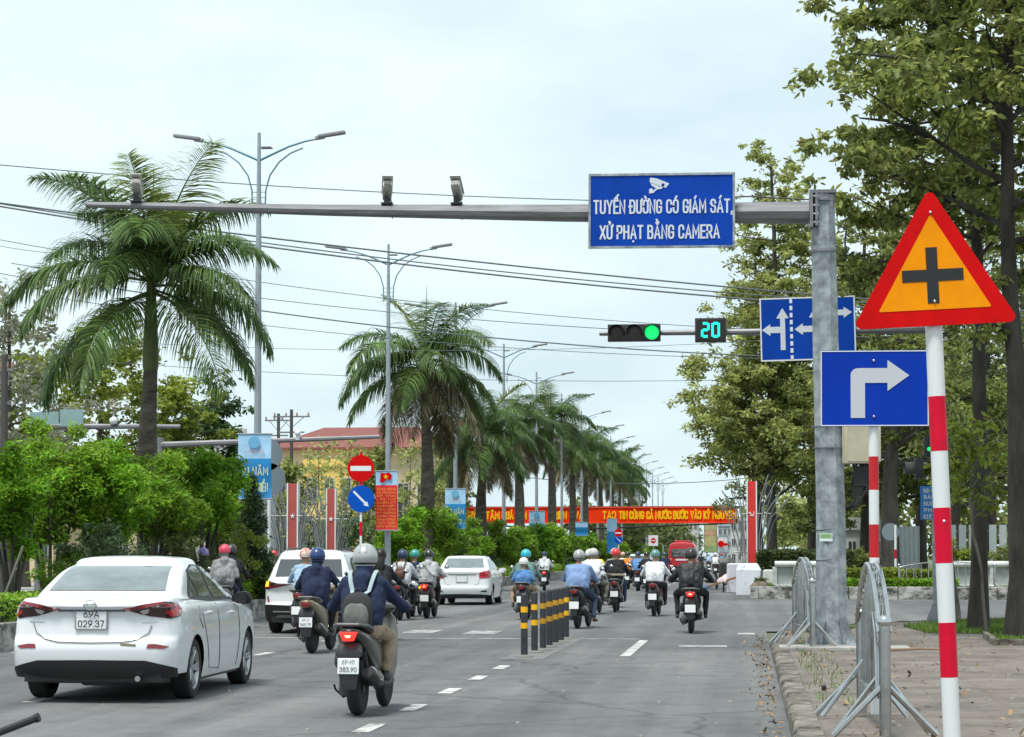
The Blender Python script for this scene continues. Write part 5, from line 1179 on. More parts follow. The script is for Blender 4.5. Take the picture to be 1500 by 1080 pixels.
# --- nearest white sedan
def sedan_extra(t, S, K, top):
    P = S.P
    for sg in (1, -1):
        f = (lambda q: q) if sg > 0 else mir
        decal('tail_lamp', f([(.345,.975),(.60,1.022),(.80,1.048),(.95,1.04),(1.14,1.03),(1.16,.965),(1.05,.895),(.86,.872),(.62,.90)]), P, TLD, t, .006, .05)
        decal('tail_lamp_edge', f([(.345,.975),(.60,1.022),(.80,1.048),(.80,1.018),(.60,.993),(.42,.967)]), P, TLR, t, .010, .05)
        decal('tail_lamp_band', f([(.78,1.01),(.95,1.015),(1.12,1.0),(1.14,.965),(1.03,.91),(.87,.89),(.80,.93)]), P, TLRB, t, .009, .05)
        decal('reversing_lamp', f([(.52,.965),(.635,.982),(.61,.935),(.56,.92)]), P, TLC, t, .010, .05)
        decal('reflector', f([(.615,.572),(.80,.565),(.86,.59),(.70,.615),(.625,.612)]), P, TLR, t, .004, .05)
        decal('model_badge', f([(.54,.835),(.70,.84),(.70,.855),(.54,.85)]), P, CHR, t, .003, .05)
    decal('lower_bumper', [(-1.0,.27),(1.0,.27),(1.0,.36),(.86,.385),(.60,.445),(0,.452),(-.60,.445),(-.86,.385),(-1.0,.36)], P, TRIM, t, .006, .05)
    # seams of the boot lid and chrome strip
    seam = [(-.38,.97),(-.36,.94),(-.66,.83),(-.62,.73),(-.52,.665),(-.36,.635),(0,.628),(.36,.635),(.52,.665),(.62,.73),(.66,.83)]
    m = MB(); sq = seam[2:]; pts = [P(sq[i][0]+(sq[i+1][0]-sq[i][0])*f, sq[i][1]+(sq[i+1][1]-sq[i][1])*f)+Vector((0,-.009,0)) for i in range(len(sq)-1) for f in (0,.25,.5,.75)]; m.tube(pts, .0045, 4); m.build('boot_seam', M('panel gap', (.08,.08,.08), .6), t)
    decal('boot_trim', [(-.37,.952),(.37,.952),(.37,.968),(-.37,.968)], P, M('trim shadow chrome', (.18,.18,.19), .2, .8), t, .008, .07)
    decal('sticker', [(.335,.622),(.50,.612),(.50,.592),(.335,.602)], P, M('sticker olive brown', (.16,.14,.06)), t, .003, .05)
    # winged oval emblem
    m = MB(); c = P(0, 1.02); ring = [(math.cos(a)*.066, -.012, math.sin(a)*.05) for a in [i*PI/12 for i in range(24)]]
    m.tube(ring+[ring[0]], .006, 5); m.tube([(-.055,-.014,.02),(-.02,-.014,.012),(0,-.014,-.015),(.02,-.014,.012),(.055,-.014,.02)], .006, 5); o = m.build('emblem', CHR, t); o.location = (0, c.y, c.z-.005)
    plate(t, S, .868, .33, .20, ['69A', '029.37'])
    # glass
    Kp = K.P; k = K
    zz0, zz1 = 1.075, 1.365
    decal('rear_window', [(-.63,1.15),(.63,1.15),(.61,1.22),(.555,1.405),(-.555,1.405),(-.61,1.22)], Kp, GLASSR, t, .009, .025)
    decal('windscreen', [(-.6,1.07),(.6,1.07),(.5,1.36),(-.5,1.36)], lambda s, z: K.P(K.bends(z)[9]-abs(s)-1e-4, z) if s >= 0 else Vector((-K.P(K.bends(z)[9]-abs(s)-1e-4, z).x, K.P(K.bends(z)[9]-abs(s)-1e-4, z).y, z)), GLASS, t, .004, .08)
    for sg in (1, -1):
        fn = lambda y, z, sg=sg: K.side_pt(y, z, sg)
        decal('window_trim', [(1.0,1.06),(1.02,1.10),(1.45,1.37),(1.8,1.425),(2.35,1.415),(3.05,1.12),(3.16,1.02),(1.9,1.02)], fn, TRIM, t, .003, .08)
        decal('side_window', [(1.08,1.075),(1.13,1.11),(1.36,1.27),(1.44,1.085)], fn, GLASS, t, .008, .08)
        decal('side_window', [(1.49,1.08),(1.41,1.29),(1.52,1.37),(1.80,1.405),(1.98,1.405),(2.03,1.055)], fn, GLASS, t, .008, .08)
        decal('side_window', [(2.11,1.05),(2.07,1.40),(2.33,1.39),(2.95,1.12),(3.02,1.045)], fn, GLASS, t, .008, .08)
        fs = lambda y, z, sg=sg: S.side_pt(y, z, sg)
        m = MB()
        for q in ([(1.22,.99),(1.14,.86),(1.28,.74)], [(2.07,1.0),(2.06,.6),(2.12,.26)], [(3.13,1.0),(3.12,.6),(3.02,.26)], [(1.3,.9),(1.62,.30),(2.12,.27)]): q2 = [(q[i][0]+(q[i+1][0]-q[i][0])*f, q[i][1]+(q[i+1][1]-q[i][1])*f) for i in range(len(q)-1) for f in (0,.25,.5,.75)]+[q[-1]]; m.tube([fs(y, z)+Vector((sg*.0035,0,0)) for y, z in q2], .0045, 4)
        m.build('door_seam', M('panel gap', ()), t)
        for y, z in ((1.62,.90),(2.72,.875)):
            m = MB(); p = fs(y, z); m.tube([(p.x, y-.1, z+.005),(p.x+sg*.035, y-.06, z+.008),(p.x+sg*.035, y+.07, z),(p.x, y+.1, z-.005)], .013, 6); m.build('door_handle', CARW, t)
    m = MB(); m.tube([(.5,.15,.26),(.5,.02,.26)], .03, 10); m.build('exhaust', CHR, t)
    m = MB(); m.bx(-.18,.18,.3,.8,.17,.3); m.build('silencer', M('silencer', (.05,.05,.05), .6), t, bevel=.04)
SEDAN = dict(L=4.58, W=1.80, wr=.325, axles=(.98, 3.68), paint=CARW, roof=1.525, belt=1.02, rb=.30, rr=.24, cr=.11, crown=.05,
    top=[(0,1.03),(.12,1.055),(.5,1.085),(1.2,1.06),(3.1,.985),(3.5,.94),(4.2,.80),(4.58,.66)],
    rear=[(.25,.10),(.34,.03),(.55,.0),(.64,.02),(.70,.06),(.9,.075),(.955,.055),(1.0,.015),(1.05,.035)], front=[(.2,4.45),(.5,4.58),(.8,4.45),(1.0,4.2)],
    wid=[(.2,.95),(.35,.985),(.6,1.0),(.8,.99),(.95,.965),(1.05,.90)],
    cab=dict(zr=1.43, rear=[(.9,.42),(1.06,.48),(1.25,.80),(1.37,1.08),(1.43,1.32)], front=[(.9,3.62),(1.0,3.42),(1.2,2.95),(1.43,2.40)], wid=[(.9,.86),(1.0,.84),(1.10,.775),(1.25,.715),(1.37,.655),(1.43,.60)], rr=.26, cr=.07),
    mirror=(3.0,1.03), extra=sedan_extra)
c1 = G(151, 1021)
CAR1 = car('sedan', 'large white sedan nearest the viewer at the lower left, plate 69A 029.37', (-6.74, 21.95, 0), R(1.2), SEDAN)
# --- white SUV with amber indicator
def suv_extra(t, S, K, top):
    P = S.P
    AM = M('amber indicator lit', (.9,.35,.0), .3, emit=(1,.42,.0), es=1.6)
    for sg in (1, -1):
        f = (lambda q: q) if sg > 0 else mir
        decal('tail_lamp', f([(.30,.965),(.62,.97),(.84,1.02),(1.05,1.03),(1.05,.88),(.84,.86),(.62,.90)]), P, TLD, t, .006, .06)
        decal('tail_lamp_band', f([(.5,.955),(.86,.91),(1.0,.90),(1.0,.875),(.84,.872),(.6,.91)]), P, TLR, t, .009, .06)
        decal('reflector', f([(.80,.60),(.86,.60),(.88,.72),(.84,.73)]), P, TLR, t, .005, .06)
    decal('indicator', mir([(.83,.92),(1.02,.91),(1.03,1.005),(.84,1.005)]), P, AM, t, .012, .06)
    decal('lower_bumper', [(-1.2,.24),(1.2,.24),(1.2,.56),(.8,.56),(0,.54),(-.8,.56),(-1.2,.56)], P, TRIM, t, .008, .08)
    decal('skid_trim', [(-.72,.42),(.72,.42),(.72,.445),(-.72,.445)], P, CHR, t, .014, .08)
    decal('skid_trim', [(-.7,.32),(.7,.32),(.6,.36),(-.6,.36)], P, M('skid grey', (.2,.2,.2), .5), t, .014, .08)
    plate(t, S, .78, .33, .20, [])
    decal('rear_window', [(-.66,1.10),(.66,1.10),(.60,1.44),(-.60,1.44)], K.P, GLASS, t, .004, .08)
    for sg in (1, -1):
        fn = lambda y, z, sg=sg: K.side_pt(y, z, sg)
        decal('window_trim', [(.72,1.12),(.80,1.36),(1.1,1.47),(2.5,1.49),(3.2,1.10),(3.1,1.05)], fn, TRIM, t, .003, .1)
        decal('side_window', [(1.0,1.15),(1.05,1.42),(1.85,1.46),(1.9,1.10)], fn, GLASS, t, .008, .1)
        decal('side_window', [(1.97,1.10),(1.93,1.46),(2.45,1.46),(3.0,1.12)], fn, GLASS, t, .008, .1)
        m = MB(); m.tube([(sg*.53,.75,1.60),(sg*.56,.9,1.645),(sg*.56,2.3,1.66),(sg*.53,2.6,1.61)], .018, 6); m.build('roof_rail', M('rail black', (.03,.03,.03), .4), t)
    m = MB(); m.add([(0,.72,1.60),(-.02,.66,1.66),(.02,.66,1.66),(0,.95,1.62)], [(0,1,3),(0,3,2),(0,2,1),(1,2,3)]); m.build('shark_fin', CARW, t, smooth=0)
SUV = dict(L=4.36, W=1.80, wr=.34, axles=(.86, 3.47), paint=CARW, roof=1.63, belt=1.06, rb=.30, rr=.24, cr=.12, crown=.03,
    top=[(0,1.10),(1.2,1.06),(3.0,1.03),(3.4,1.02),(4.1,.92),(4.36,.8)], rear=[(.25,.12),(.4,.03),(.55,.0),(.62,.05),(.8,.06),(.95,.02),(1.1,.10)], front=[(.2,4.25),(.5,4.36),(.9,4.25),(1.1,4.0)],
    wid=[(.2,.97),(.4,1.0),(.8,1.0),(.95,.98),(1.1,.92)],
    cab=dict(zr=1.53, rear=[(1.0,.10),(1.10,.14),(1.3,.24),(1.53,.36)], front=[(1.0,3.4),(1.1,3.15),(1.53,2.3)], wid=[(1.0,.84),(1.1,.80),(1.3,.73),(1.53,.63)], rr=.18, cr=.06), mirror=(2.9,1.08), extra=suv_extra)
g = G(455, 928)
car('suv', 'white SUV with black lower bumper and a lit amber indicator, behind two scooter riders', (A(450, 900, 41.6).x, 41.6, 0), R(1), SUV)
# --- second white sedan
def sed2_extra(t, S, K, top):
    P = S.P
    for sg in (1, -1):
        f = (lambda q: q) if sg > 0 else mir
        decal('tail_lamp', f([(.56,.975),(.72,1.035),(.95,1.04),(1.1,1.0),(1.05,.86),(.85,.82),(.60,.80),(.55,.84)]), P, TLRB, t, .006, .06)
        decal('fog_slot', f([(.58,.40),(.80,.40),(.80,.45),(.66,.45)]), P, TRIM, t, .004, .06)
    decal('lower_bumper', [(-.9,.27),(.9,.27),(.9,.31),(.6,.33),(0,.34),(-.6,.33),(-.9,.31)], P, TRIM, t, .006, .08)
    decal('boot_trim', [(-.45,.925),(.45,.925),(.45,.945),(-.45,.945)], P, CHR, t, .008, .08)
    m = MB(); m.tube([P(x, z)+Vector((0,-.002,0)) for x, z in ((-.56,.82),(-.54,.66),(-.46,.62),(.46,.62),(.54,.66),(.56,.82))], .005, 4); m.build('boot_seam', M('panel gap', ()), t)
    plate(t, S, .80, .33, .20, [])
    decal('rear_window', [(-.62,1.13),(.62,1.13),(.55,1.41),(-.55,1.41)], K.P, GLASSR, t, .004, .08)
    for sg in (1, -1):
        fn = lambda y, z, sg=sg: K.side_pt(y, z, sg)
        decal('side_window', [(1.1,1.10),(1.4,1.36),(1.9,1.40),(1.92,1.08)], fn, GLASS, t, .006, .1); decal('side_window', [(1.98,1.08),(1.96,1.40),(2.3,1.39),(2.95,1.09)], fn, GLASS, t, .006, .1)
SED2 = dict(SEDAN); SED2.update(L=4.42, W=1.74, wr=.31, axles=(.93,3.48), roof=1.50, rr=.20, cr=.08, extra=sed2_extra, rear=[(.25,.06),(.5,.0),(.62,.03),(.9,.05),(1.0,.03),(1.05,.06)],
    wid=[(.2,.95),(.6,1.0),(.9,.99),(1.05,.94)], cab=dict(SEDAN['cab'], zr=1.425, rear=[(.9,.42),(1.06,.50),(1.25,.72),(1.425,.98)], front=[(.9,3.62),(1.0,3.42),(1.2,2.95),(1.425,2.42)], wid=[(.9,.80),(1.08,.77),(1.25,.71),(1.425,.62)]), mirrormat=CARW)
g = G(677, 887); car('sedan', 'white sedan further ahead with red tail lamps, beside the rider in pale grey', (A(676,887,65.5).x, 65.5, 0), R(.5), SED2)
# --- far car and coach
GRN = M('pale green paint', (.45,.58,.52), .3, coat=.6)
HT = dict(SUV); HT.update(paint=GRN, L=4.0, W=1.7, roof=1.55, axles=(.7,3.2), extra=lambda t, S, K, top: [decal('rear_window', [(-.6,1.1),(.6,1.1),(.55,1.45),(-.55,1.45)], K.P, GLASS, t, .004, .1), decal('windscreen', [(-.55,1.07),(.55,1.07),(.5,1.30),(-.5,1.30)], K.P, GLASS, t, .004, .1)] and None)
g = A(937, 830, 120); car('hatchback', 'distant pale green and white car between the red-helmeted and white-shirted riders', (g.x, 120, 0), 0, HT)
def coach(label, x, y):
    t = T('coach', label, 'bus', (x, y, 0)); RD = M('coach red', (.48,.02,.03), .35, coat=.5, var=.1); W = 2.05
    def ring(yy, s, zt, zb=.38): return [Vector((px_*W/2*s, yy, z)) for px_, z in ((-.94,zb),(.94,zb),(1,zb+.15),(1,1.1),(.97,zt-.45),(.90,zt-.16),(.72,zt-.03),(.3,zt+.02),(-.3,zt+.02),(-.72,zt-.03),(-.9,zt-.16),(-.97,zt-.45),(-1,1.1),(-1,zb+.15))]
    m = MB(); m.loft([ring(-.02,.86,2.22,.5), ring(0,.97,2.34,.42), ring(.12,1,2.42), ring(6.6,1,2.42), ring(6.9,.95,2.3)]); m.build('body', RD, t, smooth=40)
    m = MB(); m.box((0,-.04,1.62),(1.6,.03,.62)); m.build('rear_window', GLASS, t, bevel=.03)
    for i, s in enumerate(('CHẤT LƯỢNG', 'AN TOÀN')): text_mesh('lettering', s, M('coach lettering', (.55,.4,.4)), t, (0,-.06,1.62-.25*i), .14, 1.2, .002)
    m = MB(); m.box((0,-.035,1.12),(.95,.02,.12)); m.build('name_strip', WHT, t, smooth=0)
    m = MB(); m.box((0,1.5,2.5),(1.2,1.6,.16)); m.build('roof_unit', RD, t, bevel=.05)
    for sg in (-1, 1):
        m = MB(); m.box((sg*.84,-.03,.95),(.16,.04,.32)); m.build('tail_lamp', TLRB, t, bevel=.02)
        for yy in (1.5, 5.2): wheel(t, sg*.88, yy, .38, .22, sg)
        m = MB(); m.box((sg*1.015,3.4,1.75),(.02,5.6,.6)); m.build('side_window', GLASS, t, smooth=0)
    m = MB(); m.box((0,0,.5),(1.8,.2,.3)); m.build('bumper', TRIM, t, bevel=.03)
g = A(999, 835, 165); coach('red coach seen from behind, far down the road under the slogan banner', g.x, 165)
# ---- scooters
def superring(y, zc, hw_, hh, n=18, e=2.6, x0=0):
    o = []
    for i in range(n):
        a = 2*PI*i/n; c, s = math.cos(a), math.sin(a); o.append(Vector((x0+hw_*math.copysign(abs(c)**(2/e), c), y, zc+hh*math.copysign(abs(s)**(2/e), s))))
    return o
LIT = M('brake lamp lit', (.8,.01,.01), .3, emit=(1,.03,.02), es=1.2)
LITC = M('brake lamp core', (1,.25,.15), .3, emit=(1,.35,.22), es=2.0)
AMB = M('amber indicator lit', ())
def scooter(label, x, y, rz=0, paint=BLKP, shield=None, lamp='off', style='scooter', txt=None, seatc=BLKP, ind=0, mirrors=True, rim=None, group='scooters and motorbikes in the traffic', det=True, s=1.0, rack=None, roll=0):
    t = T('scooter' if style == 'scooter' else 'motorbike', label, 'scooter' if style == 'scooter' else 'motorbike', (x, y, 0), group=group, rot=(0, roll, rz)); t.scale = (s,)*3
    nw = 1.0 if style == 'scooter' else .78; R_ = .27 if style == 'scooter' else .29; WB = 1.27; shield = shield or paint
    for nm, yy in (('rear_wheel', 0), ('front_wheel', WB)):
        e = bpy.data.objects.new(nm, None); COL.objects.link(e); e.parent = t; e.location = (0, yy, R_); tw = (.062 if yy == 0 else .05)*nw
        m = MB(); m.lathe([(R_*.68,-tw*.8),(R_*.85,-tw),(R_*.95,-tw*.75),(R_,-tw*.2),(R_,tw*.2),(R_*.95,tw*.75),(R_*.85,tw),(R_*.68,tw*.8)], axis='X', seg=32); m.build('tyre', RUB, e, smooth=50)
        m = MB(); m.lathe([(R_*.69,-tw*.7),(R_*.62,-tw*.5),(R_*.62,tw*.5),(R_*.69,tw*.7)], axis='X', seg=28); m.lathe([(.0,-tw),(.05,-tw),(.05,tw),(0,tw)], axis='X', seg=12)
        for i in range(5): a = i*2*PI/5+.3; m.tube([(0,0,0),(0,math.cos(a)*R_*.64,math.sin(a)*R_*.64)], .016, 6)
        m.build('rim', rim or (ALLOY if yy else BLKP), e)
    B = [(-.44,.805,.03,.02),(-.42,.80,.075,.04),(-.33,.775,.125*nw,.065),(-.15,.72,.155*nw,.10),(.05,.66,.165*nw,.13),(.28,.60,.165*nw,.17),(.48,.54,.15*nw,.20),(.60,.44,.12*nw,.15),(.64,.36,.08,.08)]
    m = MB(); m.loft([superring(a, b, c, d) for a, b, c, d in B]); m.build('body', paint, t, smooth=60)
    m = MB(); m.loft([superring(a, b, c, d, e=2.2) for a, b, c, d in [(-.36,.865,.06,.012),(-.30,.862,.12*nw,.022),(-.1,.835,.15*nw,.045),(.12,.80,.15*nw,.055),(.30,.775,.14*nw,.06),(.5,.76,.11*nw,.06),(.62,.74,.05,.03)]]); m.build('seat', seatc, t, smooth=60)
    m = MB(); m.tube([(-.15,-.05,.83),(-.16,-.3,.865),(-.10,-.44,.88),(.10,-.44,.88),(.16,-.3,.865),(.15,-.05,.83)], .017, 7); m.build('grab_rail', M('rail satin', (.10,.10,.10), .4), t)
    # tail lamp, mudflap, plate
    if lamp == 'off': lm, cm = TLR, None
    else: lm, cm = LIT, LITC
    m = MB(); m.prism([(-.085,.045),(.085,.045),(.05,-.04),(-.05,-.04)], -.455, -.40); o = m.build('tail_lamp', lm, t, bevel=.008); o.location = (0,0,.765)
    if cm:
        m = MB(); m.prism([(-.03,.012),(.03,.012),(.02,-.012),(-.02,-.012)], -.462, -.455); o = m.build('lamp_core', cm, t, smooth=0); o.location = (0,0,.768)
    if ind:
        m = MB(); m.box((ind*.11,-.44,.75),(.05,.05,.045)); m.build('indicator', AMB, t, bevel=.01)
    m = MB(); m.loft([superring(-.36,.66,.12*nw,.05), superring(-.41,.60,.13*nw,.04)]); m.add([(-.10*nw,-.37,.66),(.10*nw,-.37,.66),(.095*nw,-.42,.42),(.07*nw,-.415,.27),(-.07*nw,-.415,.27),(-.095*nw,-.42,.42),(-.09*nw,-.33,.66),(.09*nw,-.33,.66),(.08*nw,-.395,.42),(.06*nw,-.40,.27),(-.06*nw,-.40,.27),(-.08*nw,-.395,.42)],
        [(0,1,2,5),(5,2,3,4),(7,6,11,8),(8,11,10,9),(0,6,7,1),(1,7,8,2),(2,8,9,3),(5,11,6,0),(4,10,11,5),(3,9,10,4)]); m.build('mudguard', BLKP, t, smooth=40)
    m = MB(); m.box((0,-.43,.49),(.205,.008,.15), rot=Matrix.Rotation(R(-6), 3, 'X')); pl_ = m.build('number_plate', PLATE, t, bevel=.004, seg=1)
    if txt:
        for i, sx in enumerate(txt): o = text_mesh('lettering', sx, M('bike plate ink', (.14,.15,.16)), pl_, (0,-.4365-(.006 if i else -.004),.505 if i == 0 else .437), .045, .12 if i == 0 else .165, .001, rot=(R(84),0,0), bold=.012)
    # engine and swing arm on the left, silencer on the right
    m = MB(); m.loft([superring(-.12,.30,.035,.05,x0=-.11), superring(-.04,.28,.06,.10,x0=-.12), superring(.2,.28,.075,.10,x0=-.12), superring(.45,.32,.08,.10,x0=-.09), superring(.52,.34,.04,.05,x0=-.08)]); m.build('engine_case', M('engine grey', (.16,.16,.165), .45, .5, var=.2), t, smooth=60)
    m = MB(); m.loft([superring(-.08,.52,.03,.04,x0=-.16), superring(0,.52,.06,.08,x0=-.17), superring(.2,.5,.07,.09,x0=-.17), superring(.3,.48,.03,.04,x0=-.16)]); m.build('air_box', BLKP, t, smooth=60)
    m = MB(); m.tube([(.15,-.26,.42),(.155,-.23,.41),(.155,0,.36),(.15,.22,.31),(.13,.3,.29)], [.05,.068,.07,.062,.03], 14); m.tube([(.13,.3,.29),(.08,.45,.24),(.02,.55,.3)], .02, 7); m.build('silencer', M('silencer black', (.03,.03,.03), .5), t, smooth=60)
    m = MB(); m.tube([(.175,-.20,.43),(.18,0,.385),(.175,.15,.35)], [.05,.06,.05], 12); m.build('heat_shield', STEEL, t, smooth=60)
    m = MB(); m.tube([(-.10,.2,.2),(-.15,.05,.17),(-.20,-.08,.25),(-.21,-.10,.30)], .011, 6); m.build('side_stand', BLKP, t)
    m = MB(); m.tube([(.11,-.02,.3),(.1,-.2,.62)], .022, 8); m.tube([(-.11,-.02,.3),(-.1,-.2,.62)], .022, 8); m.build('shock_absorber', BLKP, t)
    # floor and front
    m = MB()
    if style == 'scooter':
        m.loft([superring(.5,.30,.16,.05), superring(.7,.27,.17,.035), superring(.95,.29,.17,.05)])
        m.build('footboard', BLKP, t, smooth=60)
        m = MB(); rows = []
        for z, w_, yy in ((.24,.08,1.02),(.32,.16,.96),(.45,.195,.93),(.62,.205,.92),(.78,.20,.93),(.90,.175,.95),(.98,.11,.97)):
            rows.append([Vector((u*w_, yy+.13*(1-abs(u)**1.6)+.02, z)) for u in (-1,-.85,-.6,-.3,0,.3,.6,.85,1)]+[Vector((u*w_, yy+.13*(1-abs(u)**1.6)-.015, z)) for u in (.98,.6,0,-.6,-.98)])
        m.loft(rows); m.build('leg_shield', shield, t, smooth=60)
    else:
        m.tube([(0,.5,.55),(0,.75,.52),(0,1.02,.78)], [.06,.05,.05], 8); m.box((0,.62,.38),(.2,.3,.26)); m.tube([(-.24,.55,.27),(.24,.55,.27)], .014, 6); m.build('engine', M('engine grey', ()), t, bevel=.03)
        m = MB(); rows = []
        for z, w_, yy in ((.30,.05,.90),(.4,.15,.93),(.6,.19,.97),(.8,.15,1.0),(.95,.08,1.02)):
            rows.append([Vector((u*w_, yy+.10*(1-abs(u)), z)) for u in (-1,-.5,0,.5,1)]+[Vector((u*w_, yy+.10*(1-abs(u))-.03, z)) for u in (.97,.5,0,-.5,-.97)])
        m.loft(rows); m.build('leg_shield', shield, t, smooth=60)
        m = MB(); m.tube([(-.04,0,R_),(-.06,.5,.33)], .02, 6); m.tube([(.04,0,R_),(.06,.5,.33)], .02, 6); m.build('swing_arm', BLKP, t)
    m = MB(); m.tube([(-.06,WB,R_),(-.06,1.13,.62)], .022, 8); m.tube([(.06,WB,R_),(.06,1.13,.62)], .022, 8); m.tube([(0,1.13,.6),(0,1.02,.98)], .03, 8); m.build('fork', BLKP, t)
    m = MB(); n = 9; V = []
    for i in range(n):
        a = R(20+140*i/(n-1)); 
        for u in (-.065,-.04,.04,.065): V.append((u, WB-math.cos(a)*(R_+.03), R_+math.sin(a)*(R_+.035-(.03 if abs(u) > .05 else 0))))
    m.add(V, [(i*4+j,i*4+j+1,(i+1)*4+j+1,(i+1)*4+j) for i in range(n-1) for j in range(3)]); m.build('front_mudguard', shield, t, smooth=60)
    m = MB(); m.loft([superring(.90,.995,.07,.04), superring(.97,1.0,.16,.055), superring(1.07,1.0,.15,.06), superring(1.15,.985,.06,.03)]); m.build('headset', paint, t, smooth=60)
    m = MB(); m.tube([(-.34,.86,1.0),(-.24,.93,1.01),(0,1.0,1.0),(.24,.93,1.01),(.34,.86,1.0)], .013, 7)
    for sg in (-1, 1): m.tube([(sg*.36,.84,1.0),(sg*.25,.925,1.01)], .018, 8); m.tube([(sg*.3,.93,1.0),(sg*.34,.92,.99),(sg*.38,.90,.985)], .006, 5)
    m.build('handlebar', BLKP, t)
    if mirrors:
        for sg in (-1, 1):
            m = MB(); m.tube([(sg*.2,.96,1.02),(sg*.27,.97,1.12),(sg*.33,.95,1.2)], .007, 5); m.ball((sg*.36,.95,1.23), (.062,.018,.042), seg=14, rings=8, zmin=-1); mo = m.build('mirror', BLKP, t)
            m = MB(); m.ball((sg*.36,.935,1.23), (.053,.006,.034), seg=14, rings=6, zmin=-1); m.build('mirror_glass', CHR, mo)
    return t
# ================================================================ PEOPLE
SKIN = M('skin', (.36,.20,.13), .55); HAIR = M('black hair', (.010,.008,.007), .45)
SHOE = M('dark shoe', (.03,.03,.032), .6)
def cloth(name, col, var=.25): return M(name, col, .9, var=var, vs=7, bump=.5, bs=18, detail=6)
def cone_caps(m, p1, r1, p2, r2, seg=14):
    p1, p2 = Vector(p1), Vector(p2); d = p2-p1; L_ = d.length
    if L_ < 1e-6: m.ball(p1, r1, seg=seg, rings=8, zmin=-1); return
    d = d/L_; P = []; rr = []
    for i in range(1, 5): a = PI/2*i/4; P.append(p1-d*r1*math.cos(a)); rr.append(max(.002, r1*math.sin(a)))
    for i in range(4, 0, -1): a = PI/2*i/4; P.append(p2+d*r2*math.cos(a)); rr.append(max(.002, r2*math.sin(a)))
    m.tube(P, rr, seg)
def skin_body(name, prims, mats, voxel=.014, fold=.007, smooth=4, seed=0, fingers=()):
    m = MB()
    for p1, r1, p2, r2, mi in prims: cone_caps(m, p1, r1, p2, r2)
    o = m.build(name, mats[0], None, smooth=0, fix=True, weld=False)
    md = o.modifiers.new('r', 'REMESH'); md.mode = 'VOXEL'; md.voxel_size = voxel
    ms = o.modifiers.new('s', 'SMOOTH'); ms.factor = .5; ms.iterations = smooth
    dg = bpy.context.evaluated_depsgraph_get(); me = bpy.data.meshes.new_from_object(o.evaluated_get(dg)); bpy.data.objects.remove(o)
    n = len(me.vertices); co = np.empty(n*3, dtype=np.float32); me.vertices.foreach_get('co', co); co = co.reshape(-1, 3).astype(float)
    def dist(X):
        D = []
        for p1, r1, p2, r2, mi in prims:
            a = np.array(p1, float); b = np.array(p2, float); ab = b-a; h = np.clip(((X-a) @ ab)/(ab @ ab+1e-12), 0, 1); D.append(np.linalg.norm(X-(a+h[:, None]*ab), axis=1)-(r1+(r2-r1)*h))
        return np.array(D)
    mi = np.array([p[4] for p in prims])
    nr = np.empty(n*3, dtype=np.float32); me.vertices.foreach_get('normal', nr); nr = nr.reshape(-1, 3)
    vm = mi[dist(co).argmin(0)]
    if fold:
        k = np.array([noise.noise(Vector((p[0]*9+seed, p[1]*9, p[2]*6)))+.6*noise.noise(Vector((p[0]*20, p[1]*20+seed, p[2]*13))) for p in co]) if n < 60000 else np.zeros(n)
        co = co+nr*(k*fold*np.where(vm <= 1, 1.0, .0))[:, None]; me.vertices.foreach_set('co', co.astype(np.float32).reshape(-1))
    nf = len(me.polygons); ct = np.empty(nf*3, dtype=np.float32); me.polygons.foreach_get('center', ct); fm = mi[dist(ct.reshape(-1, 3).astype(float)).argmin(0)]
    me.materials.clear()
    for q in mats: me.materials.append(q)
    if fingers:                                       # fingers: short bent chains rooted in the palm
        f = MB()
        for pts, r, q in fingers: f.tube(pts, r, 6)
        fo = f.build('f', mats[2], None); b = bmesh.new(); b.from_mesh(me); b.faces.ensure_lookup_table()
        for i, fc in enumerate(b.faces): fc.material_index = int(fm[i])
        k0 = len(b.faces); b.from_mesh(fo.data); b.faces.ensure_lookup_table()
        for fc in b.faces[k0:]: fc.material_index = fingers[0][2]
        b.to_mesh(me); b.free(); bpy.data.objects.remove(fo)
    else: me.polygons.foreach_set('material_index', fm.astype(np.int32))
    me.shade_smooth(); me.update(); o = bpy.data.objects.new(name, me); COL.objects.link(o); return o
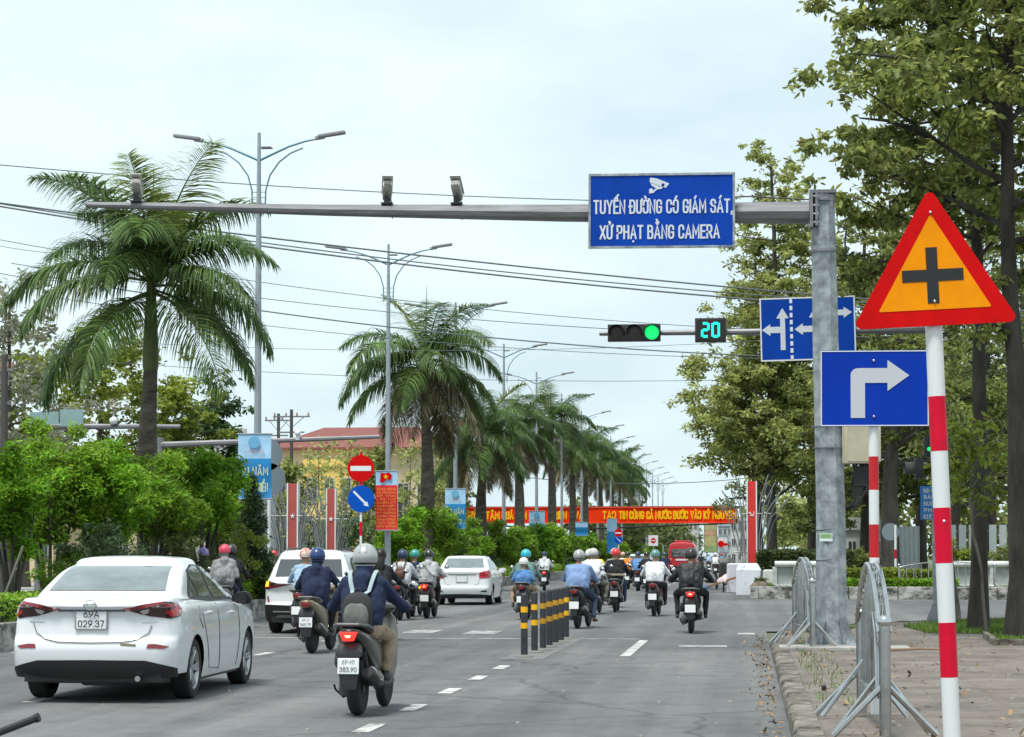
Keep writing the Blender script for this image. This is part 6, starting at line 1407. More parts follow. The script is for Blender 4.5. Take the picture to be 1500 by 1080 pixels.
def helmet(par, c, col, kind='half', tilt=0, stripe=None, r=.132):
    mt = col; m = MB(); z0 = -.28 if kind == 'half' else -.62
    ro = Matrix.Rotation(tilt, 3, 'X')
    m.ball(c, (r*.93, r*1.08, r), seg=28, rings=14, rot=ro, zmin=z0)
    m.ball(c, (r*.87, r*1.01, r*.94), seg=28, rings=8, rot=ro, zmin=z0)
    a0 = math.asin(z0); m.tube([Vector(c)+ro @ Vector((r*.93*math.cos(a0)*math.cos(t), r*1.08*math.cos(a0)*math.sin(t), r*z0)) for t in [i*PI/14 for i in range(29)]], .007, 5)
    h = m.build('helmet', mt, par, smooth=60)
    m = MB(); q = Vector(c)+ro @ Vector((0, r*.95, r*(z0*.35))); m.ball(q, (r*.72, r*.42, r*.10), seg=18, rings=6, rot=ro, zmin=-1); m.build('visor_peak', BLKP if kind != 'half' else mt, h)
    if stripe:
        m = MB(); m.ball(Vector(c), (r*.945, r*1.092, r*1.005), seg=28, rings=3, rot=ro, zmin=z0); o = m.build('band', stripe, h); 
        for v in list(o.data.vertices): pass
        me = o.data; b = bmesh.new(); b.from_mesh(me); bmesh.ops.delete(b, geom=[v for v in b.verts if v.co.z > c[2]+r*.05], context='VERTS'); b.to_mesh(me); b.free()
    if kind == 'full':
        m = MB(); m.ball(c, (r*.95, r*1.10, r*1.015), seg=28, rings=10, rot=ro, zmin=z0); lo = m.build('lower_band', BLKP, h, smooth=60); b = bmesh.new(); b.from_mesh(lo.data); bmesh.ops.delete(b, geom=[v for v in b.verts if v.co.z > c[2]-r*.36], context='VERTS'); b.to_mesh(lo.data); b.free()
        for s in (-.25, .25): m = MB(); m.tube([Vector(c)+ro @ Vector((s*r, -r*1.08*math.cos(a)*.99, r*math.sin(a)*.985)) for a in (.35,.6,.85,1.1)], .006, 5); m.build('vent_ridge', mt, h)
    m = MB()
    for s in (-1, 1): m.tube([(c[0]+s*r*.85, c[1], c[2]-r*.25), (c[0]+s*r*.7, c[1]+.02, c[2]-r*.85), (c[0]+s*.02, c[1]+.05, c[2]-r*1.12)], .006, 4)
    m.build('chin_strap', BLK, h); return h
def rider(label, x, y, rz=0, shirt=None, pants=None, hcol=WHT, hkind='half', shoes=SHOE, puff=0.0, wide=1.0, lean=0.0, hip=(0,.22,.86), feet='board', hands='grip', gloves=False, s=1.0, voxel=.015, sleeve=True, group='riders in the traffic', tilt=0, roll=0, hood=False, hair=False, stripe=None, coat=0, legout=0.0, look=0.0, mask=None, tall=0.0, elbow=0.0, neckcol=None):
    W_ = wide; hx, hy, hz = hip; p = puff
    # material slots: 0 upper clothes, 1 lower clothes, 2 skin, 3 shoes, 4 hands (gloves or skin), 5 forearm
    mats = [shirt, pants, SKIN, shoes, (BLKP if gloves else SKIN), (shirt if sleeve else SKIN)]
    sh = Vector((hx, hy+.10+lean, hz+.44+tall)); wst = Vector((hx, hy+.0+lean*.35, hz+.15)); pv = Vector((hx, hy, hz)); nk = sh+Vector((0,.02,.06)); hd = nk+Vector((0,.045,.135))
    PR = []
    a = PR.append; sw = .165*W_
    for sg in (-1, 1):
        a((pv+Vector((sg*.085*W_,0,-.03)), .120*W_, pv+Vector((sg*.08*W_,0,-.01)), .122*W_, 1 if not coat else 0)); a((pv+Vector((sg*.08*W_,0,.04)), .120*W_+p*.6, wst+Vector((sg*.075*W_,0,0)), .112*W_+p, 0))
        a((wst+Vector((sg*.075*W_,0,-.10)), .118*W_+p, sh+Vector((sg*.095*W_,-.0,-.14)), .118*W_+p, 0))
        a((sh+Vector((sg*.09*W_,0,-.15)), .118*W_+p*.7, sh+Vector((sg*.11*W_,.01,-.04)), .072+p*.5, 0))
        a((sh+Vector((0,0,.0)), .062+p*.4, sh+Vector((sg*sw,.005,-.03)), .066*W_**.5+p*.5, 0))
    a((wst, .12*W_+p, sh+Vector((0,-.01,-.12)), .125*W_+p*.6, 0)); a((pv+Vector((0,0,.05)), .125*W_+p*.6, wst, .12*W_+p, 0))
    a((pv+Vector((0,.0,.09)), .128*W_+p, wst+Vector((0,0,.03)), .125*W_+p, 0))
    a((nk+Vector((0,-.02,-.06)), .058 if not hood else .085, hd+Vector((0,-.03,-.06)), .052 if not hood else .08, 2 if not (hood or mask) else 0))
    if hood: a((sh+Vector((0,-.07,.02)), .085, sh+Vector((0,-.09,-.08)), .07, 0))
    a((hd+Vector((0,-.01,.03)), .095, hd+Vector((0,.025,-.02)), .082, 2 if not hair else 2)); a((hd+Vector((0,.03,-.05)), .06, hd+Vector((0,.045,-.075)), .045, 2 if not mask else 0))
    a((hd+Vector((0,.105,-.01)), .012, hd+Vector((0,.118,-.035)), .016, 2))                                    # nose
    for sg in (-1, 1): a((hd+Vector((sg*.088,0,.0)), .012, hd+Vector((sg*.09,-.005,-.03)), .012, 2))             # ears
    fing = []
    for sg in (-1, 1):
        S_ = sh+Vector((sg*sw,.0,-.035))
        if hands == 'grip': H_ = Vector((hx*0+sg*.315, .86, 1.015)); E_ = Vector((sg*(.315+.02+elbow+.05*(W_-1)), (S_.y+H_.y)/2-.08, (S_.z+H_.z)/2-.115))
        elif hands == 'waist': H_ = Vector((sg*.17, hy+.30, hz+.12)); E_ = Vector((sg*(.27), hy+.06, hz+.13))
        elif hands == 'lap': H_ = Vector((sg*.10, hy+.33, hz+.05)); E_ = Vector((sg*.25, hy+.02, hz+.12))
        a((S_, .062*W_**.5+p*.5, E_, .048+p*.35, 0)); wr_ = E_.lerp(H_, .86); a((E_, .048+p*.35, wr_, .034+p*.2, 5)); a((wr_, .029, H_+Vector((0,.0,.0)), .033, 4)); a((H_+Vector((-sg*.025,.0,0)), .026, H_+Vector((sg*.03,.005,-.0)), .026, 4))
        for q in range(4):                                                                                      # four fingers wrapped over the grip, thumb under
            b0 = H_+Vector((sg*(.036-.022*q), .018, .012)); fing.append(([b0, b0+Vector((0,.022,.004)), b0+Vector((0,.03,-.018)), b0+Vector((0,.016,-.034)), b0+Vector((0,.002,-.036))][:5 if q < 3 else 4], [.0095,.009,.0085,.008,.006][:5 if q < 3 else 4], 4))
        tb = H_+Vector((-sg*.03,-.004,-.004)); fing.append(([tb, tb+Vector((-sg*.012,.012,-.02)), tb+Vector((-sg*.004,.026,-.034))], [.011,.010,.008], 4))
        # legs
        hp = pv+Vector((sg*.095*W_,.02,-.02))
        if feet == 'board': K_ = Vector((sg*(.175+legout), hy+.50, hz-.13)); F_ = Vector((sg*(.15+legout*.8), hy+.46, .385)); toe = F_+Vector((0,.17,-.06))
        elif feet == 'peg': K_ = Vector((sg*(.215+legout), hy+.46, hz-.10)); F_ = Vector((sg*(.235+legout*.6), hy+.26, .36)); toe = F_+Vector((sg*.01,.17,-.045))
        elif feet == 'rear': K_ = Vector((sg*(.24+legout), hy+.40, hz-.12)); F_ = Vector((sg*(.25+legout*.5), hy+.20, .40)); toe = F_+Vector((sg*.02,.16,-.05))
        elif feet == 'drag': K_ = Vector((sg*(.25+legout), hy+.36, hz-.22)); F_ = Vector((sg*(.27+legout), hy+.12, .22)); toe = F_+Vector((sg*.03,.16,-.06))
        a((hp, .098*W_**.7, K_, .068*W_**.5, 1)); a((K_, .066*W_**.5, K_.lerp(F_, .38)+Vector((0,-.02,0)), .062, 1)); a((K_.lerp(F_, .38)+Vector((0,-.02,0)), .062, F_+Vector((0,0,.04)), .048, 1))
        a((F_+Vector((0,-.03,-.05)), .036, toe, .030, 3)); a((F_+Vector((0,0,.02)), .04, F_+Vector((0,-.0,-.04)), .04, 3))
    o = skin_body('person', PR, mats, voxel, .010+p*.35, 3, seed=abs(hash(label)) % 50 if False else len(label), fingers=fing if voxel < .02 else ())
    o.location = (x, y, 0); o.rotation_euler = (0, roll, rz); o.scale = (s,)*3; tag(o, label, 'person', group)
    hc = hd+Vector((0,-.005,.035))
    if hcol: helmet(o, hc, hcol, hkind, tilt, stripe)
    if hair:
        m = MB(); m.ball(hc+Vector((0,-.01,-.0)), (.11,.115,.115), seg=18, rings=10, zmin=-.5); m.loft([superring(hc.y-.05, hc.z-.05, .10, .05), ]*1+[[Vector((v.x, v.y, v.z)) for v in superring(hc.y-.07, hc.z-.05, .10, .02)]], cap=False) if False else None
        m.tube([hc+Vector((0,-.06,.0)), hc+Vector((0,-.10,-.12)), hc+Vector((.0,-.13,-.25)), hc+Vector((.02,-.12,-.38))], [.09,.095,.085,.03], 12, flat=.5); m.build('hair', HAIR, o, smooth=60)
    # eyes and mouth
    m = MB()
    for sg in (-1, 1): m.ball(hd+Vector((sg*.032,.098,.012)), .011, seg=8, rings=5, zmin=-1)
    m.build('eye', M('eye dark', (.02,.015,.01), .2), o); m = MB(); m.tube([hd+Vector((-.022,.107,-.06)), hd+Vector((0,.112,-.062)), hd+Vector((.022,.107,-.06))], .005, 5)
    if not mask: m.build('mouth', M('lips', (.3,.1,.08), .5), o)
    return o
NAVY = cloth('navy jacket', (.010,.020,.058)); NAVY2 = cloth('dark navy hooded jacket', (.009,.016,.05)); BEIGE = cloth('beige trousers', (.36,.27,.19)); BLACKC = cloth('black clothes', (.012,.012,.014)); GREYL = cloth('light grey shirt', (.42,.43,.44), .12)
WHITEC = cloth('white cloth', (.68,.70,.72), .08); SKYC = cloth('sky blue shirt', (.20,.30,.52), .12); JEANS = cloth('dark jeans', (.035,.055,.10)); TEALC = cloth('grey green jacket', (.14,.24,.21)); BLUEC = cloth('blue shirt', (.08,.20,.42)); HOODG = cloth('grey hoodie', (.26,.26,.27), .2)
KHAKI = cloth('khaki trousers', (.20,.18,.15)); PINKC = cloth('pale pink clothes', (.5,.35,.32)); LTBL = cloth('pale blue shirt', (.32,.46,.60)); ORC = cloth('orange jacket', (.70,.22,.03)); STEELB = cloth('steel blue shirt', (.10,.14,.20))
HSIL = M('helmet silver', (.42,.43,.43), .28, .3, coat=.5); HBLU = M('helmet navy blue', (.02,.045,.16), .35, coat=.3); HWH = M('helmet white', (.66,.67,.67), .3, coat=.4); HTL = M('helmet teal', (.03,.30,.27), .35, coat=.3); HTQ = M('helmet turquoise', (.02,.42,.55), .35, coat=.3); HTG = M('helmet grey green', (.10,.26,.25), .35, coat=.3)
HBK = M('helmet black', (.02,.02,.02), .3, coat=.5); HRED = M('helmet red', (.62,.03,.04), .35, coat=.3); HPNK = M('helmet pink', (.68,.06,.12), .35, coat=.3); HPUR = M('helmet purple', (.26,.20,.55), .4, coat=.2); HDG = M('helmet dark grey', (.055,.055,.052), .35, .3); HNV = M('helmet dark blue', (.03,.05,.11), .35)
BRN = M('champagne paint', (.33,.28,.20), .35, .4, coat=.5, var=.1); MAR = M('maroon paint', (.05,.012,.015), .3, coat=.5); DRED = M('dark red brown paint', (.07,.035,.035), .35, coat=.4); SILV = M('silver grey panel', (.33,.33,.32), .35, .5); DKBR = M('dark bronze paint', (.045,.038,.034), .3, .3, coat=.5)
LTH = M('black leather jacket', (.014,.015,.018), .6, bump=.4, bs=9)
def at(px, py): g_ = G(px, py); return g_.x, g_.y
# A nearest scooter and rider
x, y = at(524, 1048)
scooter('dark bronze scooter nearest the viewer with a lit trapezoid brake lamp, plate 69-H1 383.90', x, y, R(-2), DKBR, SILV, 'on', txt=('69-H1', '383.90'))
rider('rider in a navy jacket and silver helmet with a grey backpack, nearest the viewer', x, y, R(-2), NAVY, BEIGE, HSIL, 'full', puff=.014, hip=(.01,.14,.86), gloves=True, voxel=.012, elbow=.02, stripe=None, lean=-.02, hood=True, mask=True, tall=-.015)
BPK = M('backpack grey', (.15,.15,.14), .85, var=.25, vs=8, bump=.3, bs=25); BPD = M('backpack charcoal', (.03,.033,.033), .85, bump=.3, bs=30); STRAP = M('pale strap', (.33,.42,.44), .8)
def backpack(label, x, y, rz, c, w_, h, mat, top=None, strap=None, pocket=None, drop=0, d=.13, sy=.32, tz=1.38):
    t = T('backpack', label, 'backpack', (x, y, 0), rz); cx, cy, cz = c; m = MB()
    m.loft([[Vector((cx+v.x, v.z-cz*0+cy, v.y)) for v in superring(z, 0, w_/2*k, d/2*k2, e=3.2)] for z, k, k2 in ((cz-h/2,.7,.5),(cz-h*.47,.93,.85),(cz-h*.2,1,1),(cz+h*.15,.97,.95),(cz+h*.35,.84,.8),(cz+h*.47,.55,.55),(cz+h*.5,.3,.35))]); m.build('bag', mat, t, smooth=60)
    if pocket:
        m = MB(); m.loft([[Vector((cx+v.x, cy-d*.45+v.z, v.y)) for v in superring(z, 0, w_/2*k, .035*k2, e=2.8)] for z, k, k2 in ((cz-h*.46,.6,.5),(cz-h*.40,.82,1),(cz-h*.1,.84,1.1),(cz+h*.10,.72,.9),(cz+h*.2,.4,.4))]); m.build('pocket', pocket, t, smooth=60)
    if strap:
        for s in (-1, 1):
            m = MB(); m.tube([(cx+s*w_*.18,cy+.02,cz+h*.44),(cx+s*w_*.28,sy-.145,tz-.19),(cx+s*w_*.36,sy-.125,tz-.10),(cx+s*w_*.42,sy-.075,tz-.025),(cx+s*w_*.44,sy-.01,tz+.005),(cx+s*w_*.44,sy+.08,tz-.04)], .022, 8, flat=.4, up=(1,0,0)); m.build('strap', strap, t, smooth=60)
    m = MB(); m.tube([(cx-.03,cy,cz+h*.48),(cx-.025,cy,cz+h*.60),(cx+.025,cy,cz+h*.60),(cx+.03,cy,cz+h*.48)], .008, 6); m.build('handle', BPD, t); return t
backpack('two-tone grey backpack with pale straps on the nearest rider', x, y, R(-2), (.01,-.07,1.0), .29, .35, BPD, strap=STRAP, pocket=BPK, d=.16, sy=.22, tz=1.375)
# B hooded navy rider on champagne scooter
x, y = at(457, 957)
scooter('champagne coloured scooter with an unlit tail lamp, in front of the SUV', x, y, R(-2), BRN, BRN, 'off', seatc=M('seat grey', (.2,.19,.17), .6), txt=('69-C1', '365.79'))
rider('rider in a dark navy hooded jacket and blue helmet, left of the nearest rider', x, y, R(-2), NAVY2, BLACKC, HBLU, 'full', puff=.02, hood=True, wide=1.03, gloves=False, elbow=.01, hip=(0,.2,.85), coat=1, mask=True)
# B2
g = A(430, 900, 40.5); x, y = g.x+.15, 40.5
scooter('motorbike mostly hidden behind the navy-hooded rider', x, y, 0, MAR, style='motorbike'); rider('rider in pale blue with a red and white helmet, half hidden behind the navy-hooded rider', x, y, 0, LTBL, JEANS, M('helmet cream red', (.66,.55,.5), .35, col2=(.6,.1,.08), vs=9, thr=(.5,.62)), 'half', feet='peg', voxel=.018)
# C dark rider with long hair
g = A(556, 900, 38); x, y = g.x, 38.0
scooter('black motorbike just right of the nearest rider, mostly hidden', x-.05, y, 0, BLKP, style='motorbike'); rider('long-haired rider all in black, seen over the right shoulder of the nearest rider', x-.05, y, 0, BLACKC, BLACKC, None, hair=True, feet='peg', voxel=.018, puff=.01, group='riders in the traffic')
# D pair
x, y = at(586, 909)
scooter('black scooter carrying the rider with the brown backpack', x, y, 0, BLKP, style='motorbike', lamp='off'); rider('rider in a white patterned shirt and navy helmet wearing a brown backpack', x, y, 0, cloth('white patterned shirt', (.5,.52,.55), .35), BLACKC, HNV, 'full', feet='peg', voxel=.017, puff=.02)
backpack('small brown backpack on the rider in the white patterned shirt', x, y, 0, (-.02,.13,1.09), .25, .30, M('brown leather', (.13,.05,.03), .6, var=.3, vs=8), strap=M('brown strap', (.10,.05,.035), .7), pocket=M('brown pocket', (.11,.04,.025), .6))
g = A(604, 898, 53.5); x, y = g.x, 53.5
scooter('dark motorbike beside the brown-backpack rider', x, y, 0, BLKP, style='motorbike'); rider('rider in a navy top with a teal helmet and bare leg, beside the brown-backpack rider', x, y, 0, NAVY, PINKC, HTL, 'half', feet='drag', voxel=.018)
# E
x, y = at(625, 906)
scooter('dark red scooter with lit brake lamp and amber indicator, left of the second white sedan', x, y, 0, MAR, MAR, 'on', ind=-1); rider('rider in a loose pale grey shirt with a cross strap and black helmet', x, y, 0, GREYL, BLACKC, HBK, 'half', puff=.035, coat=1, voxel=.017, hood=True)
m = MB(); m.tube([(-.12,.19,1.30),(-.03,.03,1.22),(.10,.035,1.05),(.2,.16,.98)], .012, 6, flat=.5); t = T('shoulder_bag', 'thin dark bag strap across the pale grey shirt', 'bag', (x, y, 0)); m.build('strap', BLKP, t); m = MB(); m.box((.25,.22,.95),(.08,.14,.12)); m.build('bag', BLKP, t, bevel=.02)
# F adult and child
g = A(766, 905, 51); x, y = g.x, 51.0
scooter('dark scooter behind the front lane posts carrying an adult and a child', x, y, 0, DKBR, lamp='off'); rider('adult rider in a grey green jacket and turquoise helmet with a child behind', x, y, 0, TEALC, KHAKI, HTQ, 'half', puff=.03, hip=(.02,.34,.86), voxel=.017, coat=1)
rider('child passenger in a blue shirt and white helmet, behind the turquoise-helmeted rider', x, y+.04, 0, BLUEC, cloth('tan trousers', (.30,.22,.15)), HWH, 'half', hip=(0,-.02,.88), feet='rear', hands='waist', s=.93, voxel=.017, tall=-.10, legout=.05)
# G
x, y = at(797, 866)
scooter('black scooter with a lit brake lamp beyond the lane posts', x, y, R(4), BLKP, MAR, 'on'); rider('rider in white with a dark blue cap-like helmet beyond the lane posts', x, y, R(4), WHITEC, BLACKC, HNV, 'half', puff=.03, voxel=.02, hood=True)
# H broad blue shirt
x, y = at(846, 921)
scooter('old motorbike ridden by the man in the sky blue shirt', x, y, R(-6), BLKP, style='motorbike', lamp='off', rim=CHR); rider('broad man in a sky blue shirt, jeans and silver helmet behind the lane posts', x-.03, y, R(-6), SKYC, JEANS, HSIL, 'full', feet='drag', wide=1.22, puff=.01, voxel=.017, legout=.05, shoes=cloth('brown sandals', (.06,.03,.02)), hip=(0,.2,.84))
# I white hoodie pair
g = A(868, 890, 56); x, y = g.x, 56.0
scooter('motorbike carrying two people in white', x, y, R(-4), BLKP, style='motorbike', lamp='off'); rider('passenger in a white hooded jacket and white helmet beside the sky blue shirt', x, y, R(-4), WHITEC, KHAKI, M('helmet ivory', (.55,.55,.52), .35), 'full', hip=(0,.02,.90), hands='waist', feet='rear', puff=.03, voxel=.017, legout=.08, coat=1)
rider('driver in white with a plain white helmet, mostly hidden behind the white-hooded passenger', x-.12, y, R(-4), WHITEC, BLACKC, HWH, 'half', hip=(-.02,.36,.88), feet='peg', puff=.02, voxel=.02)
# J yellow pack
g = A(878, 880, 66); x, y = g.x, 66.0
scooter('motorbike of the rider with the bright yellow bag', x, y, 0, BLKP, style='motorbike'); rider('rider in black with a dark helmet, bright yellow bag on the back', x-.1, y, 0, BLACKC, BLACKC, HDG, 'half', feet='peg', voxel=.02)
backpack('bright yellow delivery bag left of the red-helmeted rider', x-.02, y, 0, (.02,.09,1.14), .34, .5, M('yellow bag', (.80,.58,.01), .6), pocket=M('yellow bag pocket', (.75,.5,.01), .6), d=.2)
# K
x, y = at(901, 897)
scooter('dark red-brown motorbike with a pale wooden child seat frame', x, y, 0, DRED, style='motorbike', lamp='off', rim=ALLOY); rider('rider in a black jacket and red helmet on the bike with the wooden seat frame', x, y, 0, BLACKC, JEANS, HRED, 'half', feet='peg', puff=.025, voxel=.017, hip=(0,.24,.90), wide=1.02)
t = T('child_seat', 'pale wooden child seat frame strapped on the bike of the red-helmeted rider', 'seat', (x, y, 0)); WD = M('pale wood', (.33,.30,.20), .7, var=.2)
m = MB(); m.box((0,-.36,1.0),(.56,.05,.055)); m.box((-.27,-.1,1.0),(.03,.5,.04)); m.box((.27,-.1,1.0),(.03,.5,.04)); m.build('rim_board', WD, t, bevel=.008); m = MB()
for sx in (-1, 1): m.tube([(sx*.26,-.34,1.0),(sx*.20,-.3,.5),(sx*.18,-.2,.42)], .010, 5); m.tube([(sx*.26,.1,1.0),(sx*.16,.05,.7)], .01, 5)
m.build('wire_frame', STEEL, t); m = MB(); m.ball((.27,-.33,.99), .045, seg=10, rings=6, zmin=-1); m.build('knob', WHT, t)
g = A(899, 830, 63); rider('second rider in grey with a pink and white helmet, just behind the red-helmeted one', g.x, 63, 0, HOODG, BLACKC, M('helmet pink white', (.62,.38,.36), .4), 'half', feet='peg', voxel=.02, hip=(0,.22,.92)); scooter('motorbike hidden behind the red-helmeted rider', g.x, 63, 0, BLKP, style='motorbike')
# L
x, y = at(958, 903)
scooter('dark motorbike of the man in the white shirt', x, y, R(-3), DRED, style='motorbike', lamp='off'); rider('man in a white shirt and black trousers with a grey green helmet', x, y, R(-3), WHITEC, BLACKC, HTG, 'half', feet='peg', wide=1.1, puff=.015, voxel=.017)
# M
x, y = at(1012, 928)
scooter('black motorbike nearest the right lane, brake lamps lit', x, y, 0, BLKP, style='motorbike', lamp='on'); rider('rider all in black leather with a dark grey helmet, right of the traffic', x, y, 0, LTH, BLACKC, HDG, 'full', feet='peg', puff=.028, wide=1.08, elbow=.06, gloves=True, legout=.07, voxel=.015, hip=(0,.22,.87))
# N O far ones
x, y = at(934, 866)
scooter('dark scooter of the rider in blue, left of the white-shirted man', x, y, 0, BLKP, lamp='off'); rider('small rider in a blue top between the red-helmeted rider and the white shirt', x, y, 0, cloth('mid blue top', (.10,.25,.50)), BLACKC, HNV, 'half', voxel=.024, puff=.02)
g = A(947, 850, 86); scooter('dark motorbike seen left of the white shirt', g.x, 86, 0, BLKP, style='motorbike'); rider('rider in black hidden behind the left shoulder of the white shirt', g.x, 86, 0, BLACKC, BLACKC, HBK, 'half', voxel=.024, puff=.02)
g = A(919, 850, 96); scooter('motorbike of the rider in orange', g.x, 96, 0, BLKP, style='motorbike'); rider('small distant rider in an orange jacket right of the red-helmeted rider', g.x, 96, 0, ORC, BLACKC, HBK, 'half', voxel=.024, puff=.02)
g = A(912, 850, 108); scooter('far scooter just left of the rider in orange', g.x, 108, 0, BLKP); rider('small distant rider in white with a pale helmet, left of the rider in orange', g.x, 108, 0, WHITEC, BLACKC, M('helmet pale orange', (.6,.4,.3), .4), 'half', voxel=.026)
g = A(973, 850, 128); scooter('far scooter left of the coach', g.x, 128, 0, BLKP); rider('distant rider in navy blue beside the coach', g.x, 128, 0, NAVY, BLACKC, HBLU, 'half', voxel=.026)
for px, Y, c, h, lb, sc in ((1048, 150, WHITEC, HWH, 'distant rider in a white shirt and white helmet right of the leather-clad rider', 'distant scooter under the white-shirted rider, right of the leather-clad one'), (1038, 205, LTBL, HWH, 'very distant rider in pale blue left of the distant white shirt', 'very distant scooter left of the distant white shirt'), (1027, 190, BLACKC, HBK, 'very distant rider in dark clothes under the far signboard', 'very distant dark scooter under the far signboard'), (1058, 215, BLUEC, HRED, 'very distant rider in blue under the small red shop sign', 'very distant scooter under the small red shop sign')):
    g = A(px, 830, Y); scooter(sc, g.x, Y, 0, BLKP, mirrors=False); rider(lb, g.x, Y, 0, c, BLACKC, h, 'half', voxel=.03)
# left side: riders by the kerb ahead of the near sedan
g = A(328, 860, 44.5); x, y = g.x, 44.5
scooter('scooter hidden behind the right window line of the nearest sedan', x, y, R(10), SILV, lamp='off'); rider('passenger in a grey hooded top and pink helmet beyond the nearest sedan', x, y, R(10), HOODG, JEANS, HPNK, 'half', hip=(0,.0,.95), hands='waist', feet='rear', puff=.03, hood=True, voxel=.017, coat=1)
rider('driver in black with a dark grey helmet in front of the grey-hooded passenger', x+.12, y, R(10), BLACKC, BLACKC, HDG, 'half', hip=(0,.38,.96), puff=.02, voxel=.02, hood=True)
g = A(291, 860, 46.5); scooter('scooter hidden behind the roof of the nearest sedan', g.x, 46.5, 0, BLKP); rider('rider in black with a purple helmet, mostly behind the nearest sedan', g.x, 46.5, 0, BLACKC, BLACKC, HPUR, 'half', puff=.01, voxel=.02, hip=(0,.22,.89), hood=True)
for px, Y, c, h, lb, sc, zr in ((386, 64, STEELB, HWH, 'person in steel blue with a white helmet waiting in the median gap', 'scooter waiting in the median gap, left one', 0.5), (404, 66, GREYL, HRED, 'person with a red helmet waiting left of the SUV', 'scooter waiting in the median gap beside the SUV', .4), (423, 62, BLACKC, HWH, 'person with a white helmet whose head shows above the SUV bonnet side', 'scooter waiting behind the SUV', .3)):
    g = A(px, 860, Y); scooter(sc, g.x, Y, zr, BLKP); rider(lb, g.x, Y, zr, c, JEANS, h, 'half', voxel=.022, puff=.01, group='riders waiting in the median gap')
# person sitting small in park
g = A(1243, 830, 92); o = rider('tiny seated figure in black on the park planter behind the mast', g.x, 92, R(60), BLACKC, BLACKC, None, hair=True, hip=(0,.1,.82), feet='board', hands='lap', voxel=.03, group=None)
# ================================================================ BUILDINGS AND THE REST
PLY = M('yellow plaster', (.62,.50,.22), .85, var=.12, vs=.4, detail=7); PLC = M('cream plaster', (.60,.50,.32), .85, var=.12, vs=.4, detail=7); ROOF = M('red tiled roof', (.20,.065,.05), .8, var=.2, vs=2, stretch=(3,3,3)); GW = M('grey white wall', (.5,.5,.49), .85, var=.15, vs=.5, detail=7); WIN = M('window dark', (.04,.05,.055), .15); FRM = M('window frame', (.5,.5,.48), .6)
YEL3 = M('strong yellow plaster', (.74,.52,.14), .85, var=.1, vs=.5)
def building(label, x0, x1, Y, D, H, wall, roof=None, rows=2, cols=5, rh=1.6, shop=False, wz=.0, name='building', group=None, win=True, ov=.6):
    cx = (x0+x1)/2; W_ = x1-x0; t = T(name, label, 'building', (cx, Y, 0), 0, group)
    m = MB(); m.bx(-W_/2, W_/2, 0, D, 0, H); m.build('wall', wall, t, smooth=0)
    if roof:
        m = MB(); a = W_/2+ov; V = [(-a,-ov,H),(a,-ov,H),(a,D+ov,H),(-a,D+ov,H),(-a+rh*1.5,D/2,H+rh),(a-rh*1.5,D/2,H+rh),(-a,-ov,H-.15),(a,-ov,H-.15),(a,D+ov,H-.15),(-a,D+ov,H-.15)]
        m.add(V, [(0,1,5,4),(1,2,5),(2,3,4,5),(3,0,4),(0,6,7,1),(1,7,8,2),(2,8,9,3),(3,9,6,0),(6,9,8,7)]); m.build('roof', roof, t, smooth=0)
    else:
        m = MB(); m.bx(-W_/2-.1, W_/2+.1, -.1, .15, H, H+.5); m.bx(-W_/2-.12, W_/2+.12, -.16, D, H-.12, H-.002); m.build('parapet', wall, t, smooth=0)
    if win:
        for r in range(rows):
            for c in range(cols):
                wx = -W_/2+W_*(c+.5)/cols; wz_ = H*(r+.55)/rows+wz; ww, wh = min(1.5, W_/cols*.5), H/rows*.42
                m = MB(); m.bx(wx-ww/2-.08, wx+ww/2+.08, -.06, -.003, wz_-wh/2-.08, wz_+wh/2+.08); f = m.build('window', FRM, t, smooth=0)
                m = MB(); m.bx(wx-ww/2, wx-.03, -.075, -.061, wz_-wh/2, wz_+wh/2); m.bx(wx+.03, wx+ww/2, -.075, -.061, wz_-wh/2, wz_+wh/2); m.build('pane', WIN, f, smooth=0)
    return t
# yellow public building with the long red roof beyond the crossing, left
a = A(405, 650, 175); b = A(634, 650, 175)
zr = lambda py, Y: A(500, py, Y).z
building('long yellow building with a red tiled roof behind the monument slabs and palms', a.x, b.x, 175, 16, zr(656, 175), PLC, ROOF, 1, 8, zr(618,175)-zr(656,175), ov=.8, wz=-.5)
a = A(446, 650, 168); b = A(520, 650, 168); building('strong yellow porch wing with a pale base in front of the long building', a.x, b.x, 168, 6, zr(682, 168), YEL3, None, 2, 3)
a = A(672, 650, 195); b = A(700, 650, 195)
a = A(640, 640, 197); b = A(674, 640, 197); building('red-roofed pavilion seen between the dark palm and the third lamp', a.x, b.x, 197, 6, zr(645, 196), PLC, ROOF, 2, 3, 2.0)
a = A(-60, 700, 100); b = A(40, 700, 100); building('cream house wall with an arched opening at the left edge', a.x, b.x, 104, 8, zr(640, 100), PLC, None, 2, 3)
a = A(120, 700, 108); b = A(210, 700, 108); building('cream building glimpsed under the median trees', a.x, b.x, 110, 8, zr(700, 108), PLC, ROOF, 2, 3)
a = A(255, 640, 112); b = A(345, 640, 112); building('low grey shed roof behind the nearest lamp post', a.x, b.x, 114, 8, zr(638, 112), GW, None, 1, 4)
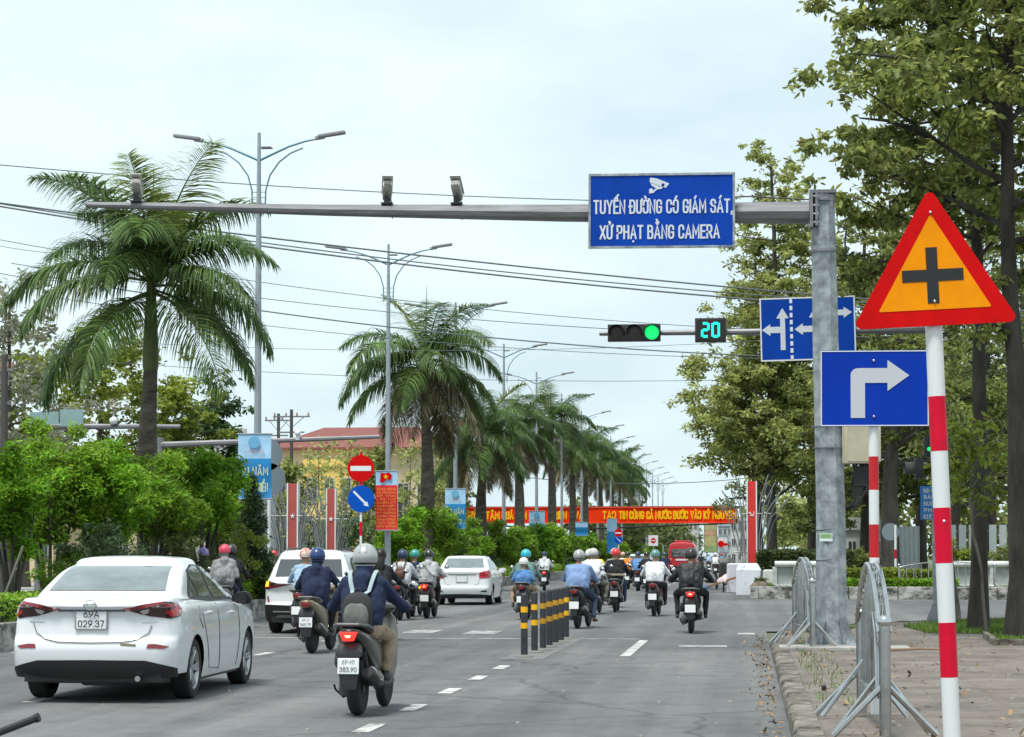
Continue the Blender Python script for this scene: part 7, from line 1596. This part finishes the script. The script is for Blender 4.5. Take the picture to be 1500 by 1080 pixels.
# shop houses far down the road
r_ = random.Random(8)
far = [(960, 985, 420, 775, GW), (985, 1003, 395, 768, PLC), (1003, 1022, 440, 762, GW), (1052, 1072, 330, 770, M('blue grey plaster', (.35,.42,.48), .8)), (1070, 1098, 300, 762, GW)]
fl = ['far grey shop house behind the coach', 'far cream shop house above the coach', 'far pale house left of the tall signboard', 'far blue-grey shop house behind the small red sign', 'far grey shop house beside the tube monument']
for i, (p0, p1_, Y, yt, mt) in enumerate(far):
    a = A(p0, 800, Y); b = A(p1_, 800, Y); building(fl[i], a.x, b.x, Y, 12, A(p0, yt, Y).z, mt, None, 3, 3, group='far shop houses')
# advertising boards over the far road
def board(label, x0, x1, yt, yb, Y, cols, cat='billboard'):
    a = A(x0, yt, Y); b = A(x1, yb, Y); W_, H = b.x-a.x, a.z-b.z; t = T('billboard', label, cat, (a.x+W_/2, Y, 0)); m = MB()
    m.tube([(-W_*.3,0,0),(-W_*.3,0,b.z)], .1, 8); m.tube([(W_*.3,0,0),(W_*.3,0,b.z)], .1, 8); m.build('post', GALV2, t); n = len(cols)
    m = MB(); m.box((0,.1,b.z+H/2),(W_+.1,.12,H+.1)); m.build('back', BLKP, t, smooth=0)
    for i, c in enumerate(cols): m = MB(); m.box((0,0,b.z+H*(i+.5)/n),(W_,.06,H/n-.02)); m.build('panel', M('board '+str(c), c, .6, var=.3, vs=1.2, detail=8), t, smooth=0)
    return t
board('tall mustard and green signboard far down the road', 1032, 1050, 769, 809, 240, [(.22,.32,.12),(.38,.36,.15),(.42,.36,.16),(.45,.28,.16),(.40,.36,.18)])
t = board('small white board with a red symbol right of the tall signboard', 1051, 1066, 787, 810, 236, [(.45,.55,.58),(.60,.60,.60)])
q = A(1056, 797, 235); m = MB(); m.lathe([(.0,-.4),(.35,-.39),(.35,-.3)], (q.x-t.location.x, 0, q.z), 'Y', 14); m.box((q.x-t.location.x+.4,-.35,q.z-.05),(.6,.06,.3)); m.build('red_symbol', REDS, t)
# utility poles with cross arms
def upole(label, px, yt, Y, arm=2.2):
    c = A(px, yt, Y); t = T('utility_pole', label, 'utility pole', (c.x, Y, 0)); m = MB(); m.tube([(0,0,0),(0,0,c.z)], [.17,.11], 10); m.build('pole', M('pole concrete dark', (.07,.065,.06), .8), t)
    m = MB(); m.box((0,0,c.z-.5),(arm,.1,.1)); m.box((0,0,c.z-1.6),(arm*.7,.1,.1)); m.tube([(-arm*.35,0,c.z-.5),(0,0,c.z-1.3),(arm*.35,0,c.z-.5)], .03, 5); m.build('cross_arm', GALV2, t)
    m = MB()
    for x_ in (-arm*.46, -arm*.15, arm*.15, arm*.46): m.lathe([(.05,c.z-.45),(.07,c.z-.35),(.04,c.z-.22)], (x_,0,0), seg=8)
    m.build('insulator', M('insulator', (.3,.2,.15), .3), t); return t
upole('dark utility pole with a wide cross arm, right of its pair behind the blue banner', 427, 600, 150, 2.6); upole('shorter dark utility pole, left of the pair behind the blue banner', 408, 606, 156, 2.0)
upole('thin grey pole at the left edge in front of the yellow-green trees', 7, 520, 70, .6)
# opposite direction mast arms seen through the median planting
def side_arm(label, x0, x1, y0, y1, Y, r, camx=None, foot=0):
    a = A(x0, y0, Y); b = A(x1, y1, Y); e = (a, b)[foot]; t = T('gantry_mast', label, 'mast', (e.x, Y, 0)); m = MB(); m.tube([(0,0,0),(0,0,e.z+.3)], [.16,.12], 10); m.build('pole', GALV2, t)
    m = MB(); m.tube([a-Vector((e.x,Y,0)), b-Vector((e.x,Y,0))], [r*(1 if foot == 0 else .6), r*(.6 if foot == 0 else 1)], 8); m.build('arm', GALV2, t)
    if camx:
        q = A(camx, (y0+y1)/2, Y); cc = T('traffic_camera', 'small white dome camera on the far arm left of the no entry sign' if camx > 300 else 'dark camera housing on the arm crossing the nearest palm trunk', 'camera', (q.x, Y, q.z)); m = MB(); m.box((0,0,.12),(.16,.3,.2)); m.build('housing', BLKP if camx < 300 else WHT, cc, bevel=.02); m = MB(); m.ball((0,-.12,.3 if camx > 300 else .16), .12, zmin=-1); m.build('dome', WHT, cc)
side_arm('grey mast arm passing behind the blue banner towards the second lamp', 235, 556, 652, 640, 84, .13, 437, 0)
side_arm('grey mast arm crossing behind the trunk of the nearest palm', 60, 264, 625, 625, 62, .10, 168, 0)
for px0, px1, yt, yb, lb in ((44, 86, 604, 622, 'pale blue-green direction board at the far left behind the bright tree'), (88, 122, 600, 624, 'blue-green direction board on the arm left of the nearest palm')):
    a = A(px0, yt, 61.5); b = A(px1, yb, 61.5); t = T('direction_board', lb, 'sign', ((a.x+b.x)/2, 61.5, b.z)); m = MB(); m.bx(-(b.x-a.x)/2, (b.x-a.x)/2, -.02, .02, 0, a.z-b.z); m.build('panel', M('board back', (.25,.38,.38), .5, .2, var=.2, vs=1), t, smooth=0); m = MB(); m.box((0,.05,(a.z-b.z)/2),(.06,.06,(a.z-b.z)+.1)); m.build('bracket', GALV2, t, smooth=0)
# backs of two round signs beside the blue banner
q = A(394, 660, 58.5); t = T('round_sign', 'pole with two grey round sign backs beside the blue banner', 'sign', (q.x, 58.5, .4)); z1_, z2_ = A(390, 666, 58.5).z-.4, A(391, 703, 58.5).z-.4
m = MB(); m.tube([(0,.05,0),(0,.05,z1_+.4)], .045, 10); m.build('pole', POLEW, t)
for zc, dx in ((z1_, -.08), (z2_, -.0)): m = MB(); m.lathe([(0,-.01),(.46,-.01),(.46,.01),(0,.01)], (dx,0,zc), 'Y', 32); m.build('disc_back', M('sign back grey', (.22,.26,.29), .5, .4), t)
q = A(372, 845, 60); t = T('striped_post', 'short red and white post with round base in the median gap', 'bollard', (A(376,840,60).x, 60, 0)); stripes(t, [0,.5,1.0,1.45,1.9], .07, first=1)
# small grey control box on a post, in front of the palm trunk
q = A(196, 765, 47.5); t = T('control_box', 'small grey control box on a post left of the nearest palm trunk', 'cabinet', (q.x, 46.4, .4)); m = MB(); m.tube([(0,0,0),(0,0,q.z-.7)], .04, 8); m.build('post', LP, t); m = MB(); m.box((0,0,q.z-.4),(.27,.2,.45), taper=.8); m.build('box', M('box grey', (.2,.22,.21), .5), t, bevel=.01); m = MB(); m.ball((0,0,q.z-.16), .055, zmin=-1); m.build('lamp', WHT, t)
# wooden prop stick
q0, q1 = A(6, 850, 36.5), A(34, 800, 36.5); t = T('prop_stick', 'pale wooden stick propping the tree at the left edge', 'stick', q0); m = MB(); m.tube([(0,0,-.3), q1-q0], .022, 6); m.build('stick', M('weathered stick', (.2,.19,.16), .8), t)
# white crossover blocks in the median gap
t = T('concrete_block', 'white concrete end block of the median with round top', 'block', (A(361,840,57).x, 57.2, 0)); m = MB(); m.bx(-.35,.15,-.2,.2,0,1.55); m.build('block', M('whitewashed block', (.42,.44,.44), .85, var=.2, vs=3), t, bevel=.06)
# dark wiper-like rubber tip seen at the lower left: end of a handlebar lever lying in the near road
# ---- park corner: balustrade, planter, hedges, rock, boards, scrap cart
def balustrade(label, x, y, L_, rz, z0=.32, H=.95, name='balustrade'):
    t = T(name, label, 'balustrade', (x, y, z0), rz); WM = M('stained white concrete', (.30,.31,.29), .85, vs=2.5, detail=9, col2=(.58,.59,.57), thr=(.3,.55))
    m = MB(); m.tube([(0,0,H-.09),(L_,0,H-.09)], .15, 12, flat=.8); m.build('top_rail', WM, t, smooth=60); m = MB(); m.bx(0,L_,-.14,.14,0,.14); m.build('plinth', WM, t, smooth=0, bevel=.01); n = max(2, int(L_/1.25))
    for i in range(n+1): m = MB(); m.box((L_*i/n,0,H*.5-.03),(.16,.2,H-.3)); m.build('post', WM, t, smooth=0, bevel=.02)
    m = MB(); m.bx(.02,L_-.02,.02,.05,.14,H-.22); m.build('infill', M('balustrade infill', (.36,.38,.37), .85, var=.15), t, smooth=0); return t
x0 = A(1135, 840, 78.5).x; balustrade('stained white balustrade with round top rail left of the mast', x0, 78.6, A(1187,840,78.5).x-x0+.2, 0)
x0 = A(1188, 840, 79).x+.3
x0 = A(1390, 840, 79).x; balustrade('white balustrade between the near tree trunks at the right', x0, 79, 4.5, 0)
t = T('planter', 'long curved white planter wall under the park trees', 'planter', (A(1117,830,86).x, 86, .32)); m = MB(); m.bx(0,9,-.3,.6,0,.62); m.build('wall', M('stained white concrete', ()), t, bevel=.12, seg=3)
hx = A(1112, 810, 87).x
hedge('dense low hedge in the white planter under the park trees', hx, hx+3.6, 86.3, 88, .9, 1.62, 9000, .13, leafmat('park hedge leaves', (.06,.085,.025)))
hx = A(1238, 810, 78.4).x; hedge('yellow-green hedge behind the painted kerb, right of the mast', hx, hx+1.9, 78, 79, .32, .98, 6000, .10, LF_YEL); hedge('low dark hedge edging in front of the yellow-green one', hx, A(1400,810,77.6).x, 77.2, 77.7, .32, .62, 8000, .09, LF_HEDGE)
hx = A(1318, 810, 80).x; hedge('yellow-green hedge behind the low curved barrier', hx, hx+1.6, 79.4, 80.6, .32, .92, 5000, .10, LF_YEL)
hx = A(1450, 810, 80).x; hedge('loose green hedge at the right edge of the park', hx, hx+3, 79.5, 81, .32, 1.1, 8000, .12, LF_HEDGE)
for i, (px, Y, R_, h, mt, lb) in enumerate([(1259, 88, .5, 1.5, LF_OLIVE, 'small round clipped shrub right of the mast'), (1392, 86, .55, 1.9, LF_YEL, 'yellow-green bush behind the striped pole'), (1425, 84, .6, 1.6, LF_YEL, 'loose bush left of the nearest tree trunk'), (1472, 85, .8, 1.5, LF_OLIVE, 'loose bush between the two near trunks')]):
    g = A(px, 820, Y); bush('park_shrub', lb, 'shrub', g.x, Y, .32, R_, h, 3000, .12, mt, 600+i, 'shrubs in the park', .2, .04)
# corrugated white fence sheets
FC = M('corrugated grey', (.42,.45,.46), .5, .3, var=.08); 
def fence(label, px0, px1, yt, Y, mat, amp=.04, gap=False):
    a = A(px0, yt, Y); b = A(px1, yt, Y); t = T('fence', label, 'fence', (a.x, Y, .3)); W_ = b.x-a.x; H = a.z-.3; m = MB(); n = int(W_/.09)
    if not gap:
        V = []
        for i in range(n+1):
            x_ = W_*i/n; yy = amp*(i % 2); V += [(x_,yy,0),(x_,yy,H),(x_,yy+.01,0),(x_,yy+.01,H)]
        m.add(V, [(i*4,i*4+4,i*4+5,i*4+1) for i in range(n)]+[(i*4+2,i*4+3,i*4+7,i*4+6) for i in range(n)]+[(i*4+1,i*4+5,i*4+7,i*4+3) for i in range(n)])
        m.build('sheet', mat, t, smooth=0)
    else:
        k = 0
        while k*.42 < W_: m.bx(k*.42, k*.42+.30, 0, .05, 0, H); k += 1
        m.build('slats', mat, t, smooth=0)
    for z in (.3, H-.3): m = MB(); m.bx(0,W_,.06,.12,z,z+.08); m.build('rail', GALV2, t, smooth=0)
    return t
fence('grey corrugated fence sheet behind the low curved barrier', 1308, 1347, 771, 92, FC)
fence('white upright fence slats behind the trunks at the right edge', 1375, 1515, 769, 94, M('fence white', (.62,.65,.66), .5, var=.06), gap=True)
a = A(1238, 800, 108); b = A(1300, 800, 108); building('low pale kiosk behind the mast', a.x, b.x, 108, 3, A(1240, 773, 108).z, GW, None, 1, 3)
q = A(1312, 830, 84); t = T('striped_post', 'slim red and white post with a round mirror-back in front of the corrugated sheet', 'sign', (q.x, 84, .32)); stripes(t, [0,.35,.7,1.05,1.4,A(1312,770,84).z-.3], .045, first=1); m = MB(); m.lathe([(0,-.01),(.33,-.01),(.33,.01),(0,.01)], (-.18,.06,A(1305,780,84).z-.3), 'Y', 24); m.build('disc_back', M('sign back grey', ()), t)
# painted blocks, rock, scrap cart and plank at the park corner
t = T('painted_block', 'white painted block with blue scrawls at the foot of the red monument', 'block', (A(1098,840,82).x, 82, 0)); m = MB(); WB_ = M('scrawled white paint', (.66,.68,.72), .7, vs=4.5, detail=3, col2=(.34,.42,.62), thr=(.60,.64))
m.loft([[Vector(p) for p in q] for q in ([(-.5,0,0),(.28,0,0),(.34,1.2,0),(-.45,1.2,0)], [(-.5,0,.95),(.42,0,.95),(.45,1.2,.95),(-.45,1.2,.95)], [(-.42,.1,1.2),(.28,.1,1.2),(.3,1.1,1.2),(-.38,1.1,1.2)])]); m.build('block', WB_, t, smooth=0, bevel=.03)
t = T('painted_block', 'low white wall with a small pyramid cap running back from the scrawled block', 'block', (A(1083,840,88).x-.3, 88, 0)); m = MB(); m.bx(-.2,.25,0,9,0,1.15); m.build('wall', WB_, t, smooth=0, bevel=.03); m = MB(); m.add([(.25,-.4,1.2),(.75,-.4,1.2),(.75,.1,1.2),(.25,.1,1.2),(.5,-.15,1.62)], [(0,1,4),(1,2,4),(2,3,4),(3,0,4),(3,2,1,0)]); m.build('pyramid_cap', WHT, t, smooth=0)
g = A(1118, 852, 76.9); t = T('rock', 'rounded brown rock mound with weeds on the corner of the painted kerb', 'rock', (g.x-.1, 76.95, .3)); m = MB(); m.ball((0,0,.06), (.33,.28,.27), seg=20, rings=12, zmin=-.5); ro_ = m.build('stone', M('brown rock', (.17,.14,.10), .9, var=.5, vs=5, detail=8, bump=1, bs=14), t, smooth=60)
for v in ro_.data.vertices: v.co += Vector(v.co).normalized()*.06*noise.noise(Vector(v.co)*5)
leaf_cloud('weeds', clumps([(0,.0,.34,.28,.2,.10)], 260, .3), .10, LF_DARK, t)
g = A(1072, 850, 96); t = T('scrap_cart', 'black scrap cart piled with bags at the kerb before the monument', 'cart', (g.x-.2, 96, 0), R(8)); m = MB(); m.box((0,0,.72),(.62,1.0,.8)); m.build('box', M('cart black', (.035,.035,.035), .7, var=.5, vs=3), t, bevel=.04)
for sx in (-1, 1): m = MB(); m.lathe([(.30,-.03),(.33,0),(.30,.03),(.27,0)], (sx*.45,.1,.33), 'X', 22); m.lathe([(.03,-.05),(.03,.05)], (sx*.45,.1,.33), 'X', 8); m.build('wheel', RUB, t)
m = MB()
for i in range(7): rr_ = random.Random(i); m.ball((rr_.uniform(-.25,.25), rr_.uniform(-.4,.4), 1.15+rr_.uniform(-.05,.18)), (.2,.2,.14), seg=12, rings=8, zmin=-1)
m.build('bags', M('bag grey', (.25,.25,.24), .8, var=.4, vs=5), t)
g = A(1078, 850, 88); t = T('tarpaulin', 'pinkish white tarpaulin heaped over parked bikes beside the scrawled block', 'tarpaulin', (g.x, 88.5, 0)); m = MB(); rings = []
for i in range(9):
    f = i/8; rings.append([Vector((math.cos(a)*(.75-.5*f**2)+.05*math.sin(5*a+i), math.sin(a)*(.5-.35*f**2)+.04*math.sin(4*a+i), .42+.38*f)) for a in [k*PI/12 for k in range(24)]])
m.loft(rings); m.build('cloth', M('pinkish cloth', (.55,.47,.46), .8, var=.12), t, smooth=70); m = MB()
for sx in (-.5, .45): m.lathe([(.26,-.03),(.29,0),(.26,.03)], (sx,0,.29), 'X', 20); m.tube([(sx,0,.29),(0,.2,.5)], .03, 6)
m.build('wheels', RUB, t)
p0_, p1_ = G(1034, 862), G(1078, 858); t = T('plank', 'long orange plank leaning from the road to the cart', 'plank', p0_); e = A(1078, 846, 84)-p0_; m = MB(); m.tube([(0,0,.05), e], .05, 4); m.build('plank', M('orange wood', (.42,.20,.10), .7), t, smooth=0)
t = T('blue_sheet', 'crumpled blue sheet on the road at the end of the plank', 'sheet', G(1030, 862)); m = MB(); m.ball((0,0,.0), (.42,.3,.14), seg=16, rings=6); m.build('sheet', M('blue sheet', (.05,.16,.45), .6), t)
t = T('rubble_heap', 'low brown heap of rubble behind the plank', 'rubble', G(1062, 855)); m = MB()
for i in range(26): rr_ = random.Random(i+5); m.box((rr_.uniform(-1.2,1.2), rr_.uniform(-.6,2.5), rr_.uniform(.02,.14)), (rr_.uniform(.1,.35), rr_.uniform(.1,.3), rr_.uniform(.05,.18)), rot=Euler((rr_.uniform(-.3,.3), rr_.uniform(-.3,.3), rr_.uniform(0,3))).to_matrix())
m.build('rubble', M('rubble', (.15,.11,.085), .9, var=.4, vs=2), t, smooth=0)
# grass strips and tree pits on the near pavement
def grass(name, label, poly, n, h=.09, z=.13, mat=None, kerb=False):
    xs = [p[0] for p in poly]; ys = [p[1] for p in poly]; P = []
    def inside(x, y):
        c = False; j = len(poly)-1
        for i in range(len(poly)):
            (xi, yi), (xj, yj) = poly[i], poly[j]
            if (yi > y) != (yj > y) and x < (xj-xi)*(y-yi)/(yj-yi)+xi: c = not c
            j = i
        return c
    while len(P) < n:
        k = rng.random((n*2, 2)); X = min(xs)+k[:, 0]*(max(xs)-min(xs)); Y = min(ys)+k[:, 1]*(max(ys)-min(ys)); P += [(a, b, z) for a, b in zip(X, Y) if inside(a, b)]
    P = np.array(P[:n]); a = rng.uniform(0, 2*PI, n); L_ = h*rng.uniform(.5, 1.4, n); w_ = .006; dx, dy = np.cos(a), np.sin(a); v = np.empty((n, 4, 3))
    v[:, 0] = P+np.stack([-dy*w_, dx*w_, 0*a], 1); v[:, 1] = P+np.stack([dy*w_, -dx*w_, 0*a], 1); tip = P+np.stack([dx*L_*.5, dy*L_*.5, L_], 1); v[:, 2] = tip+np.stack([dy*w_*.2, -dx*w_*.2, 0*a], 1); v[:, 3] = tip-np.stack([dy*w_*.2, -dx*w_*.2, 0*a], 1)
    o = np_mesh(name, v.reshape(-1, 3), np.arange(n*4), 4, mat or leafmat('grass blades', (.10,.17,.02), .5, .4, 1.5)); tag(o, label, 'grass', kind='stuff'); return o
gp = [(3.2,39.6),(6,39.2),(9,40),(9,48.3),(6,47.6),(4.4,46.6),(3.0,43.2)]
struct(slab('grass_soil', gp, .136, SOIL)); grass('grass', 'grass strip round the feet of the near street trees', gp, 26000, .08)
gp = [(3.9,34.6),(8,34.2),(8,37.8),(4.1,37.6)]; struct(slab('tree_pit', gp, .137, SOIL)); grass('grass', 'grass in the tree pit at the right edge', gp, 14000, .09)
for nm_, a_, b_ in (('tree_pit_edging', (3.85,34.5), (8.1,34.1)), ('tree_pit_edging', (3.8,34.45), (4.0,37.8)), ('tree_pit_edging', (3.9,31.2), (8,31))):
    d_ = Vector(b_)-Vector(a_); m = MB(); m.box((0,0,.17),(d_.length,.09,.12)); o = m.build(nm_, KERB, None, smooth=0, bevel=.01); o.location = ((a_[0]+b_[0])/2, (a_[1]+b_[1])/2, 0); o.rotation_euler = (0,0,math.atan2(d_.y, d_.x)); struct(o)
gp = [(.62,20),(1.0,20),(1.15,30),(1.1,39.6),(.85,39.9),(.66,30)]; grass('weeds', 'thin weeds growing in the joints along the kerb', gp, 420, .05)
gp = [(.9,40.4),(1.25,38.6),(2.2,42.6),(1.9,43.2),(1.3,42.2)]; grass('weeds', 'tuft of weeds at the pavement corner by the mast', gp, 900, .05)
gp = [(.5,77.5),(14,76.3),(14,90),(.5,90)]; grass('grass', 'grass in the park bed beyond the crossing', gp, 16000, .14, z=.32)
# fallen leaves
LIT_ = M('dry leaves', (.20,.13,.06), .8, island=.6, var=.3, vs=1)
n = 620; P = np.empty((n, 3)); k = rng.random((n, 2)); P[:, 1] = 15+k[:, 1]*30; P[:, 0] = .72+k[:, 0]**1.6*7; P[:, 2] = .142
o = leaf_cloud('fallen_leaves', P, .07, LIT_, aspect=.5, droop=0, up=6); tag(o, 'dry leaves scattered over the brick pavement', 'leaves', kind='stuff')
n = 380; P = np.empty((n, 3)); k = rng.random((n, 2)); P[:, 1] = 14+k[:, 1]*27; P[:, 0] = .30-np.abs(rng.normal(size=n))*.13; P[:, 2] = .012
o = leaf_cloud('gutter_leaves', P, .06, LIT_, aspect=.5, droop=0, up=6); tag(o, 'dry leaves and grit lying in the gutter', 'leaves', kind='stuff')
n = 260; m = MB()
for i in range(n):
    rr_ = random.Random(i); x_ = rr_.choice((rr_.uniform(-11, .2), rr_.uniform(.7, 3.5))); y_ = rr_.uniform(16, 60) if x_ < .3 else rr_.uniform(16, 40); s_ = rr_.uniform(.01,.03); m.box((x_, y_, (.13 if x_ > .5 else 0)+s_*.3), (s_*1.5, s_, s_*.6), rot=Matrix.Rotation(rr_.uniform(0,3), 3, 'Z'))
o = m.build('grit', M('pale grit', (.4,.38,.34), .9), None, smooth=0); tag(o, 'small pale stones and litter specks on road and pavement', 'grit', kind='stuff')
# low concrete slabs and a stick near the mast foot
t = T('flagstone', 'cracked grey concrete slab round the foot of the mast', 'slab', (MX+.15, MY-.75, .13)); m = MB(); m.box((0,0,.02),(1.9,.8,.05)); m.build('slab', CONC, t, smooth=0, bevel=.01)
q = G(1410, 955, .13); t = T('fallen_branch', 'thin fallen branch on the bricks right of the mast', 'branch', (q.x-1.1, q.y, .15)); m = MB(); m.tube([(0,0,0),(.5,.05,.02),(1.0,-.04,.01),(1.15,.12,.06)], [.018,.015,.01,.005], 6); m.build('branch', M('dead wood', (.25,.17,.11), .9), t)
q = G(1500, 998, .13)
t = T('rubber_block', 'small black rubber block on the bricks left of the barrier', 'block', G(1207, 1012, .13)); m = MB(); m.box((0,0,.03),(.05,.05,.05)); m.build('block', BLK, t, bevel=.006)
# black rod end reaching in from the lower left corner: lever of a scooter standing beside the viewer
q0, q1 = A(-30, 1084, 6.0), A(56, 1051, 6.0); t = T('scooter_lever', 'black rod end of a parked scooter poking in at the lower left corner', 'lever', q0); m = MB(); m.tube([(0,0,0), q1-q0], .011, 10); m.build('rod', BLKP, t); m = MB(); e = (q1-q0).normalized(); m.tube([(q1-q0)-e*.01, (q1-q0)+e*.003], .013, 10); m.build('tip', BLK, t)
# dense far tree masses closing the street
def mass(name, label, pts, n, size, mat):
    o = leaf_cloud(name, clumps(pts, n, .5), size, mat, None, aspect=.5); tag(o, label, 'trees', kind='stuff')
pts = []
r_ = random.Random(3)
for i in range(46): Y = 230+r_.random()*280; pts.append((-14.5+r_.uniform(-4,3), Y, r_.uniform(2.5,7), 2.6, 4, 2.4))
mass('far_trees', 'dark mass of far street trees closing the median row', pts, 15000, .8, LF_DARK)
pts = []
for i in range(26): Y = 260+r_.random()*260; pts.append((8+r_.uniform(-3.5,6), Y, r_.uniform(3,8.5), 3, 4, 2.8))
mass('far_trees', 'far trees along the right side of the road behind the signboards', pts, 9000, .8, LF_MID)
pts = []
for i in range(40): pts.append((-48+r_.uniform(-12,20), 185+r_.random()*60, r_.uniform(1.5,4.5), 3.5, 4, 1.8))
mass('far_trees', 'low far greenery left of the yellow building', pts, 9000, .6, LF_OLIVE)
pts = []
for i in range(60): pts.append((r_.uniform(6, 45), r_.uniform(128, 160), r_.uniform(1.5, 13), 3.5, 4, 3.2))
mass('far_trees', 'dense greenery behind the park trees', pts, 26000, .55, LF_OLIVE)
pts = []
for i in range(40): pts.append((r_.uniform(-60,-20), r_.uniform(118, 150), r_.uniform(.8, 3.2), 3, 3, 1.4))
mass('far_trees', 'low shrubs along the far side of the other carriageway', pts, 12000, .4, LF_CONE)
for o in list(bpy.data.objects):
    if o.type == 'EMPTY': o.hide_render = False
